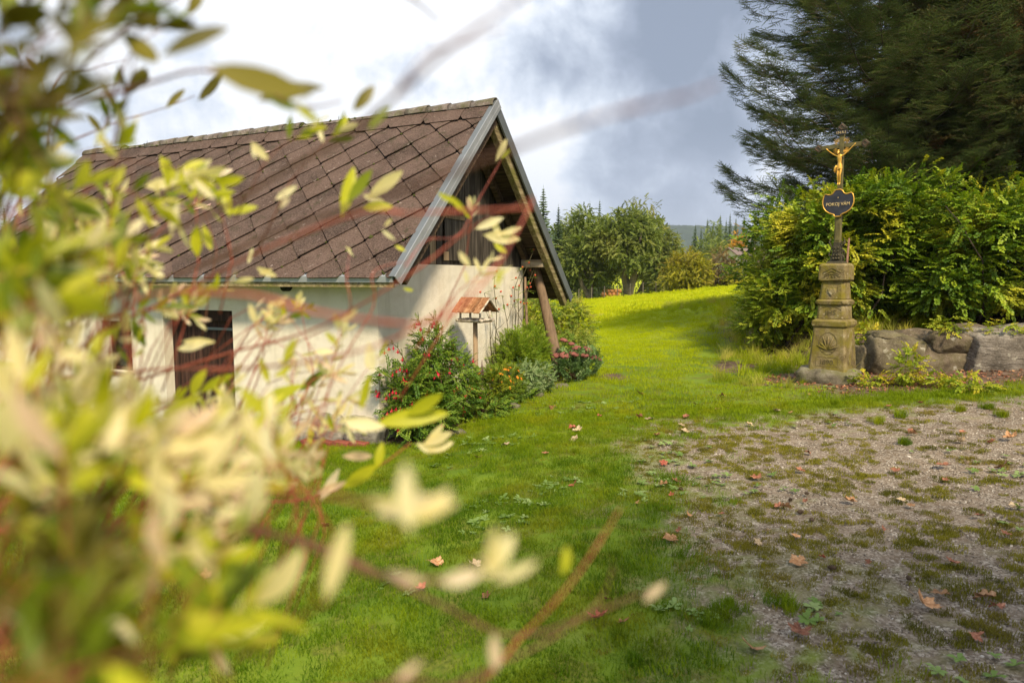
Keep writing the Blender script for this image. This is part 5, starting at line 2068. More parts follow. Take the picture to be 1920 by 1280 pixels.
pc_back = proto_collection('garden_sprig', [sprig_mesh('sprig', 560 + s, 13, 0.26, 0.046, 0.026, L_back, flat=0.5, wood=M_twig) for s in range(3)])
M_red = plain_mat('fuchsia_red', (0.50, 0.012, 0.035), 0.5, 0.3, 20, 0)
M_purple = plain_mat('fuchsia_purple', (0.22, 0.02, 0.14), 0.5, 0.3, 20, 0)
M_orange = plain_mat('marigold_orange', (0.80, 0.26, 0.02), 0.6, 0.3, 20, 0)
M_pink = plain_mat('sedum_pink', (0.30, 0.105, 0.085), 0.8, 0.35, 60.0, 0.9, 0.006)
M_rose_red = plain_mat('rose_hip_red', (0.50, 0.08, 0.03), 0.6, 0.3, 20, 0)

bed_rng = random.Random(77)


def bed_lobe(lx, ly, zc, r1, r2, rz_):
    p = from_cottage(lx, ly)
    return (p.x, p.y, hz(p.x, p.y) + zc, r1, r2, rz_)


def bed_plant(name, lx, ly, label, cat, lobes, col, n, seed, smin, smax, nst=8, r0=0.008, group=None, **kw):
    p = from_cottage(lx, ly)
    z = hz(p.x, p.y)
    t = empty(name, (p.x, p.y, z), 0, label, cat, group)
    lb = [bed_lobe(*l) for l in lobes]
    foliage('foliage', col, 3, lb, n, seed, smin, smax, t, **kw)
    r = random.Random(seed)
    L = []
    for k in range(nst):
        l = lb[r.randrange(len(lb))]
        L.append(((p.x + r.gauss(0, 0.05), p.y + r.gauss(0, 0.05), z - 0.04), (l[0] + r.gauss(0, l[3] * 0.4), l[1] + r.gauss(0, l[4] * 0.4), l[2] + l[5] * r.uniform(0.1, 0.8))))
    stems('stems', (0, 0, 0), L, r0, M_twig, t, seed)
    return t, lb


def flower_fuchsia():
    q = MB()
    q.tube([(0, 0, 0.0), (0, 0, -0.02)], 0.0012, 4)
    q.tube([(0, 0, -0.02), (0, 0, -0.035), (0, 0, -0.04)], [0.0035, 0.0045, 0.005], 6)
    for k in range(4):
        a = k * PI / 2 + 0.4
        c_, s_ = math.cos(a), math.sin(a)
        b_ = 0.006
        q.poly([(c_ * 0.004 - s_ * b_, s_ * 0.004 + c_ * b_, -0.038), (c_ * 0.004 + s_ * b_, s_ * 0.004 - c_ * b_, -0.038), (c_ * 0.022 + s_ * b_ * 0.7, s_ * 0.022 - c_ * b_ * 0.7, -0.050), (c_ * 0.030, s_ * 0.030, -0.066)])
    q.tube([(0, 0, -0.04), (0, 0, -0.055), (0, 0, -0.064)], [0.006, 0.011, 0.010], 7)
    q.tube([(0, 0, -0.06), (0.001, 0, -0.09)], 0.0012, 4)
    return q.mesh('flower', M_red)


me_fuch = flower_fuchsia()
t, lb = bed_plant('fuchsia', 0.42, 0.30, 'large fuchsia bush with hanging red flowers at the near corner of the gable wall', 'fuchsia bush',
                  [(0.40, 0.30, 0.52, 0.34, 0.36, 0.42), (0.45, 0.75, 0.55, 0.34, 0.36, 0.40), (0.40, 0.60, 0.98, 0.20, 0.22, 0.30), (0.50, 0.15, 0.30, 0.36, 0.32, 0.28), (0.42, 1.15, 0.45, 0.22, 0.30, 0.40), (0.25, 0.05, 0.72, 0.30, 0.18, 0.20)],
                  pc_fuch, 1900, 401, 0.7, 1.2, nst=16, rnd=0.8, upw=0.15, tuft=0.5)
# arching shoots that reach out to the left in front of the wall
offc = Vector(t.location)
shoot = MB()
SP, SX = [], []
for (ly0, reach_, zt, up_) in ((0.25, 0.62, 1.22, 0.5), (0.3, 0.52, 0.95, 0.3), (0.2, 0.62, 0.50, 0.25), (0.5, 0.25, 1.45, 0.8), (0.75, 0.12, 1.42, 0.9), (0.1, 0.45, 0.72, 0.3)):
    p0_ = from_cottage(0.40, ly0)
    z0_ = hz(p0_.x, p0_.y)
    pts = []
    for i in range(9):
        f = i / 8
        q_ = from_cottage(0.40 - 0.05 * f, ly0 - reach_ * f * 0.98)
        q_.z = z0_ + 0.3 + (zt - 0.3) * math.sin(min(1, f * 1.15) * PI / 2) - 0.10 * f ** 3
        pts.append(q_ - offc)
        if i:
            for sd in (-1, 1):
                SP.append(tuple(q_ - offc))
                dd = (pts[-1] - pts[-2]).normalized()
                SX.append(tuple(dd + Vector((0.3 * sd, 0.2 * sd, 0.15))))
    shoot.tube(pts, [0.006 * (1 - 0.7 * i / 8) for i in range(9)], 5)
shoot.build('arching_shoots', M_twig, t, True)
rg = np.random.default_rng(5)
scatter('shoot_leaves', pc_fuch, np.array(SP), euler_axes(np.array(SX), unit(np.array([[0, 0, 1.0]]) + rg.normal(0, 0.3, (len(SP), 3)))), rg.uniform(0.4, 0.7, len(SP)), rg.integers(0, 3, len(SP)), t)
P_, D_ = crown_points(lb, 160, 402, shell=1.0, rough=0.22)
P_ = P_ + D_ * 0.05
for k in range(160):
    if D_[k][1] > 0.35 and D_[k][2] < 0.5:
        continue
    o = link_mesh('flower', me_fuch, t)
    o.location = Vector(P_[k]) - offc
    o.rotation_euler = (bed_rng.gauss(0, 0.25), bed_rng.gauss(0, 0.25), bed_rng.uniform(0, 6))
    s = bed_rng.uniform(0.9, 1.5)
    o.scale = (s, s, s)
for k in range(0, len(SP), 2):
    o = link_mesh('flower', me_fuch, t)
    o.location = SP[k]
    o.rotation_euler = (0, 0, bed_rng.uniform(0, 6))

t, lb = bed_plant('marigold_bush', 0.68, 1.75, 'round marigold bush dotted with small orange flowers, between fuchsia and white edged plant', 'marigold',
                  [(0.68, 1.55, 0.27, 0.28, 0.30, 0.29), (0.70, 1.95, 0.26, 0.25, 0.28, 0.27)], pc_mari, 1000, 411, 0.6, 1.1, rnd=1.0, upw=0.35, shell=0.8, rough=0.12, tuft=0.2)


def flower_disc(m, r_, n=9):
    q = MB()
    for k in range(n):
        a = 2 * PI * k / n
        a2 = a + PI / n
        q.poly([(0, 0, 0.004), (math.cos(a - 0.25) * r_ * 0.8, math.sin(a - 0.25) * r_ * 0.8, 0.002), (math.cos(a) * r_, math.sin(a) * r_, -0.001), (math.cos(a + 0.25) * r_ * 0.8, math.sin(a + 0.25) * r_ * 0.8, 0.002)])
    q.tube([(0, 0, 0.002), (0, 0, 0.008)], [r_ * 0.4, r_ * 0.25], 7)
    return q.mesh('flower', m)


me_mar = flower_disc(M_orange, 0.027)
P_, D_ = crown_points(lb, 100, 412, shell=1.0, rough=0.05, tuft=0.1)
for k in range(100):
    if D_[k][2] < 0.15 or P_[k][0] < -5:
        continue
    o = link_mesh('flower', me_mar, t)
    o.location = Vector(P_[k]) + Vector(D_[k]) * 0.055 - Vector(t.location)
    o.rotation_euler = Vector(D_[k]).to_track_quat('Z', 'Y').to_euler()

bed_plant('white_edged_shrub', 0.72, 2.75, 'low shrub with tiny white edged leaves between the marigolds and the sedum', 'shrub',
          [(0.74, 2.45, 0.24, 0.26, 0.28, 0.26), (0.78, 2.85, 0.20, 0.24, 0.26, 0.22)], pc_var, 900, 421, 0.6, 1.1, rnd=1.0, upw=0.15, tuft=0.3)
bed_plant('feathery_bush', 0.42, 3.1, 'soft feathery green bush behind the white edged shrub', 'bush',
          [(0.38, 2.95, 0.52, 0.30, 0.30, 0.36), (0.42, 3.35, 0.58, 0.28, 0.28, 0.36), (0.40, 3.2, 0.30, 0.32, 0.34, 0.28)], pc_fine, 1700, 431, 0.7, 1.2, rnd=0.8, upw=0.6, shell=0.8, rough=0.12, tuft=0.2)
t, lb = bed_plant('sedum', 0.92, 4.15, 'stonecrop with dusky pink flower heads in front of the leaning log', 'stonecrop',
                  [(0.88, 4.0, 0.20, 0.28, 0.28, 0.22), (1.0, 4.35, 0.22, 0.26, 0.26, 0.22)], pc_sedum, 330, 441, 0.7, 1.1, rnd=0.6, upw=0.8, tuft=0.2, nst=14)
me_head = rock_mesh('flower_head', 451, (1, 1, 0.42), M_pink, 3, 0.35, 0.0, True, 5.0)
for (lx, ly, z, s) in ((0.72, 3.85, 0.44, 0.075), (0.86, 3.80, 0.45, 0.085), (0.98, 3.95, 0.45, 0.085), (1.10, 4.10, 0.41, 0.08), (1.20, 4.30, 0.35, 0.075), (0.92, 4.2, 0.52, 0.08), (1.05, 4.4, 0.48, 0.08), (0.72, 4.15, 0.66, 0.07), (0.80, 4.3, 0.58, 0.06), (1.22, 4.5, 0.30, 0.06)):
    p = from_cottage(lx, ly)
    o = link_mesh('flower_head', me_head, t)
    o.location = Vector((p.x, p.y, hz(p.x, p.y) + z)) - Vector(t.location)
    o.scale = (s, s, s)
    o.rotation_euler = (bed_rng.gauss(0, 0.25), bed_rng.gauss(0, 0.25), bed_rng.uniform(0, 6))
# flower spikes
M_spike = plain_mat('purple_spike', (0.13, 0.03, 0.075), 0.7, 0.5, 60.0, 0.8, 0.004)
for (lx, ly, z0_, z1_, lab) in ((0.62, 1.40, 0.0, 0.72, 'single dark purple flower spike right of the feeder post'), (0.28, 0.95, 0.3, 1.22, 'purple flower spike rising left of the bird feeder, nearer the feeder'), (0.24, 0.72, 0.3, 1.26, 'purple flower spike rising above the fuchsia, further from the feeder')):
    p = from_cottage(lx, ly)
    z = hz(p.x, p.y)
    t = empty('flower_spike', (p.x, p.y, z), 0, lab, 'flower')
    q = MB()
    q.tube([(0, 0, -0.02), (0.015, 0, z1_ * 0.6), (0.01, 0, z1_)], [0.005, 0.004, 0.002], 5)
    q.build('stem', M_twig, t)
    q = MB()
    for k in range(46):
        f = k / 46
        a = k * 2.4
        zz = z1_ * (0.74 + 0.26 * f)
        r_ = 0.022 * (1 - f) + 0.005
        q.tube([(0.01, 0, zz), (0.01 + math.cos(a) * r_, math.sin(a) * r_, zz + 0.008)], [0.002, 0.006 * (1.1 - f)], 4)
    q.build('blossoms', M_spike, t)['kind'] = 'stuff'

# low dark leaves along the front of the bed
for (lx, ly, r_, h_, lab) in ((0.80, 1.2, 0.24, 0.16, 'low clump of dark green leaves in front of the fuchsia'), (0.78, 2.3, 0.2, 0.10, 'low spreading clump in front of the marigold bush'), (0.66, -0.05, 0.25, 0.14, 'dark leafy clump at the near end of the flower bed')):
    bed_plant('bed_clump', lx, ly, lab, 'plant', [(lx, ly, h_ * 0.6, r_, r_, h_)], pc_fuch, 110, int(lx * 1000 + ly * 10), 0.7, 1.2, nst=3, r0=0.004, rnd=1.0)

# climbing rose on the wall
rose = from_cottage(0.12, 3.25)
t = empty('climbing_rose', (rose.x, rose.y, hz(rose.x, rose.y)), 0, 'climbing rose with bare dark canes and a few leaves on the white gable wall', 'climbing rose')
M_cane = plain_mat('green_brown_cane', (0.09, 0.075, 0.035), 0.7, 0.4, 20, 0)
canes = MB()
LP, LX = [], []
rk = random.Random(8)
for (y0, y1, z1_, w_) in ((2.75, 2.45, 1.55, 0.06), (2.85, 2.7, 1.80, 0.05), (3.0, 3.1, 1.50, 0.08), (3.1, 2.8, 1.15, 0.05), (3.2, 3.55, 1.95, 0.06), (3.3, 3.75, 2.25, 0.05), (3.35, 3.4, 1.35, 0.06), (3.55, 4.15, 2.45, 0.07), (3.4, 3.95, 1.9, 0.08)):
    pts = []
    gz = hz(rose.x, rose.y)
    for i in range(12):
        f = i / 11
        p = from_cottage(0.10 + w_ * math.sin(f * 3) + (0.35 * max(0, z1_ * f - 1.6)), y0 + (y1 - y0) * f + 0.05 * math.sin(f * 9 + y0 * 7))
        p.z = gz - 0.02 + z1_ * f
        pts.append(p - Vector(t.location))
        if z1_ * f > 1.25 and rk.random() < 0.8:
            for _ in range(2):
                LP.append(tuple(pts[-1]))
                LX.append((rk.gauss(0, 1), rk.gauss(0, 1), rk.uniform(-0.4, 0.3)))
        if i in (4, 6, 8) and rk.random() < 0.7:
            e = pts[-1] + Vector((rk.gauss(0.03, 0.10), rk.gauss(0, 0.1), rk.uniform(0.1, 0.3)))
            canes.tube([pts[-1], (pts[-1] + e) / 2 + Vector((0, 0, -0.01)), e], [0.005, 0.004, 0.002], 5)
    canes.tube(pts, [0.010 * (1 - 0.6 * i / 11) for i in range(12)], 6)
canes.build('canes', M_cane, t, True)
scatter('leaves', pc_back, np.array(LP), euler_axes(np.array(LX), np.tile([0, 0, 1.0], (len(LP), 1))), np.random.default_rng(2).uniform(0.35, 0.6, len(LP)), np.random.default_rng(3).integers(0, 3, len(LP)), t)
me_hip = rock_mesh('rose_hip', 461, (0.018, 0.018, 0.02), M_rose_red, 1, 0.3)
for k in range(0, len(LP), 2):
    o = link_mesh('rose_hip', me_hip, t)
    o.location = Vector(LP[k]) + Vector((rk.gauss(0, 0.03), rk.gauss(0, 0.03), rk.gauss(0.03, 0.03)))

# stones edging the bed
M_edge = stone_material('bed_edge_stone', (0.09, 0.08, 0.05), (0.20, 0.18, 0.12), (0.32, 0.29, 0.22), moss=(0.10, 0.11, 0.03), scale=6.0)
em = [rock_mesh('edging_stone', 470 + i, (1, 0.7, 0.45), M_edge, 2, 0.25, 0.4) for i in range(3)]
labs = ['flat mossy edging stone at the far end of the flower bed, below the sedum', 'flat edging stone of the flower bed below the white edged shrub', 'flat edging stone of the flower bed below the marigolds', 'edging stone at the near end of the flower bed']
for k, (lx, ly, s) in enumerate(((1.0, 3.35, 0.13), (0.95, 2.55, 0.11), (0.93, 1.75, 0.10), (0.86, 0.35, 0.11))):
    p = from_cottage(lx, ly)
    o = link_mesh('edging_stone', em[k % 3])
    o.location = (p.x, p.y, hz(p.x, p.y) + 0.01)
    o.scale = (s, s, s)
    o.rotation_euler = (0, 0, k * 1.1)
    tag(o, labs[k], 'stone')

# shrubs behind the far corner of the cottage
for (x, y, lb, n, lab, sd) in ((0.9, 15.3, [(0.85, 15.4, 0.72, 0.6, 0.6, 0.65), (1.3, 15.5, 0.62, 0.5, 0.5, 0.55), (0.2, 15.5, 0.75, 0.6, 0.6, 0.7)], 1700, 'bushy green and yellow garden shrub behind the leaning log', 451),
                               (1.35, 14.2, [(1.30, 14.3, 0.25, 0.4, 0.35, 0.28)], 260, 'low leafy plant at the lawn edge beyond the sedum', 452),
                               (-1.4, 15.4, [(-1.4, 15.5, 0.8, 0.9, 0.7, 0.8)], 900, 'green shrub half hidden behind the gable corner', 453)):
    shrub('garden_shrub', x, y, lab, lb, pc_back, 3, n, sd, 0.7, 1.2, nst=8, r0=0.012, rnd=0.8)

# ------------------------------------------------------------------ trees of the wood edge
L_will = leaf_mat('willow_tree_leaf', [(0.08, 0.12, 0.02), (0.16, 0.21, 0.035), (0.29, 0.33, 0.07)], 0.25, alt=(0.27, 0.27, 0.06), patch=-0.06, patch_scale=0.18)
L_birch = leaf_mat('birch_leaf', [(0.11, 0.14, 0.03), (0.21, 0.23, 0.045), (0.32, 0.31, 0.06)], 0.3, alt=(0.36, 0.28, 0.05), patch=-0.03, patch_scale=0.2)
L_yell = leaf_mat('yellow_bush_leaf', [(0.15, 0.16, 0.015), (0.30, 0.29, 0.02), (0.48, 0.42, 0.03)], 0.3, alt=(0.28, 0.19, 0.035), patch=-0.02, patch_scale=0.35)
L_russet = leaf_mat('russet_leaf', [(0.11, 0.085, 0.035), (0.20, 0.145, 0.06), (0.30, 0.20, 0.09)], 0.3)
L_oran = leaf_mat('orange_leaf', [(0.40, 0.18, 0.02), (0.62, 0.31, 0.03), (0.75, 0.45, 0.05)], 0.35)
L_spr = leaf_mat('distant_spruce', [(0.05, 0.085, 0.035), (0.085, 0.13, 0.05), (0.13, 0.18, 0.07)], 0.1)
L_spr_b = leaf_mat('distant_spruce_brownish', [(0.07, 0.085, 0.03), (0.11, 0.12, 0.04), (0.16, 0.16, 0.05)], 0.1)


def far_pc(name, m, seed):
    return proto_collection(name, [sprig_mesh('sprig', seed + s, 22, 0.8, 0.15, 0.10, m, flat=0.7, droop=0.25) for s in range(3)])


pcs = {'will': far_pc('far_willow_sprig', L_will, 570), 'birch': far_pc('far_birch_sprig', L_birch, 575), 'yell': far_pc('far_yellow_sprig', L_yell, 580),
       'russ': far_pc('far_russet_sprig', L_russet, 585), 'oran': far_pc('far_orange_sprig', L_oran, 590)}


def far_tree(name, px_, base_py, top_py, depth, wpx, label, kind, n, seed, trunk=0.25, cat='tree', lift=0.3, s=1.0, group=None, lobes=None, bark=None, ntr=3):
    """a broadleaf tree standing at a real distance; height and width from its size in the photograph"""
    X = (px_ - 960) / 1280 * depth
    ztop = EYE + (520 - top_py) / 1280 * depth
    zb = hz(X, depth)
    H = ztop - zb
    W = wpx / 1280 * depth / 2
    t = empty(name, (X, depth, zb), 0, label, cat, group)
    r = random.Random(seed)
    if lobes is None:
        lobes = []
        for k in range(7):
            a = 2 * PI * k / 7 + r.uniform(-0.3, 0.3)
            q_ = r.uniform(0.35, 0.6)
            lobes.append((math.cos(a) * W * q_, math.sin(a) * W * q_, r.uniform(lift + 0.12, 0.72), r.uniform(0.38, 0.55) * W, r.uniform(0.38, 0.55) * W, r.uniform(0.16, 0.24)))
        lobes.append((r.uniform(-0.2, 0.2) * W, 0, 0.84, 0.45 * W, 0.45 * W, 0.17))
        lobes.append((r.uniform(-0.3, 0.3) * W, 0, 0.62, 0.7 * W, 0.6 * W, 0.26))
    else:
        lobes = [(a * W, b_ * W, c_, d_ * W, e_ * W, f_) for a, b_, c_, d_, e_, f_ in lobes]
    L = [(X + l[0], depth + l[1], zb + l[2] * H, l[3], l[4], l[5] * H) for l in lobes]
    foliage('crown', pcs[kind], 3, L, n, seed, 0.7 * s, 1.3 * s, t, rnd=1.6, upw=0.1, hang=0.0, shell=0.75, rough=0.25, tuft=0.8)
    if trunk:
        TT = []
        for k in range(ntr):
            l = L[r.randrange(len(L))]
            TT.append(((X + r.gauss(0, trunk * 0.8), depth, zb - 0.3), (l[0], l[1], l[2] + l[5] * 0.3)))
        stems('trunk', (0, 0, 0), TT, trunk, bark or M_bark_pale, t, seed, wob=0.05, n=8, sides=8)
        TT = []
        for k in range(12):
            l = L[r.randrange(len(L))]
            a_, b_ = Vector((X, depth, zb + H * r.uniform(0.15, 0.4))), Vector((l[0] + r.gauss(0, l[3] * 0.5), l[1] + r.gauss(0, l[4] * 0.4), l[2] + r.uniform(-0.2, 0.6) * l[5]))
            TT.append((a_, b_))
        stems('limbs', (0, 0, 0), TT, trunk * 0.35, bark or M_bark_pale, t, seed + 1, wob=0.08, n=6, sides=5)
    return t


def far_spruce_mesh(seed, m, narrow=1.0):
    """unit-height conifer: whorls of drooping, ragged fronds"""
    r = random.Random(seed)
    V, F = [], []
    for w in range(46):
        f = w / 46
        z = 0.05 + 0.93 * f
        R_ = 0.175 * narrow * (1 - f) ** 0.85 * r.uniform(0.8, 1.12) + 0.006
        nb_ = max(6, int(19 * (1 - f)))
        for k in range(nb_):
            a = 2 * PI * (k + r.random()) / nb_
            L_ = R_ * r.uniform(0.65, 1.15)
            ca, sa = math.cos(a), math.sin(a)
            for j in range(4):
                u = 0.3 + 0.7 * j / 4
                tw = r.uniform(-0.5, 0.5)
                bx, by, bz = ca * L_ * (u - 0.28), sa * L_ * (u - 0.28), z - 0.18 * L_ * u + r.uniform(-0.006, 0.006)
                da = a + tw
                l2 = L_ * 0.42
                wd = 0.20 * L_ + 0.004
                k0 = len(V)
                V += [(bx - math.sin(da) * wd, by + math.cos(da) * wd, bz - wd * 0.5), (bx + math.sin(da) * wd, by - math.cos(da) * wd, bz - wd * 0.5), (bx, by, bz + wd * 0.35),
                      (bx + math.cos(da) * l2, by + math.sin(da) * l2, bz - l2 * 0.15 + 0.25 * l2 * (u > 0.8))]
                F += [(k0, k0 + 2, k0 + 3), (k0 + 2, k0 + 1, k0 + 3)]
    V += [(0.003, 0, 0.9), (-0.002, 0.003, 0.9), (-0.002, -0.003, 0.9), (0, 0, 1.02)]
    k0 = len(V) - 4
    F += [(k0, k0 + 1, k0 + 3), (k0 + 1, k0 + 2, k0 + 3), (k0 + 2, k0, k0 + 3)]
    return mesh_vf('crown', V, F, m)


sp_mesh = [far_spruce_mesh(700 + i, L_spr, 1.0 - 0.12 * i) for i in range(3)] + [far_spruce_mesh(710, L_spr_b, 0.9)]
tq = MB()
tq.tube([(0, 0, -0.02), (0, 0, 0.5), (0, 0, 0.95)], [0.014, 0.009, 0.002], 7)
tr_mesh = tq.mesh('trunk', M_bark)


def far_spruce(px_, top_py, depth, label, v, group=None, wide=1.0):
    X = (px_ - 960) / 1280 * depth
    zb = hz(X, depth)
    H = EYE + (520 - top_py) / 1280 * depth - zb
    t = empty('spruce', (X, depth, zb), v * 1.7, label, 'spruce', group)
    a = link_mesh('crown', sp_mesh[v % 4], t)
    b_ = link_mesh('trunk', tr_mesh, t)
    for o in (a, b_):
        o.scale = (H * wide, H * wide, H)
    return t


# left behind the roof edge
far_spruce(1018, 350, 62, 'tall blue green spruce just right of the cottage roof edge', 0, wide=1.15)
far_spruce(1046, 385, 66, 'second blue green spruce, right of the tallest one by the roof', 1, wide=1.1)
far_spruce(985, 330, 70, 'spruce half hidden behind the cottage roof edge', 2)
far_spruce(1075, 400, 88, 'dark slim spruce behind the willows, left of centre', 2)
far_spruce(1104, 378, 100, 'pointed dark spruce top rising above the left willow', 0, wide=0.8)
far_spruce(1122, 374, 102, 'pointed spruce top beside the first, above the willows', 1, wide=0.75)
far_spruce(1222, 385, 98, 'slim spruce top right of the tall yellow green tree', 3, wide=0.8)
far_spruce(1252, 420, 110, 'spruce peeping over the crown at the right end of the willows', 1, wide=0.9)
far_spruce(1267, 432, 120, 'small far spruce at the left end of the blue hill', 2)
far_tree('birch', 1066, 560, 388, 92, 60, 'slender yellowish birch between the spruces and the willows', 'birch', 420, 801, 0.15, lift=0.2)
far_tree('birch', 1088, 560, 384, 94, 46, 'second slender birch with brownish top left of the willows', 'birch', 340, 802, 0.15, lift=0.2)
far_tree('willow_tree', 1108, 560, 395, 64, 125, 'round grey green willow with a leaning dark trunk at the meadow edge', 'will', 3200, 803, 0.34, lift=0.20, ntr=2, s=0.9)
far_tree('willow_tree', 1172, 560, 395, 62, 130, 'large willow with a pale forked trunk standing at the meadow edge', 'will', 3200, 804, 0.40, lift=0.26, ntr=4, s=0.9)
far_tree('broadleaf_tree', 1187, 560, 374, 80, 140, 'tallest yellow green tree rising behind the two willows', 'birch', 1700, 805, 0.3, lift=0.2)
far_tree('broadleaf_tree', 1238, 552, 418, 76, 110, 'yellow green tree at the right end of the willow group', 'will', 1700, 806, 0.25, lift=0.1)
far_tree('willow_tree', 1062, 560, 410, 70, 90, 'pale grey green tree hanging low beside the roof edge', 'will', 1400, 807, 0.22, lift=0.05)
far_tree('rounded_bush', 1287, 549, 468, 56, 98, 'dome shaped yellow olive bush on the meadow crest', 'yell', 1500, 808, 0.12, 'bush', lift=0.0, s=0.6,
         lobes=[(0, 0, 0.5, 0.85, 0.8, 0.45), (-0.35, 0, 0.35, 0.6, 0.6, 0.35), (0.4, 0, 0.4, 0.55, 0.6, 0.38), (0.05, 0, 0.75, 0.5, 0.5, 0.25)])
far_tree('russet_bush', 1352, 545, 474, 62, 62, 'russet brown bush between the yellow bush and the hedge', 'russ', 900, 809, 0.1, 'bush', lift=0.0, s=0.6,
         lobes=[(0, 0, 0.5, 0.8, 0.8, 0.45), (0.4, 0, 0.4, 0.6, 0.6, 0.38), (-0.4, 0, 0.35, 0.5, 0.5, 0.3)])
far_tree('orange_tree', 1380, 500, 425, 95, 40, 'small orange leaved tree beside the far house roof', 'oran', 420, 810, 0.1, lift=0.2, s=0.8)
far_tree('broadleaf_tree', 1340, 500, 415, 150, 70, 'light green tree among the far conifers above the russet bush', 'will', 700, 811, 0.2, lift=0.1, s=1.4)
far_tree('broadleaf_tree', 1316, 500, 438, 145, 50, 'light green tree at the left end of the far conifers', 'will', 500, 812, 0.2, lift=0.1, s=1.4)
far_tree('broadleaf_tree', 1352, 500, 448, 125, 50, 'dull yellow tree in front of the far conifers', 'birch', 500, 813, 0.2, lift=0.1, s=1.1)
far_tree('russet_bush', 1345, 500, 462, 105, 60, 'reddish brown shrub beside the far house', 'russ', 500, 814, 0.1, 'bush', lift=0.0, s=0.9)
for (px_, ty, dp, v, lab) in ((1300, 420, 170, 0, 'leftmost spruce of the far right group, beside the blue hill'), (1311, 428, 172, 1, 'short spruce next to the leftmost one of the far right group'), (1322, 410, 165, 1, 'dark tall spruce left in the far right group'),
                              (1333, 415, 176, 2, 'slim spruce in the middle of the far right group'), (1346, 402, 168, 0, 'slender pointed spruce in the middle of the far right group'), (1357, 412, 180, 1, 'spruce between the two pointed ones of the far right group'),
                              (1364, 400, 170, 2, 'tallest pointed spruce right in the far right group'), (1375, 408, 175, 0, 'spruce at the right end of the far right group'), (1390, 404, 172, 1, 'spruce behind the hedge edge, far right group'), (1410, 398, 172, 3, 'last spruce of the far right group, mostly behind the hedge')):
    far_spruce(px_, ty, dp, lab, v, 'conifers on the far slope', wide=1.0)
# dark tree rank under the crowns and a russet hedge at the crest
for (px_, dp, w_, tp, lab, kd) in ((1085, 84, 60, 520, 'dark low tree under the left willow', 'will'), (1135, 90, 80, 500, 'dark low growth between the willow trunks', 'will'), (1215, 84, 90, 505, 'low shrubs right of the forked willow trunk', 'will'), (1255, 74, 70, 515, 'low weedy growth beside the yellow bush', 'birch'), (1395, 60, 70, 500, 'yellowish shrub where the meadow meets the hedge', 'yell')):
    far_tree('low_shrub', px_, 555, tp, dp, w_, lab, kd, 420, 820 + dp + px_ % 7, 0.05, 'shrub', lift=0.0, s=0.8, lobes=[(0, 0, 0.5, 1.0, 0.5, 0.5), (0.4, 0, 0.4, 0.6, 0.5, 0.4), (-0.4, 0, 0.45, 0.6, 0.5, 0.4)])
# the left side beyond the cottage roof
far_spruce(52, 370, 75, 'spruce top showing over the left end of the cottage roof', 0)
far_spruce(20, 385, 78, 'lower spruce top over the left end of the cottage roof', 1)

# distant wooded hill
def hill():
    M_h, nt, b = mat('distant_forest')
    pos = world_pos(nt)
    col = ramp(nt, noise(nt, pos, 0.02, 6.0, 0.7), [(0.35, (0.02, 0.035, 0.02)), (0.65, (0.05, 0.075, 0.035))])
    nt.links.new(col, b.inputs['Base Color'])
    set_rough(b, 1.0, 0.0)
    xs = np.linspace(-1500, 2600, 420)
    V, F = [], []
    rows = 14
    r = np.random.default_rng(3)
    for j in range(rows):
        f = j / (rows - 1)
        y = 1750 + 500 * f
        top = 118 + 40 * np.sin(xs * 0.0016 + 0.6) + 16 * fbm(xs * 0.006, xs * 0 + 3.1, 9, 3)
        z = -40 + (top + 40) * math.sin(f * PI / 2) + r.uniform(0, 6, len(xs)) * (f > 0.1)
        V.append(np.stack([xs, np.full_like(xs, y), z], 1))
    V = np.concatenate(V)
    n = len(xs)
    i = np.arange(rows - 1)[:, None] * n + np.arange(n - 1)[None, :]
    F = np.stack([i, i + 1, i + n + 1, i + n], -1).reshape(-1, 4)
    o = link_mesh('hills', np_mesh('hills', V, F, M_h, False))
    tag(o, 'blue wooded hill on the horizon between the trees', kind='structure')


hill()

# far house behind the hedge edge
hx = (1412 - 960) / 1280 * 92
hzz = EYE + (520 - 490) / 1280 * 92
fh = empty('far_house', (hx, 92, hz(hx, 92)), R(20), 'far house with pale walls and a low reddish roof showing above the russet bush', 'house')
zb = hzz - hz(hx, 92)
M_fw = plain_mat('pale_render', (0.62, 0.60, 0.56), 0.9, 0.1)
M_fr = plain_mat('reddish_sheet_roof', (0.20, 0.145, 0.13), 0.7, 0.2)
q = MB()
q.box(-4.0, 4.0, -3, 3, -1.0, zb)
q.build('wall', M_fw, fh)
q = MB()
q.extrude([(3.995, -3.0, zb), (3.995, 3.0, zb), (3.995, 0, zb + 1.6)], (-7.99, 0, 0))
q.build('gable', M_fw, fh)
q = MB()
for sg in (-1, 1):
    q.hexa([(-4.4, sg * 3.6, zb - 0.25), (4.4, sg * 3.6, zb - 0.25), (4.4, 0, zb + 1.62), (-4.4, 0, zb + 1.62), (-4.4, sg * 3.6, zb - 0.1), (4.4, sg * 3.6, zb - 0.1), (4.4, 0, zb + 1.78), (-4.4, 0, zb + 1.78)])
q.build('roof', M_fr, fh)
for x in (-2.2, 1.2):
    q = MB()
    q.box(x, x + 1.1, -3.03, -2.98, zb - 1.9, zb - 0.7)
    f_ = q.build('window', M_pane, fh)

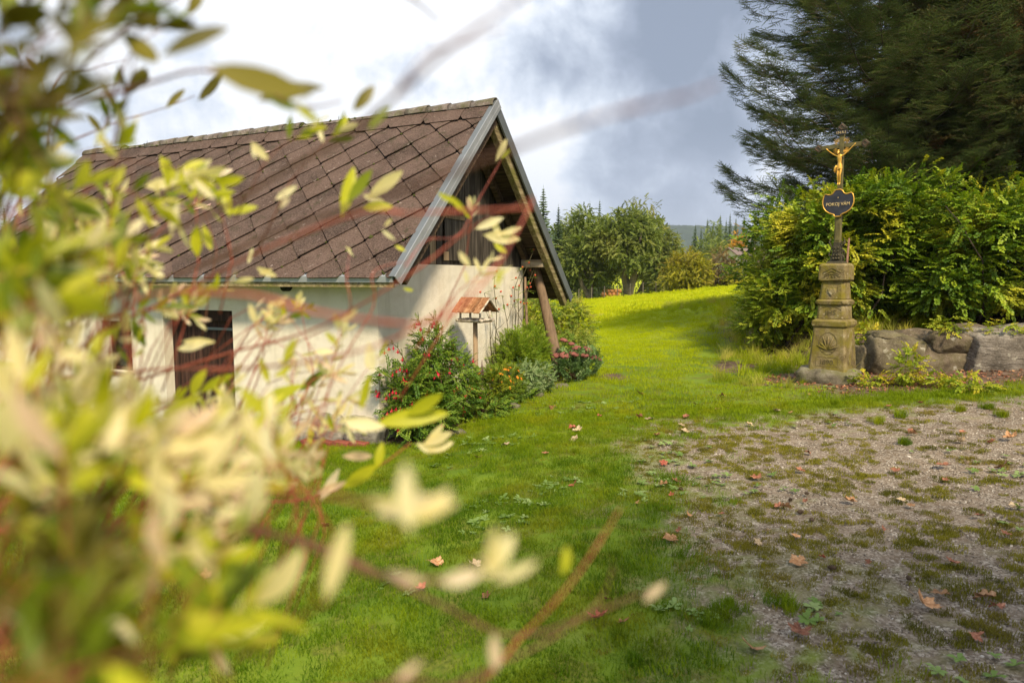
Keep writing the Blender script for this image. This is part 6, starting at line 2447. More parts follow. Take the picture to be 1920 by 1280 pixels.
# things at the meadow edge: low fence posts and an orange log pile
M_opile = plain_mat('orange_cut_wood', (0.40, 0.17, 0.06), 0.8, 0.3, 2.0)
X = (1158 - 960) / 1280 * 78
q = empty('log_pile', (X, 78, hz(X, 78)), 0.1, 'orange brown pile of cut logs behind the willow trunks', 'log pile')
k = 0
zt = EYE - (545 - 520) / 1280 * 78 - hz(X, 78)
for row_ in range(4):
    for c_ in range(5 - row_ // 2):
        m_ = MB()
        m_.tube([(-1.6 + c_ * 0.46 + (row_ % 2) * 0.23, -0.9, zt - 1.1 + row_ * 0.36), (-1.6 + c_ * 0.46 + (row_ % 2) * 0.23, 0.9, zt - 1.1 + row_ * 0.36)], 0.22, 9)
        m_.build('log', M_opile, q, True)
fm_ = MB()
fm_.tube([(0, 0, -0.3), (0, 0, 1.1)], [0.045, 0.04], 7)
post_mesh = fm_.mesh('post', M_bark_pale)
fr_ = empty('pasture_fence', ((1190 - 960) / 1280 * 58, 58, 0), 0, 'low wire fence on grey posts along the crest of the meadow', 'fence')
tops = []
for k in range(9):
    X = (1085 + k * 24 - 960) / 1280 * (60 - k * 0.5)
    Y = 60 - k * 0.5
    o = link_mesh('post', post_mesh, fr_)
    o.location = Vector((X, Y, hz(X, Y))) - Vector(fr_.location)
    tops.append(o.location.copy())
m_ = MB()
for h_ in (0.6, 1.0):
    m_.tube([p + Vector((0, -0.08, h_)) for p in tops], 0.008, 4)
m_.build('wire', M_metal_dark, fr_)

# unseen trees added behind the photographer; their high crowns shade the near yard
for (x, y, tp, w_, n, sd, lab) in ((6.3, -5.2, 12.0, 3.5, 2900, 901, 'high crowned tree added unseen behind the photographer to shade the near gravel'),
                                   (12.0, -5.0, 12.0, 3.5, 2300, 902, 'second high crowned shade tree added unseen behind the photographer, further right')):
    t = empty('added_shade_tree', (x, y, hz(x, y)), 0, lab, 'tree')
    r = random.Random(sd)
    L = [(x + (k % 3 - 1) * 0.6 * w_, y + r.uniform(-0.1, 0.1) * w_, tp * r.uniform(0.71, 0.78), w_ * 0.42, w_ * 0.26, tp * 0.08) for k in range(6)]
    foliage('crown', pcs['birch'], 3, L, n, sd, 0.3, 0.6, t, rnd=0.9, tuft=0.3)
    stems('trunk', (0, 0, 0), [((x + 0.04 * k, y, -0.2), (L[k][0], L[k][1], L[k][2])) for k in range(5)], 0.12, M_bark, t, sd)
# ------------------------------------------------------------------ fallen leaves and cones
def dead_leaf_mesh(seed, m, curl=0.35, lobed=True):
    r = random.Random(seed)
    n = 30
    pts = []
    for i in range(n):
        a = 2 * PI * i / n
        if lobed:
            rad = 0.64 + 0.28 * abs(math.cos(2.5 * a)) ** 1.3 + 0.06 * math.cos(15 * a) + r.uniform(-0.05, 0.05)
            if abs(a - PI) < 0.35:
                rad *= 0.6
        else:
            rad = 0.42 + 0.5 * abs(math.cos(a)) ** 2
        pts.append((math.cos(a) * rad, math.sin(a) * rad * (1.0 if lobed else 0.75)))
    c1, c2, ph = r.uniform(0.2, 0.7) * curl, r.uniform(-0.3, 0.6) * curl, r.uniform(0, 6)
    def zf(x, y):
        q_ = x * math.cos(ph) + y * math.sin(ph)
        s_ = -x * math.sin(ph) + y * math.cos(ph)
        return c1 * q_ * q_ + c2 * s_ * s_ + 0.07 * math.sin(7 * q_ + seed) * abs(s_) + 0.05 * math.sin(11 * s_)
    V = [(0, 0, 0)] + [(x * 0.5, y * 0.5, zf(x * 0.5, y * 0.5)) for x, y in pts] + [(x, y, zf(x, y)) for x, y in pts]
    F = [(0, 1 + i, 1 + (i + 1) % n) for i in range(n)] + [(1 + i, 1 + n + i, 1 + n + (i + 1) % n, 1 + (i + 1) % n) for i in range(n)]
    k = len(V)
    V += [(-0.3, -0.02, 0.0), (-0.3, 0.02, 0.0), (-1.25, 0.06, 0.10), (-1.25, 0.03, 0.10)]
    F.append((k, k + 1, k + 2, k + 3))
    return mesh_vf('fallen_leaf', V, F, m)


def dead_leaf_mat(name, a, b_, c_):
    m, nt, b = mat(name)
    v = tex_co(nt)
    n = noise(nt, v, 2.5, 5.0)
    col = ramp(nt, n, [(0.3, a), (0.5, b_), (0.7, c_)])
    oi = nt.nodes.new('ShaderNodeObjectInfo')
    hv = nd(nt, 'ShaderNodeHueSaturation', ins={'Color': col, 'Value': mth(nt, 'ADD', 0.7, mth(nt, 'MULTIPLY', oi.outputs['Random'], 0.6))})
    nt.links.new(hv.outputs[0], b.inputs['Base Color'])
    set_rough(b, 0.7, 0.25)
    bump(nt, b, n, 0.3, 0.05)
    return m


DL = {'tan': dead_leaf_mat('tan_dead_leaf', (0.22, 0.10, 0.04), (0.42, 0.22, 0.10), (0.58, 0.34, 0.18)),
      'brown': dead_leaf_mat('brown_dead_leaf', (0.12, 0.045, 0.025), (0.28, 0.11, 0.06), (0.42, 0.20, 0.12)),
      'red': dead_leaf_mat('red_dead_leaf', (0.25, 0.05, 0.03), (0.42, 0.10, 0.06), (0.58, 0.22, 0.13)),
      'pale': dead_leaf_mat('pale_dead_leaf', (0.30, 0.20, 0.10), (0.46, 0.34, 0.20), (0.60, 0.48, 0.32))}
DM = {k: [dead_leaf_mesh(900 + i * 7 + len(k), m, 1.5 if i % 2 else 0.9) for i in range(3)] for k, m in DL.items()}
lr = random.Random(33)


def drop_leaf(px_, py_, wpx, kind, label, i=0, group=None):
    p = on_ground(px_, py_)
    d = p.y
    s = wpx / 1280 * d / 1.7
    s = min(max(s, 0.020), 0.085) * 0.92
    o = link_mesh('fallen_leaf', DM[kind][i % 3])
    o.location = (p.x, p.y, hz(p.x, p.y) + 0.016 + s * 0.12)
    o.rotation_euler = (lr.gauss(0, 0.35), lr.gauss(0, 0.35), lr.uniform(0, 6.28))
    o.scale = (s, s, s)
    return tag(o, label, 'leaf', group or 'fallen leaves on the lawn and gravel')


named = [
    (1412, 1222, 52, 'tan', 'large tan maple leaf lying flat in the gravel at the bottom of the picture'),
    (1733, 1140, 50, 'tan', 'big curled orange tan leaf on the gravel, lower right'),
    (1762, 1120, 36, 'tan', 'tan leaf just behind the big curled one on the gravel, lower right'),
    (1845, 1125, 44, 'tan', 'pointed tan leaf on the gravel near the right edge'),
    (1868, 1142, 30, 'brown', 'small leaf touching the pointed tan leaf near the right edge'),
    (1497, 1060, 36, 'tan', 'orange tan leaf beside the dark cone in the mossy gravel'),
    (1498, 1192, 46, 'brown', 'dark brown withered leaf above the large tan maple leaf'),
    (1122, 1166, 42, 'red', 'red brown leaf in the shaded grass by the edge of the gravel'),
    (1168, 1172, 30, 'brown', 'dark curled leaf right of the red leaf in the shaded grass'),
    (817, 1060, 32, 'tan', 'tan leaf on the shaded lawn below the cream blossoms'),
    (890, 1064, 26, 'pale', 'pale folded leaf on the shaded lawn, right of the tan one'),
    (1258, 1016, 32, 'tan', 'crumpled tan leaf where the moss meets the lawn'),
    (1786, 1060, 28, 'brown', 'brown leaf on bare gravel in the right half'),
    (1830, 1198, 28, 'brown', 'half buried brown leaf in the gravel, right lower corner'),
    (1492, 1010, 20, 'tan', 'small tan leaf in the mossy patch above the cones'),
    (1472, 955, 26, 'tan', 'light leaf near the two dark cones on the gravel'),
    (1594, 944, 24, 'tan', 'tan leaf in the middle of the gravel'),
    (1768, 877, 26, 'brown', 'brown leaf with a stalk at the back of the gravel, right'),
    (1418, 900, 22, 'brown', 'brown leaf on a mossy patch left in the gravel'),
    (1083, 811, 22, 'pale', 'pale curled leaf on the middle of the lawn'),
    (1076, 826, 20, 'pale', 'pale leaf just below the curled pale leaf on the lawn'),
    (896, 860, 16, 'tan', 'tan leaf on the lawn in front of the flower bed'),
    (948, 838, 18, 'pale', 'small leaf on the lawn right of the flower bed'),
    (612, 988, 22, 'tan', 'crumpled tan leaf on the lawn seen between the blurred twigs'),
    (388, 1083, 24, 'tan', 'tan leaf on the lawn seen through the willow leaves'),
    (1895, 824, 26, 'tan', 'orange tan leaf in the grass by the right edge'),
    (1218, 788, 20, 'pale', 'pale leaf lying on the lawn left of the dark tuft'),
    (1284, 812, 18, 'pale', 'pale leaf at the upper edge of the gravel'),
    (1456, 774, 16, 'pale', 'pale leaf on the grass towards the cross'),
    (1244, 872, 18, 'red', 'reddish leaf at the left edge of the gravel'),
    (1075, 912, 20, 'red', 'dark red leaf among the weeds on the lawn'),
    (1245, 912, 18, 'tan', 'tan leaf beside the round pebble at the gravel edge'),
    (1268, 906, 20, 'brown', 'dark brown leaf next to the tan one at the gravel edge'),
    (1880, 878, 28, 'tan', 'long tan leaf on the gravel by the right edge'),
    (1800, 831, 22, 'pale', 'pale leaf at the back of the gravel below the boulders'),
    (1140, 1130, 22, 'brown', 'brown leaf sunk in shaded turf near the red one'),
    (680, 862, 16, 'tan', 'small leaf in shade at the corner of the cottage'),
    (790, 1108, 24, 'red', 'dull red leaf on the shaded lawn behind the willow twigs'),
    (912, 1122, 20, 'brown', 'narrow brown leaf on the shaded lawn'),
    (1885, 1006, 20, 'brown', 'small brown leaf on bare gravel near the right edge'),
]
for i, (a, b_, w_, kd, lab) in enumerate(named):
    drop_leaf(a, b_, w_, kd, lab, i)
for k in range(46):
    while True:
        px_, py_ = lr.uniform(880, 1915), 735 + 330 * lr.random() ** 1.4
        if px_ > 1180 or py_ < 900:
            break
    drop_leaf(px_, py_, lr.uniform(10, 19), lr.choice(('tan', 'brown', 'brown', 'red', 'pale')), 'small withered brown leaf scattered on the lawn and gravel', lr.randrange(3), 'small scattered leaves')
# litter in the soil strip under the wall
pcl = proto_collection('litter_leaf', [DM['brown'][0], DM['tan'][1], DM['brown'][2], DM['brown'][1]])
P = sample_field(9000, 8.6, 10.6, -0.3, 0.85)
P = P[(P[:, 0] > 3.4)]
P = P[rng.random(len(P)) < soil_mask(P[:, 0], P[:, 1]) * 0.85]
n = len(P)
tag(scatter('leaf_litter', pcl, np.stack([P[:, 0], P[:, 1], height(P[:, 0], P[:, 1]) + 0.012], 1), np.random.default_rng(4).normal(0, 0.5, (n, 3)) + [0, 0, 1] * np.random.default_rng(6).uniform(0, 6, (n, 1)),
            np.random.default_rng(8).uniform(0.010, 0.028, n), np.random.default_rng(9).integers(0, 4, n)), 'brown leaf litter on the bare soil below the boulder wall')


def cone_mesh():
    q = MB()
    q.tube([(-0.028, 0, 0), (-0.018, 0, 0), (0, 0, 0), (0.02, 0, 0), (0.03, 0, 0)], [0.006, 0.013, 0.015, 0.010, 0.003], 8)
    for k in range(52):
        f = k / 52
        a = k * 2.4
        x = -0.027 + 0.055 * f
        r_ = 0.019 * math.sin(PI * (0.15 + 0.8 * f)) + 0.002
        c_, s_ = math.cos(a), math.sin(a)
        q.poly([(x - 0.003, c_ * r_ * 0.55 - s_ * 0.005, s_ * r_ * 0.55 + c_ * 0.005), (x - 0.003, c_ * r_ * 0.55 + s_ * 0.005, s_ * r_ * 0.55 - c_ * 0.005), (x + 0.007, c_ * r_ * 1.15 + s_ * 0.003, s_ * r_ * 1.15 - c_ * 0.003), (x + 0.007, c_ * r_ * 1.15 - s_ * 0.003, s_ * r_ * 1.15 + c_ * 0.003)])
    return q.mesh('pine_cone', plain_mat('cone_scale', (0.10, 0.065, 0.04), 0.8, 0.5, 30.0, 0.3))


cm = cone_mesh()
for i, (a, b_, lab) in enumerate(((1512, 928, 'dark pine cone on the gravel, upper of the pair'), (1522, 978, 'dark pine cone on the gravel, lower of the pair'), (1560, 1068, 'pine cone in the mossy gravel right of the orange tan leaf'),
                                  (1482, 940, 'small dark cone left of the upper cone'), (1276, 920, 'round dark cone among the leaves at the gravel edge'), (1500, 963, 'brown cone half hidden in moss by the lower cone'), (1704, 1088, 'small cone on bare gravel left of the big curled leaf'))):
    p = on_ground(a, b_)
    o = link_mesh('pine_cone', cm)
    o.location = (p.x, p.y, hz(p.x, p.y) + 0.014)
    o.rotation_euler = (i, 0.1, i * 1.3)
    s = 0.62 + 0.08 * (i % 3)
    o.scale = (s, s, s)
    tag(o, lab, 'cone')

# ------------------------------------------------------------------ the variegated willow close to the camera
def willow_leaf_mesh(seed, m, wid=0.28, curl=0.2):
    """unit length, narrow oval blade with a folded midrib and a short stalk"""
    r = random.Random(seed)
    c_ = curl * r.uniform(-1, 1.3)
    tw = r.uniform(-0.5, 0.5)
    prof = [(0.0, 0.02), (0.06, 0.10), (0.2, 0.60), (0.4, 0.95), (0.6, 1.0), (0.8, 0.72), (0.93, 0.32), (1.0, 0.02)]
    V, F = [], []
    for t_, w_ in prof:
        hw = w_ * wid / 2
        z = c_ * t_ * t_ - 0.03 * t_
        a = tw * t_
        V += [(t_, -hw * math.cos(a), z - hw * math.sin(a) + hw * 0.35), (t_, 0, z), (t_, hw * math.cos(a), z + hw * math.sin(a) + hw * 0.35)]
    for i in range(len(prof) - 1):
        for j in range(2):
            a = 3 * i + j
            F.append((a, a + 1, a + 4, a + 3))
    me = mesh_vf('leaf', V, F, m)
    me.polygons.foreach_set('use_smooth', [True] * len(me.polygons))
    return me


def wl_mat(name, cols, trans=0.45):
    return leaf_mat(name, cols, trans, 0.45, spec=0.35)


WL = {'cream': wl_mat('cream_leaf', [(0.68, 0.58, 0.27), (0.82, 0.71, 0.40), (0.88, 0.80, 0.54)]),
      'pink': wl_mat('pinkish_leaf', [(0.70, 0.48, 0.36), (0.80, 0.60, 0.45), (0.82, 0.70, 0.52)]),
      'lime': wl_mat('lime_leaf', [(0.36, 0.38, 0.015), (0.52, 0.51, 0.02), (0.66, 0.62, 0.07)]),
      'green': wl_mat('green_leaf', [(0.10, 0.14, 0.008), (0.17, 0.22, 0.010), (0.27, 0.31, 0.015)], 0.35),
      'olive': wl_mat('olive_leaf', [(0.06, 0.052, 0.004), (0.11, 0.095, 0.006), (0.19, 0.16, 0.010)], 0.2)}  # olive tone, darkened further to paint backlit and shaded leaves
WM = {k: [willow_leaf_mesh(950 + i, m, 0.24 + 0.05 * i, 0.25) for i in range(3)] for k, m in WL.items()}
M_stem_red = plain_mat('red_twig', (0.36, 0.085, 0.05), 0.5, 0.25, 30.0, 0)
M_stem_brown = plain_mat('brown_willow_twig', (0.17, 0.07, 0.045), 0.6, 0.25, 30.0, 0)
wr = random.Random(2024)
WB = Vector((-0.95, 0.75, 0))
WB.z = hz(WB.x, WB.y)
willow = empty('variegated_willow', tuple(WB), 0, 'blurred variegated willow with cream, pink and lime leaves filling the left side', 'willow shrub')
PAL = {'c': ('cream', 'cream', 'cream', 'pink', 'lime'), 'l': ('lime', 'lime', 'green', 'cream'), 'g': ('green', 'green', 'lime', 'olive'), 'o': ('olive', 'olive', 'green'),
       'm': ('cream', 'lime', 'green', 'cream', 'pink', 'lime'), 'p': ('pink', 'cream', 'cream')}
leaves = []      # (pos, dir, up, size, kind)


def rosette_at(px_, py_, depth, n, ln, pal, ang=None, spread=0.9, seed_dir=None):
    """shoot tip with leaves; ang = direction of the shoot in the picture plane (radians, 0 = right, up positive)"""
    p = at(px_, py_, depth)
    ang = wr.uniform(0, 2 * PI) if ang is None else ang
    ax = Vector((math.cos(ang), wr.uniform(-0.4, 0.4), math.sin(ang))).normalized()
    s = ax.cross(Vector((0, 1, 0.2))).normalized()
    u = ax.cross(s).normalized()
    for i in range(n):
        f = i / max(1, n - 1)
        a = i * 2.4 + wr.uniform(-0.4, 0.4)
        op = spread * (1 - 0.55 * f) * wr.uniform(0.7, 1.2)
        d = (ax * math.cos(op) + (s * math.cos(a) + u * math.sin(a)) * math.sin(op)).normalized()
        b_ = p + ax * (f - 0.5) * ln * 0.9
        up = (u * math.cos(a) - s * math.sin(a) + Vector((wr.gauss(0, 0.4), wr.gauss(0, 0.4) - 0.3, wr.gauss(0, 0.4)))).normalized()
        leaves.append((b_, d, up, ln * wr.uniform(0.65, 1.1), wr.choice(PAL[pal])))
    return p, ax


def single(px0, py0, px1, py1, depth, kind, tilt=0.0, w=1.0):
    a, b_ = at(px0, py0, depth), at(px1, py1, depth * (1 + tilt))
    d = b_ - a
    up = Vector((wr.gauss(0, 0.2), -1, wr.gauss(0, 0.2)))
    leaves.append((a, d.normalized(), up, d.length, kind))


# leaves one can make out in the photograph
for q_ in ((300, 108, 420, 40, 0.42, 'olive'), (388, 122, 590, 200, 0.40, 'olive'), (480, 190, 602, 150, 0.5, 'olive'), (545, 190, 600, 230, 0.5, 'lime'), (480, 150, 560, 210, 0.5, 'green'), (380, 190, 420, 120, 0.9, 'olive'),
           (310, 205, 345, 165, 0.9, 'olive'), (370, 190, 420, 145, 0.9, 'olive'), (660, 210, 705, 160, 0.6, 'olive'), (690, 245, 730, 195, 0.6, 'green'), (770, 950, 690, 930, 0.27, 'cream'), (790, 975, 845, 920, 0.27, 'cream'), (755, 975, 850, 945, 0.27, 'cream'),
           (700, 960, 860, 935, 0.28, 'pink'), (770, 1000, 755, 870, 0.26, 'cream'), (610, 1130, 650, 985, 0.30, 'cream'), (920, 1085, 935, 980, 0.30, 'cream'), (905, 1085, 965, 1005, 0.30, 'cream'), (925, 1090, 1010, 1055, 0.30, 'cream'), (950, 1080, 895, 1040, 0.31, 'pink'),
           (820, 1090, 905, 1078, 0.30, 'pink'), (720, 1070, 800, 1095, 0.30, 'pink'), (1205, 1130, 1245, 1085, 0.40, 'pink'), (1055, 1080, 1068, 1025, 0.42, 'lime'), (735, 1280, 790, 1240, 0.30, 'pink'), (930, 1260, 925, 1180, 0.35, 'pink'),
           (470, 775, 560, 715, 0.95, 'lime'), (560, 735, 612, 690, 1.1, 'green'), (675, 770, 700, 700, 0.8, 'lime'), (700, 700, 690, 640, 0.8, 'cream'), (700, 795, 840, 770, 0.85, 'lime'), (760, 780, 830, 735, 0.85, 'lime'), (640, 790, 720, 800, 0.8, 'cream'),
           (590, 925, 650, 905, 1.0, 'pink'), (640, 915, 712, 870, 0.95, 'lime'), (705, 880, 718, 830, 0.95, 'lime'), (600, 940, 635, 880, 1.0, 'pink'), (640, 855, 700, 850, 0.9, 'pink'), (800, 845, 850, 830, 1.0, 'cream'), (795, 840, 830, 795, 1.0, 'cream'), (790, 835, 850, 810, 1.0, 'cream'), (780, 830, 820, 850, 1.0, 'cream'),
           (930, 305, 950, 258, 1.2, 'cream'), (940, 300, 958, 280, 1.2, 'lime'), (905, 440, 975, 450, 1.1, 'cream'), (935, 440, 980, 425, 1.1, 'cream'), (890, 430, 945, 410, 1.1, 'cream'), (925, 455, 950, 475, 1.1, 'lime'), (940, 450, 920, 405, 1.1, 'cream'),
           (690, 370, 755, 320, 1.0, 'cream'), (680, 365, 720, 380, 1.0, 'cream'), (640, 410, 665, 310, 0.9, 'lime'), (650, 380, 700, 320, 0.9, 'green'), (680, 390, 735, 385, 0.9, 'lime'), (840, 365, 875, 400, 0.9, 'lime'), (820, 360, 850, 380, 0.9, 'lime'),
           (470, 265, 500, 300, 0.9, 'cream'), (480, 300, 470, 270, 0.9, 'cream'), (515, 375, 560, 350, 0.9, 'cream'), (545, 370, 520, 390, 0.9, 'pink'), (330, 400, 350, 470, 0.8, 'cream'), (320, 445, 340, 380, 0.8, 'cream'), (300, 290, 330, 350, 0.9, 'lime'), (335, 310, 350, 370, 0.85, 'lime'), (360, 330, 400, 300, 0.9, 'cream'),
           (270, 350, 330, 340, 0.85, 'cream'), (180, 350, 220, 320, 0.8, 'green'), (420, 350, 435, 410, 0.9, 'lime'), (430, 400, 480, 385, 0.9, 'lime'), (410, 330, 425, 370, 0.9, 'lime'), (380, 420, 400, 470, 0.9, 'lime'), (370, 420, 365, 480, 0.9, 'lime'),
           (715, 430, 740, 450, 1.0, 'cream'), (720, 425, 735, 410, 1.0, 'cream'), (740, 460, 760, 470, 1.1, 'lime'), (650, 465, 662, 480, 1.3, 'cream'), (660, 470, 648, 462, 1.3, 'cream'), (480, 500, 515, 520, 1.1, 'cream'), (485, 515, 510, 505, 1.1, 'cream'), (465, 495, 475, 465, 1.2, 'cream'),
           (860, 470, 880, 500, 0.9, 'cream'), (930, 520, 960, 500, 0.9, 'cream'), (930, 540, 940, 500, 0.6, 'lime'), (755, 540, 775, 545, 1.1, 'lime'), (60, 420, 120, 360, 0.7, 'lime'), (115, 430, 160, 420, 0.9, 'cream'), (120, 410, 140, 435, 0.9, 'cream'),
           (340, 640, 400, 640, 1.0, 'cream'), (330, 655, 395, 645, 1.0, 'cream'), (390, 690, 350, 740, 0.9, 'lime'), (440, 700, 370, 735, 0.9, 'lime'), (380, 740, 310, 780, 0.9, 'lime'), (250, 595, 265, 650, 0.9, 'green'), (230, 600, 180, 640, 0.9, 'lime')):
    a, b_, c_, d_, dep, kd = q_
    single(a, b_, c_, d_, dep, kd)
named_n = len(leaves)
# shoots, by region: (px, py, spread x, spread y, count, depth min, depth max, leaf length, palette)
REG = [
    (50, 30, 70, 35, 6, 0.30, 0.6, 0.034, 'o'), (200, 50, 60, 50, 4, 0.30, 0.6, 0.036, 'o'), (15, 230, 25, 70, 6, 0.35, 0.8, 0.034, 'o'), (180, 190, 50, 50, 3, 0.5, 0.9, 0.030, 'o'), (90, 130, 60, 40, 2, 0.7, 1.1, 0.026, 'o'), (-40, 150, 30, 120, 8, 0.35, 0.7, 0.036, 'o'),  # olive palette paints these shoots dark, as if backlit by the sky
    (30, 300, 45, 35, 6, 0.35, 0.8, 0.034, 'g'), (150, 280, 60, 25, 3, 0.5, 0.9, 0.030, 'l'), (100, 390, 90, 35, 7, 0.5, 0.9, 0.032, 'l'), (240, 370, 70, 40, 5, 0.6, 1.0, 0.032, 'm'), (280, 20, 30, 30, 2, 0.4, 0.6, 0.036, 'o'),
    (90, 480, 100, 45, 15, 0.45, 0.95, 0.034, 'l'), (620, 640, 50, 50, 3, 0.8, 1.2, 0.030, 'c'), (500, 600, 50, 40, 3, 0.8, 1.1, 0.032, 'm'), (590, 760, 40, 30, 3, 0.9, 1.2, 0.03, 'p'), (480, 700, 50, 30, 3, 0.7, 1.0, 0.032, 'l'), (240, 480, 70, 40, 9, 0.8, 1.1, 0.034, 'c'), (40, 560, 60, 50, 14, 0.35, 0.8, 0.036, 'g'), (140, 560, 60, 40, 6, 0.5, 1.0, 0.032, 'm'),
    (320, 560, 50, 40, 5, 0.8, 1.1, 0.034, 'm'), (380, 585, 40, 30, 4, 0.9, 1.2, 0.032, 'c'), (70, 660, 80, 45, 14, 0.32, 0.8, 0.034, 'm'), (245, 650, 50, 40, 3, 0.7, 1.0, 0.032, 'l'), (60, 760, 80, 50, 22, 0.32, 0.7, 0.036, 'c'),
    (210, 780, 70, 40, 12, 0.35, 0.7, 0.034, 'c'), (350, 760, 50, 35, 3, 0.8, 1.05, 0.034, 'l'), (430, 790, 45, 30, 9, 0.85, 1.1, 0.036, 'c'), (330, 840, 80, 35, 16, 0.35, 0.7, 0.034, 'c'), (500, 845, 50, 26, 17, 0.40, 0.8, 0.032, 'c'),
    (170, 880, 110, 40, 15, 0.26, 0.6, 0.032, 'c'), (60, 900, 80, 50, 12, 0.24, 0.5, 0.032, 'm'), (380, 900, 80, 25, 18, 0.4, 0.8, 0.034, 'p'), (530, 890, 50, 20, 10, 0.7, 1.0, 0.032, 'p'), (520, 640, 25, 35, 4, 1.0, 1.3, 0.030, 'c'),
    (575, 680, 28, 40, 5, 1.0, 1.3, 0.030, 'c'), (620, 700, 30, 30, 3, 1.0, 1.3, 0.030, 'p'), (640, 800, 40, 25, 5, 0.9, 1.2, 0.03, 'c'), (560, 590, 10, 20, 2, 1.1, 1.3, 0.028, 'l'), (500, 580, 30, 20, 2, 1.0, 1.2, 0.03, 'c'),
    (90, 1010, 110, 60, 14, 0.22, 0.5, 0.034, 'o'), (330, 1010, 90, 40, 6, 0.25, 0.5, 0.032, 'm'), (430, 1010, 40, 50, 4, 0.4, 0.6, 0.036, 'c'), (80, 1130, 110, 60, 11, 0.20, 0.45, 0.030, 'o'), (260, 1130, 80, 50, 3, 0.25, 0.4, 0.028, 'l'), (200, 1100, 100, 60, 3, 0.22, 0.40, 0.028, 'm'),  # olive palette paints the shade of the lower left corner
    (230, 1110, 60, 30, 3, 0.3, 0.45, 0.036, 'c'), (90, 1240, 120, 50, 11, 0.2, 0.42, 0.032, 'o'), (280, 1240, 90, 40, 3, 0.2, 0.4, 0.032, 'g'), (420, 1180, 40, 50, 4, 0.3, 0.5, 0.036, 'l'),
    (380, 370, 60, 50, 5, 0.8, 1.2, 0.034, 'm'), (60, 340, 60, 30, 5, 0.4, 0.8, 0.036, 'l'), (200, 460, 60, 40, 6, 0.6, 0.9, 0.034, 'l'), (330, 330, 60, 30, 3, 0.6, 0.9, 0.036, 'l'), (110, 100, 60, 60, 2, 0.25, 0.4, 0.032, 'o'), (230, 30, 30, 30, 1, 0.3, 0.35, 0.034, 'o'), (620, 260, 50, 25, 2, 0.8, 1.1, 0.034, 'l'), (900, 500, 30, 30, 2, 1.0, 1.2, 0.03, 'p'), (840, 430, 30, 25, 1, 1.1, 1.3, 0.028, 'c'),
]
tips = []
for (a, b_, sx, sy, n, d0, d1, ln, pal) in REG:
    n = int(n * 0.62 + 0.5) if (a < 560 and b_ > 600 and b_ < 1080) else n
    for k in range(n):
        px_, py_ = wr.gauss(a, sx * 0.62), wr.gauss(b_, sy * 0.62)
        if px_ > 700 and pal in 'go':
            continue
        dep = wr.uniform(d0, d1)
        p, ax = rosette_at(px_, py_, dep, wr.randint(4, 7), ln, pal, wr.gauss(0.75, 0.7))
        tips.append((p, ax, dep))
# twigs: every shoot runs back towards the shrub's foot and joins the thicker ones
tw_far, tw_top = MB(), MB()
for (p, ax, dep) in tips:
    L_ = wr.uniform(0.10, 0.22) * (0.6 + dep * 0.5)
    back = (WB + Vector((0.1, 0.1, 0.4)) - p).normalized()
    a_ = p - ax * 0.03
    m1 = p - ax * L_ * 0.45 + Vector((0, 0, -0.01))
    e = p - ax * L_ * 0.55 + back * L_ * 0.6
    k_ = min(1.0, 0.45 + dep * 0.6) * 0.8
    (tw_top if p.z > EYE + 0.12 * dep else tw_far).tube([p + ax * 0.012, a_, m1, e], [0.0006 * k_, 0.0009 * k_, 0.0013 * k_, 0.0016 * k_], 5)
_t = tw_far.build('twigs', M_stem_red, willow, True)
_t.location = -WB
_t['kind'] = 'stuff'
_t = tw_top.build('twigs', M_stem_brown, willow, True)
_t.location = -WB
_t['kind'] = 'stuff'


def cane(pix, r0, r1, m, name='cane', n=5):
    """pix: list of (px, py, depth)"""
    pts = [at(*p) - WB for p in pix]
    # Catmull-Rom smoothing
    out = []
    for i in range(len(pts) - 1):
        p0, p1, p2, p3 = pts[max(0, i - 1)], pts[i], pts[i + 1], pts[min(len(pts) - 1, i + 2)]
        for k in range(n):
            t_ = k / n
            out.append(0.5 * ((2 * p1) + (p2 - p0) * t_ + (2 * p0 - 5 * p1 + 4 * p2 - p3) * t_ * t_ + (3 * p1 - p0 - 3 * p2 + p3) * t_ ** 3))
    out.append(pts[-1])
    q = MB()
    N = len(out)
    rads = [0.50 * (r0 + (r1 - r0) * i / (N - 1)) for i in range(N)]
    for i in range(2, N - 1, 4):
        rads[i] *= 1.35
    q.tube(out, rads, 6)
    return q.build(name, m, willow, True)


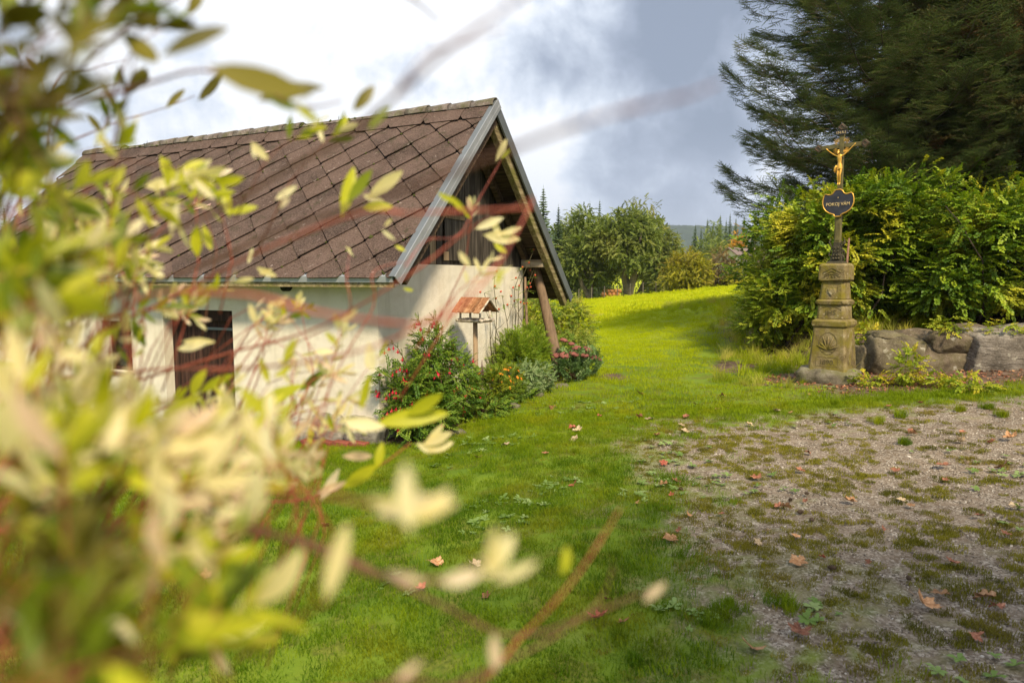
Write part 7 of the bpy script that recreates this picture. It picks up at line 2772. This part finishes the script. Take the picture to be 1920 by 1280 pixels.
F0 = (-260, 1500, 0.85)
for pix, r0, r1, m in (
    ([F0, (60, 1150, 0.8), (330, 960, 0.85), (580, 935, 1.0), (700, 880, 1.0), (770, 830, 1.0)], 0.004, 0.0016, M_stem_red),
    ([F0, (0, 1000, 0.8), (250, 850, 0.9), (420, 790, 1.0), (640, 800, 1.0)], 0.004, 0.0016, M_stem_red),
    ([F0, (-20, 900, 0.8), (200, 740, 0.9), (400, 670, 0.9), (580, 620, 0.8), (760, 520, 0.7), (880, 430, 0.7), (1000, 370, 0.6)], 0.0042, 0.0015, M_stem_red),
    ([F0, (20, 850, 0.7), (220, 590, 0.55), (420, 550, 0.40), (620, 590, 0.38), (820, 600, 0.45), (930, 500, 0.5), (1000, 375, 0.6)], 0.004, 0.0015, M_stem_red),
    ([F0, (0, 800, 0.8), (240, 700, 0.8), (470, 690, 0.6), (700, 650, 0.5), (860, 560, 0.5)], 0.004, 0.0013, M_stem_red),
    ([F0, (60, 760, 0.8), (360, 540, 0.7), (640, 410, 0.5), (780, 400, 0.5), (1000, 390, 0.5)], 0.004, 0.0018, M_stem_red),
    ([F0, (160, 950, 0.6), (440, 980, 0.42), (700, 1075, 0.32), (820, 1085, 0.31), (900, 1080, 0.31)], 0.004, 0.0016, M_stem_brown),
    ([F0, (120, 1080, 0.5), (330, 920, 0.45), (560, 925, 0.33), (700, 945, 0.28)], 0.004, 0.0014, M_stem_red),
    ([F0, (300, 1100, 0.5), (520, 1005, 0.42), (800, 1120, 0.40), (960, 1190, 0.42), (1110, 1150, 0.42), (1225, 1100, 0.42)], 0.0030, 0.0010, M_stem_brown),
    ([(300, 1420, 0.6), (560, 1300, 0.45), (860, 1290, 0.42), (980, 1190, 0.42), (1080, 1080, 0.42), (1165, 950, 0.45)], 0.0026, 0.0008, M_stem_red),
    ([(800, 1300, 0.42), (1010, 1210, 0.42), (1120, 1130, 0.45), (1150, 1060, 0.45)], 0.0018, 0.0007, M_stem_brown),
    ([F0, (60, 700, 0.8), (420, 480, 0.6), (700, 375, 0.35), (880, 310, 0.28), (1050, 245, 0.24), (1180, 205, 0.23), (1290, 180, 0.24), (1350, 155, 0.26)], 0.0036, 0.0010, M_stem_brown),
    ([F0, (100, 620, 0.8), (440, 380, 0.5), (640, 260, 0.35), (730, 190, 0.3), (830, 100, 0.27), (900, 50, 0.27), (1000, -20, 0.27)], 0.0036, 0.0012, M_stem_brown),
    ([(730, 190, 0.3), (800, 105, 0.3), (870, 80, 0.33), (945, 55, 0.35)], 0.0012, 0.0006, M_stem_brown),
    ([F0, (-60, 700, 0.8), (60, 260, 0.7), (300, 10, 0.5), (620, -60, 0.45), (760, -8, 0.5), (820, 38, 0.55)], 0.004, 0.0009, M_stem_brown),
    ([F0, (-80, 700, 0.9), (60, 330, 1.0), (180, 245, 1.1), (300, 205, 1.15), (365, 180, 1.2)], 0.004, 0.0010, M_stem_brown),
    ([F0, (-80, 800, 0.8), (30, 300, 0.7), (300, 150, 0.5), (450, 150, 0.5), (560, 200, 0.5), (640, 190, 0.55)], 0.004, 0.0010, M_stem_brown),
    ([F0, (-80, 900, 0.8), (30, 420, 0.9), (100, 160, 1.0), (170, 130, 1.1), (235, 112, 1.1)], 0.004, 0.0010, M_stem_brown),
    ([F0, (0, 900, 0.9), (110, 780, 0.9), (300, 760, 1.0), (350, 720, 1.0), (420, 690, 1.0)], 0.003, 0.0012, M_stem_red),
    ([(500, 720, 1.1), (555, 700, 1.15), (600, 690, 1.2), (640, 640, 1.2)], 0.0015, 0.0008, M_stem_brown),
    ([(560, 640, 1.0), (650, 590, 0.9), (650, 520, 0.9), (655, 475, 1.1)], 0.0016, 0.0009, M_stem_red),
    ([(560, 860, 0.9), (640, 680, 0.9), (700, 575, 0.9), (700, 510, 0.9), (760, 490, 1.0)], 0.0022, 0.0010, M_stem_red),
    ([(760, 500, 0.8), (800, 450, 0.9), (860, 440, 1.0), (900, 370, 1.1), (940, 300, 1.2)], 0.0020, 0.0010, M_stem_red),
    ([(60, 1500, 0.4), (150, 1200, 0.35), (100, 1000, 0.5), (60, 700, 0.6), (120, 450, 0.7)], 0.004, 0.0012, M_stem_brown),
    ([(420, 1380, 0.5), (560, 1330, 0.38), (745, 1278, 0.30), (860, 1290, 0.33), (932, 1258, 0.35)], 0.003, 0.0012, M_stem_brown),
    ([(440, 1240, 0.42), (540, 1170, 0.35), (612, 1128, 0.30)], 0.0022, 0.0010, M_stem_red),
    ([(-100, 1500, 0.4), (40, 1100, 0.4), (220, 1000, 0.45), (330, 1060, 0.4)], 0.0035, 0.0012, M_stem_brown),
):
    cane(pix, r0, r1, m)
# the shrub's foot: thick canes rising from the ground to where the twigs above take over
for k in range(9):
    e = at(*F0) + Vector((wr.gauss(0, 0.10), wr.gauss(0, 0.08), wr.gauss(0, 0.05)))
    q = MB()
    b_ = WB + Vector((wr.gauss(0, 0.06), wr.gauss(0, 0.06), -0.05))
    q.tube([b_ - WB, b_.lerp(e, 0.5) + Vector((wr.gauss(0, 0.04), wr.gauss(0, 0.04), 0)) - WB, e - WB], [0.012, 0.009, 0.004], 7)
    q.build('cane', M_stem_brown, willow, True)
# leaves: the 300 that show largest are parts, the rest one joined part
leaves_idx = sorted(range(len(leaves)), key=lambda i: -(leaves[i][3] / max(0.15, (leaves[i][0] - Vector((0, 0, EYE))).length)) * (3 if i < named_n else 1))


def leaf_matrix(l):
    b_, d, up, ln, kd = l
    y_ = up.cross(d).normalized()
    z_ = d.cross(y_)
    M = Matrix((d, y_, z_)).transposed().to_4x4()
    M.translation = b_ - WB
    return M @ Matrix.Diagonal((ln, ln, ln, 1))


kinds = list(WM)
for i in leaves_idx[:300]:
    l = leaves[i]
    o = link_mesh('leaf', WM[l[4]][i % 3], willow)
    o.matrix_local = leaf_matrix(l)
rest = leaves_idx[300:]
for kd in kinds:
    pass
pcw = proto_collection('willow_leaf', [WM[k][i] for k in kinds for i in range(3)])
RP, RX, RU, RS, RI = [], [], [], [], []
for i in rest:
    l = leaves[i]
    RP.append(tuple(l[0] - WB)); RX.append(tuple(l[1])); RU.append(tuple(l[2])); RS.append(l[3]); RI.append(kinds.index(l[4]) * 3 + i % 3)
scatter('leaves', pcw, np.array(RP), euler_axes(np.array(RX), unit(np.array(RU))), np.array(RS), np.array(RI), willow)
print('willow leaves', len(leaves))


# ------------------------------------------------------------------ thin autumn air over the whole place
def haze_box():
    m = bpy.data.materials.new('thin_haze')
    m.use_nodes = True
    nt = m.node_tree
    nt.nodes.clear()
    out = nt.nodes.new('ShaderNodeOutputMaterial')
    v = nd(nt, 'ShaderNodeVolumePrincipled', ins={'Color': (0.80, 0.88, 1.0, 1), 'Density': 0.00020, 'Anisotropy': 0.2})
    nt.links.new(v.outputs[0], out.inputs['Volume'])
    q = MB()
    q.box(-3300, 3300, -60, 3600, -12, 235)
    o = q.build('haze', m)
    o['kind'] = 'stuff'
    o['label'] = 'thin bluish haze over the valley'


haze_box()
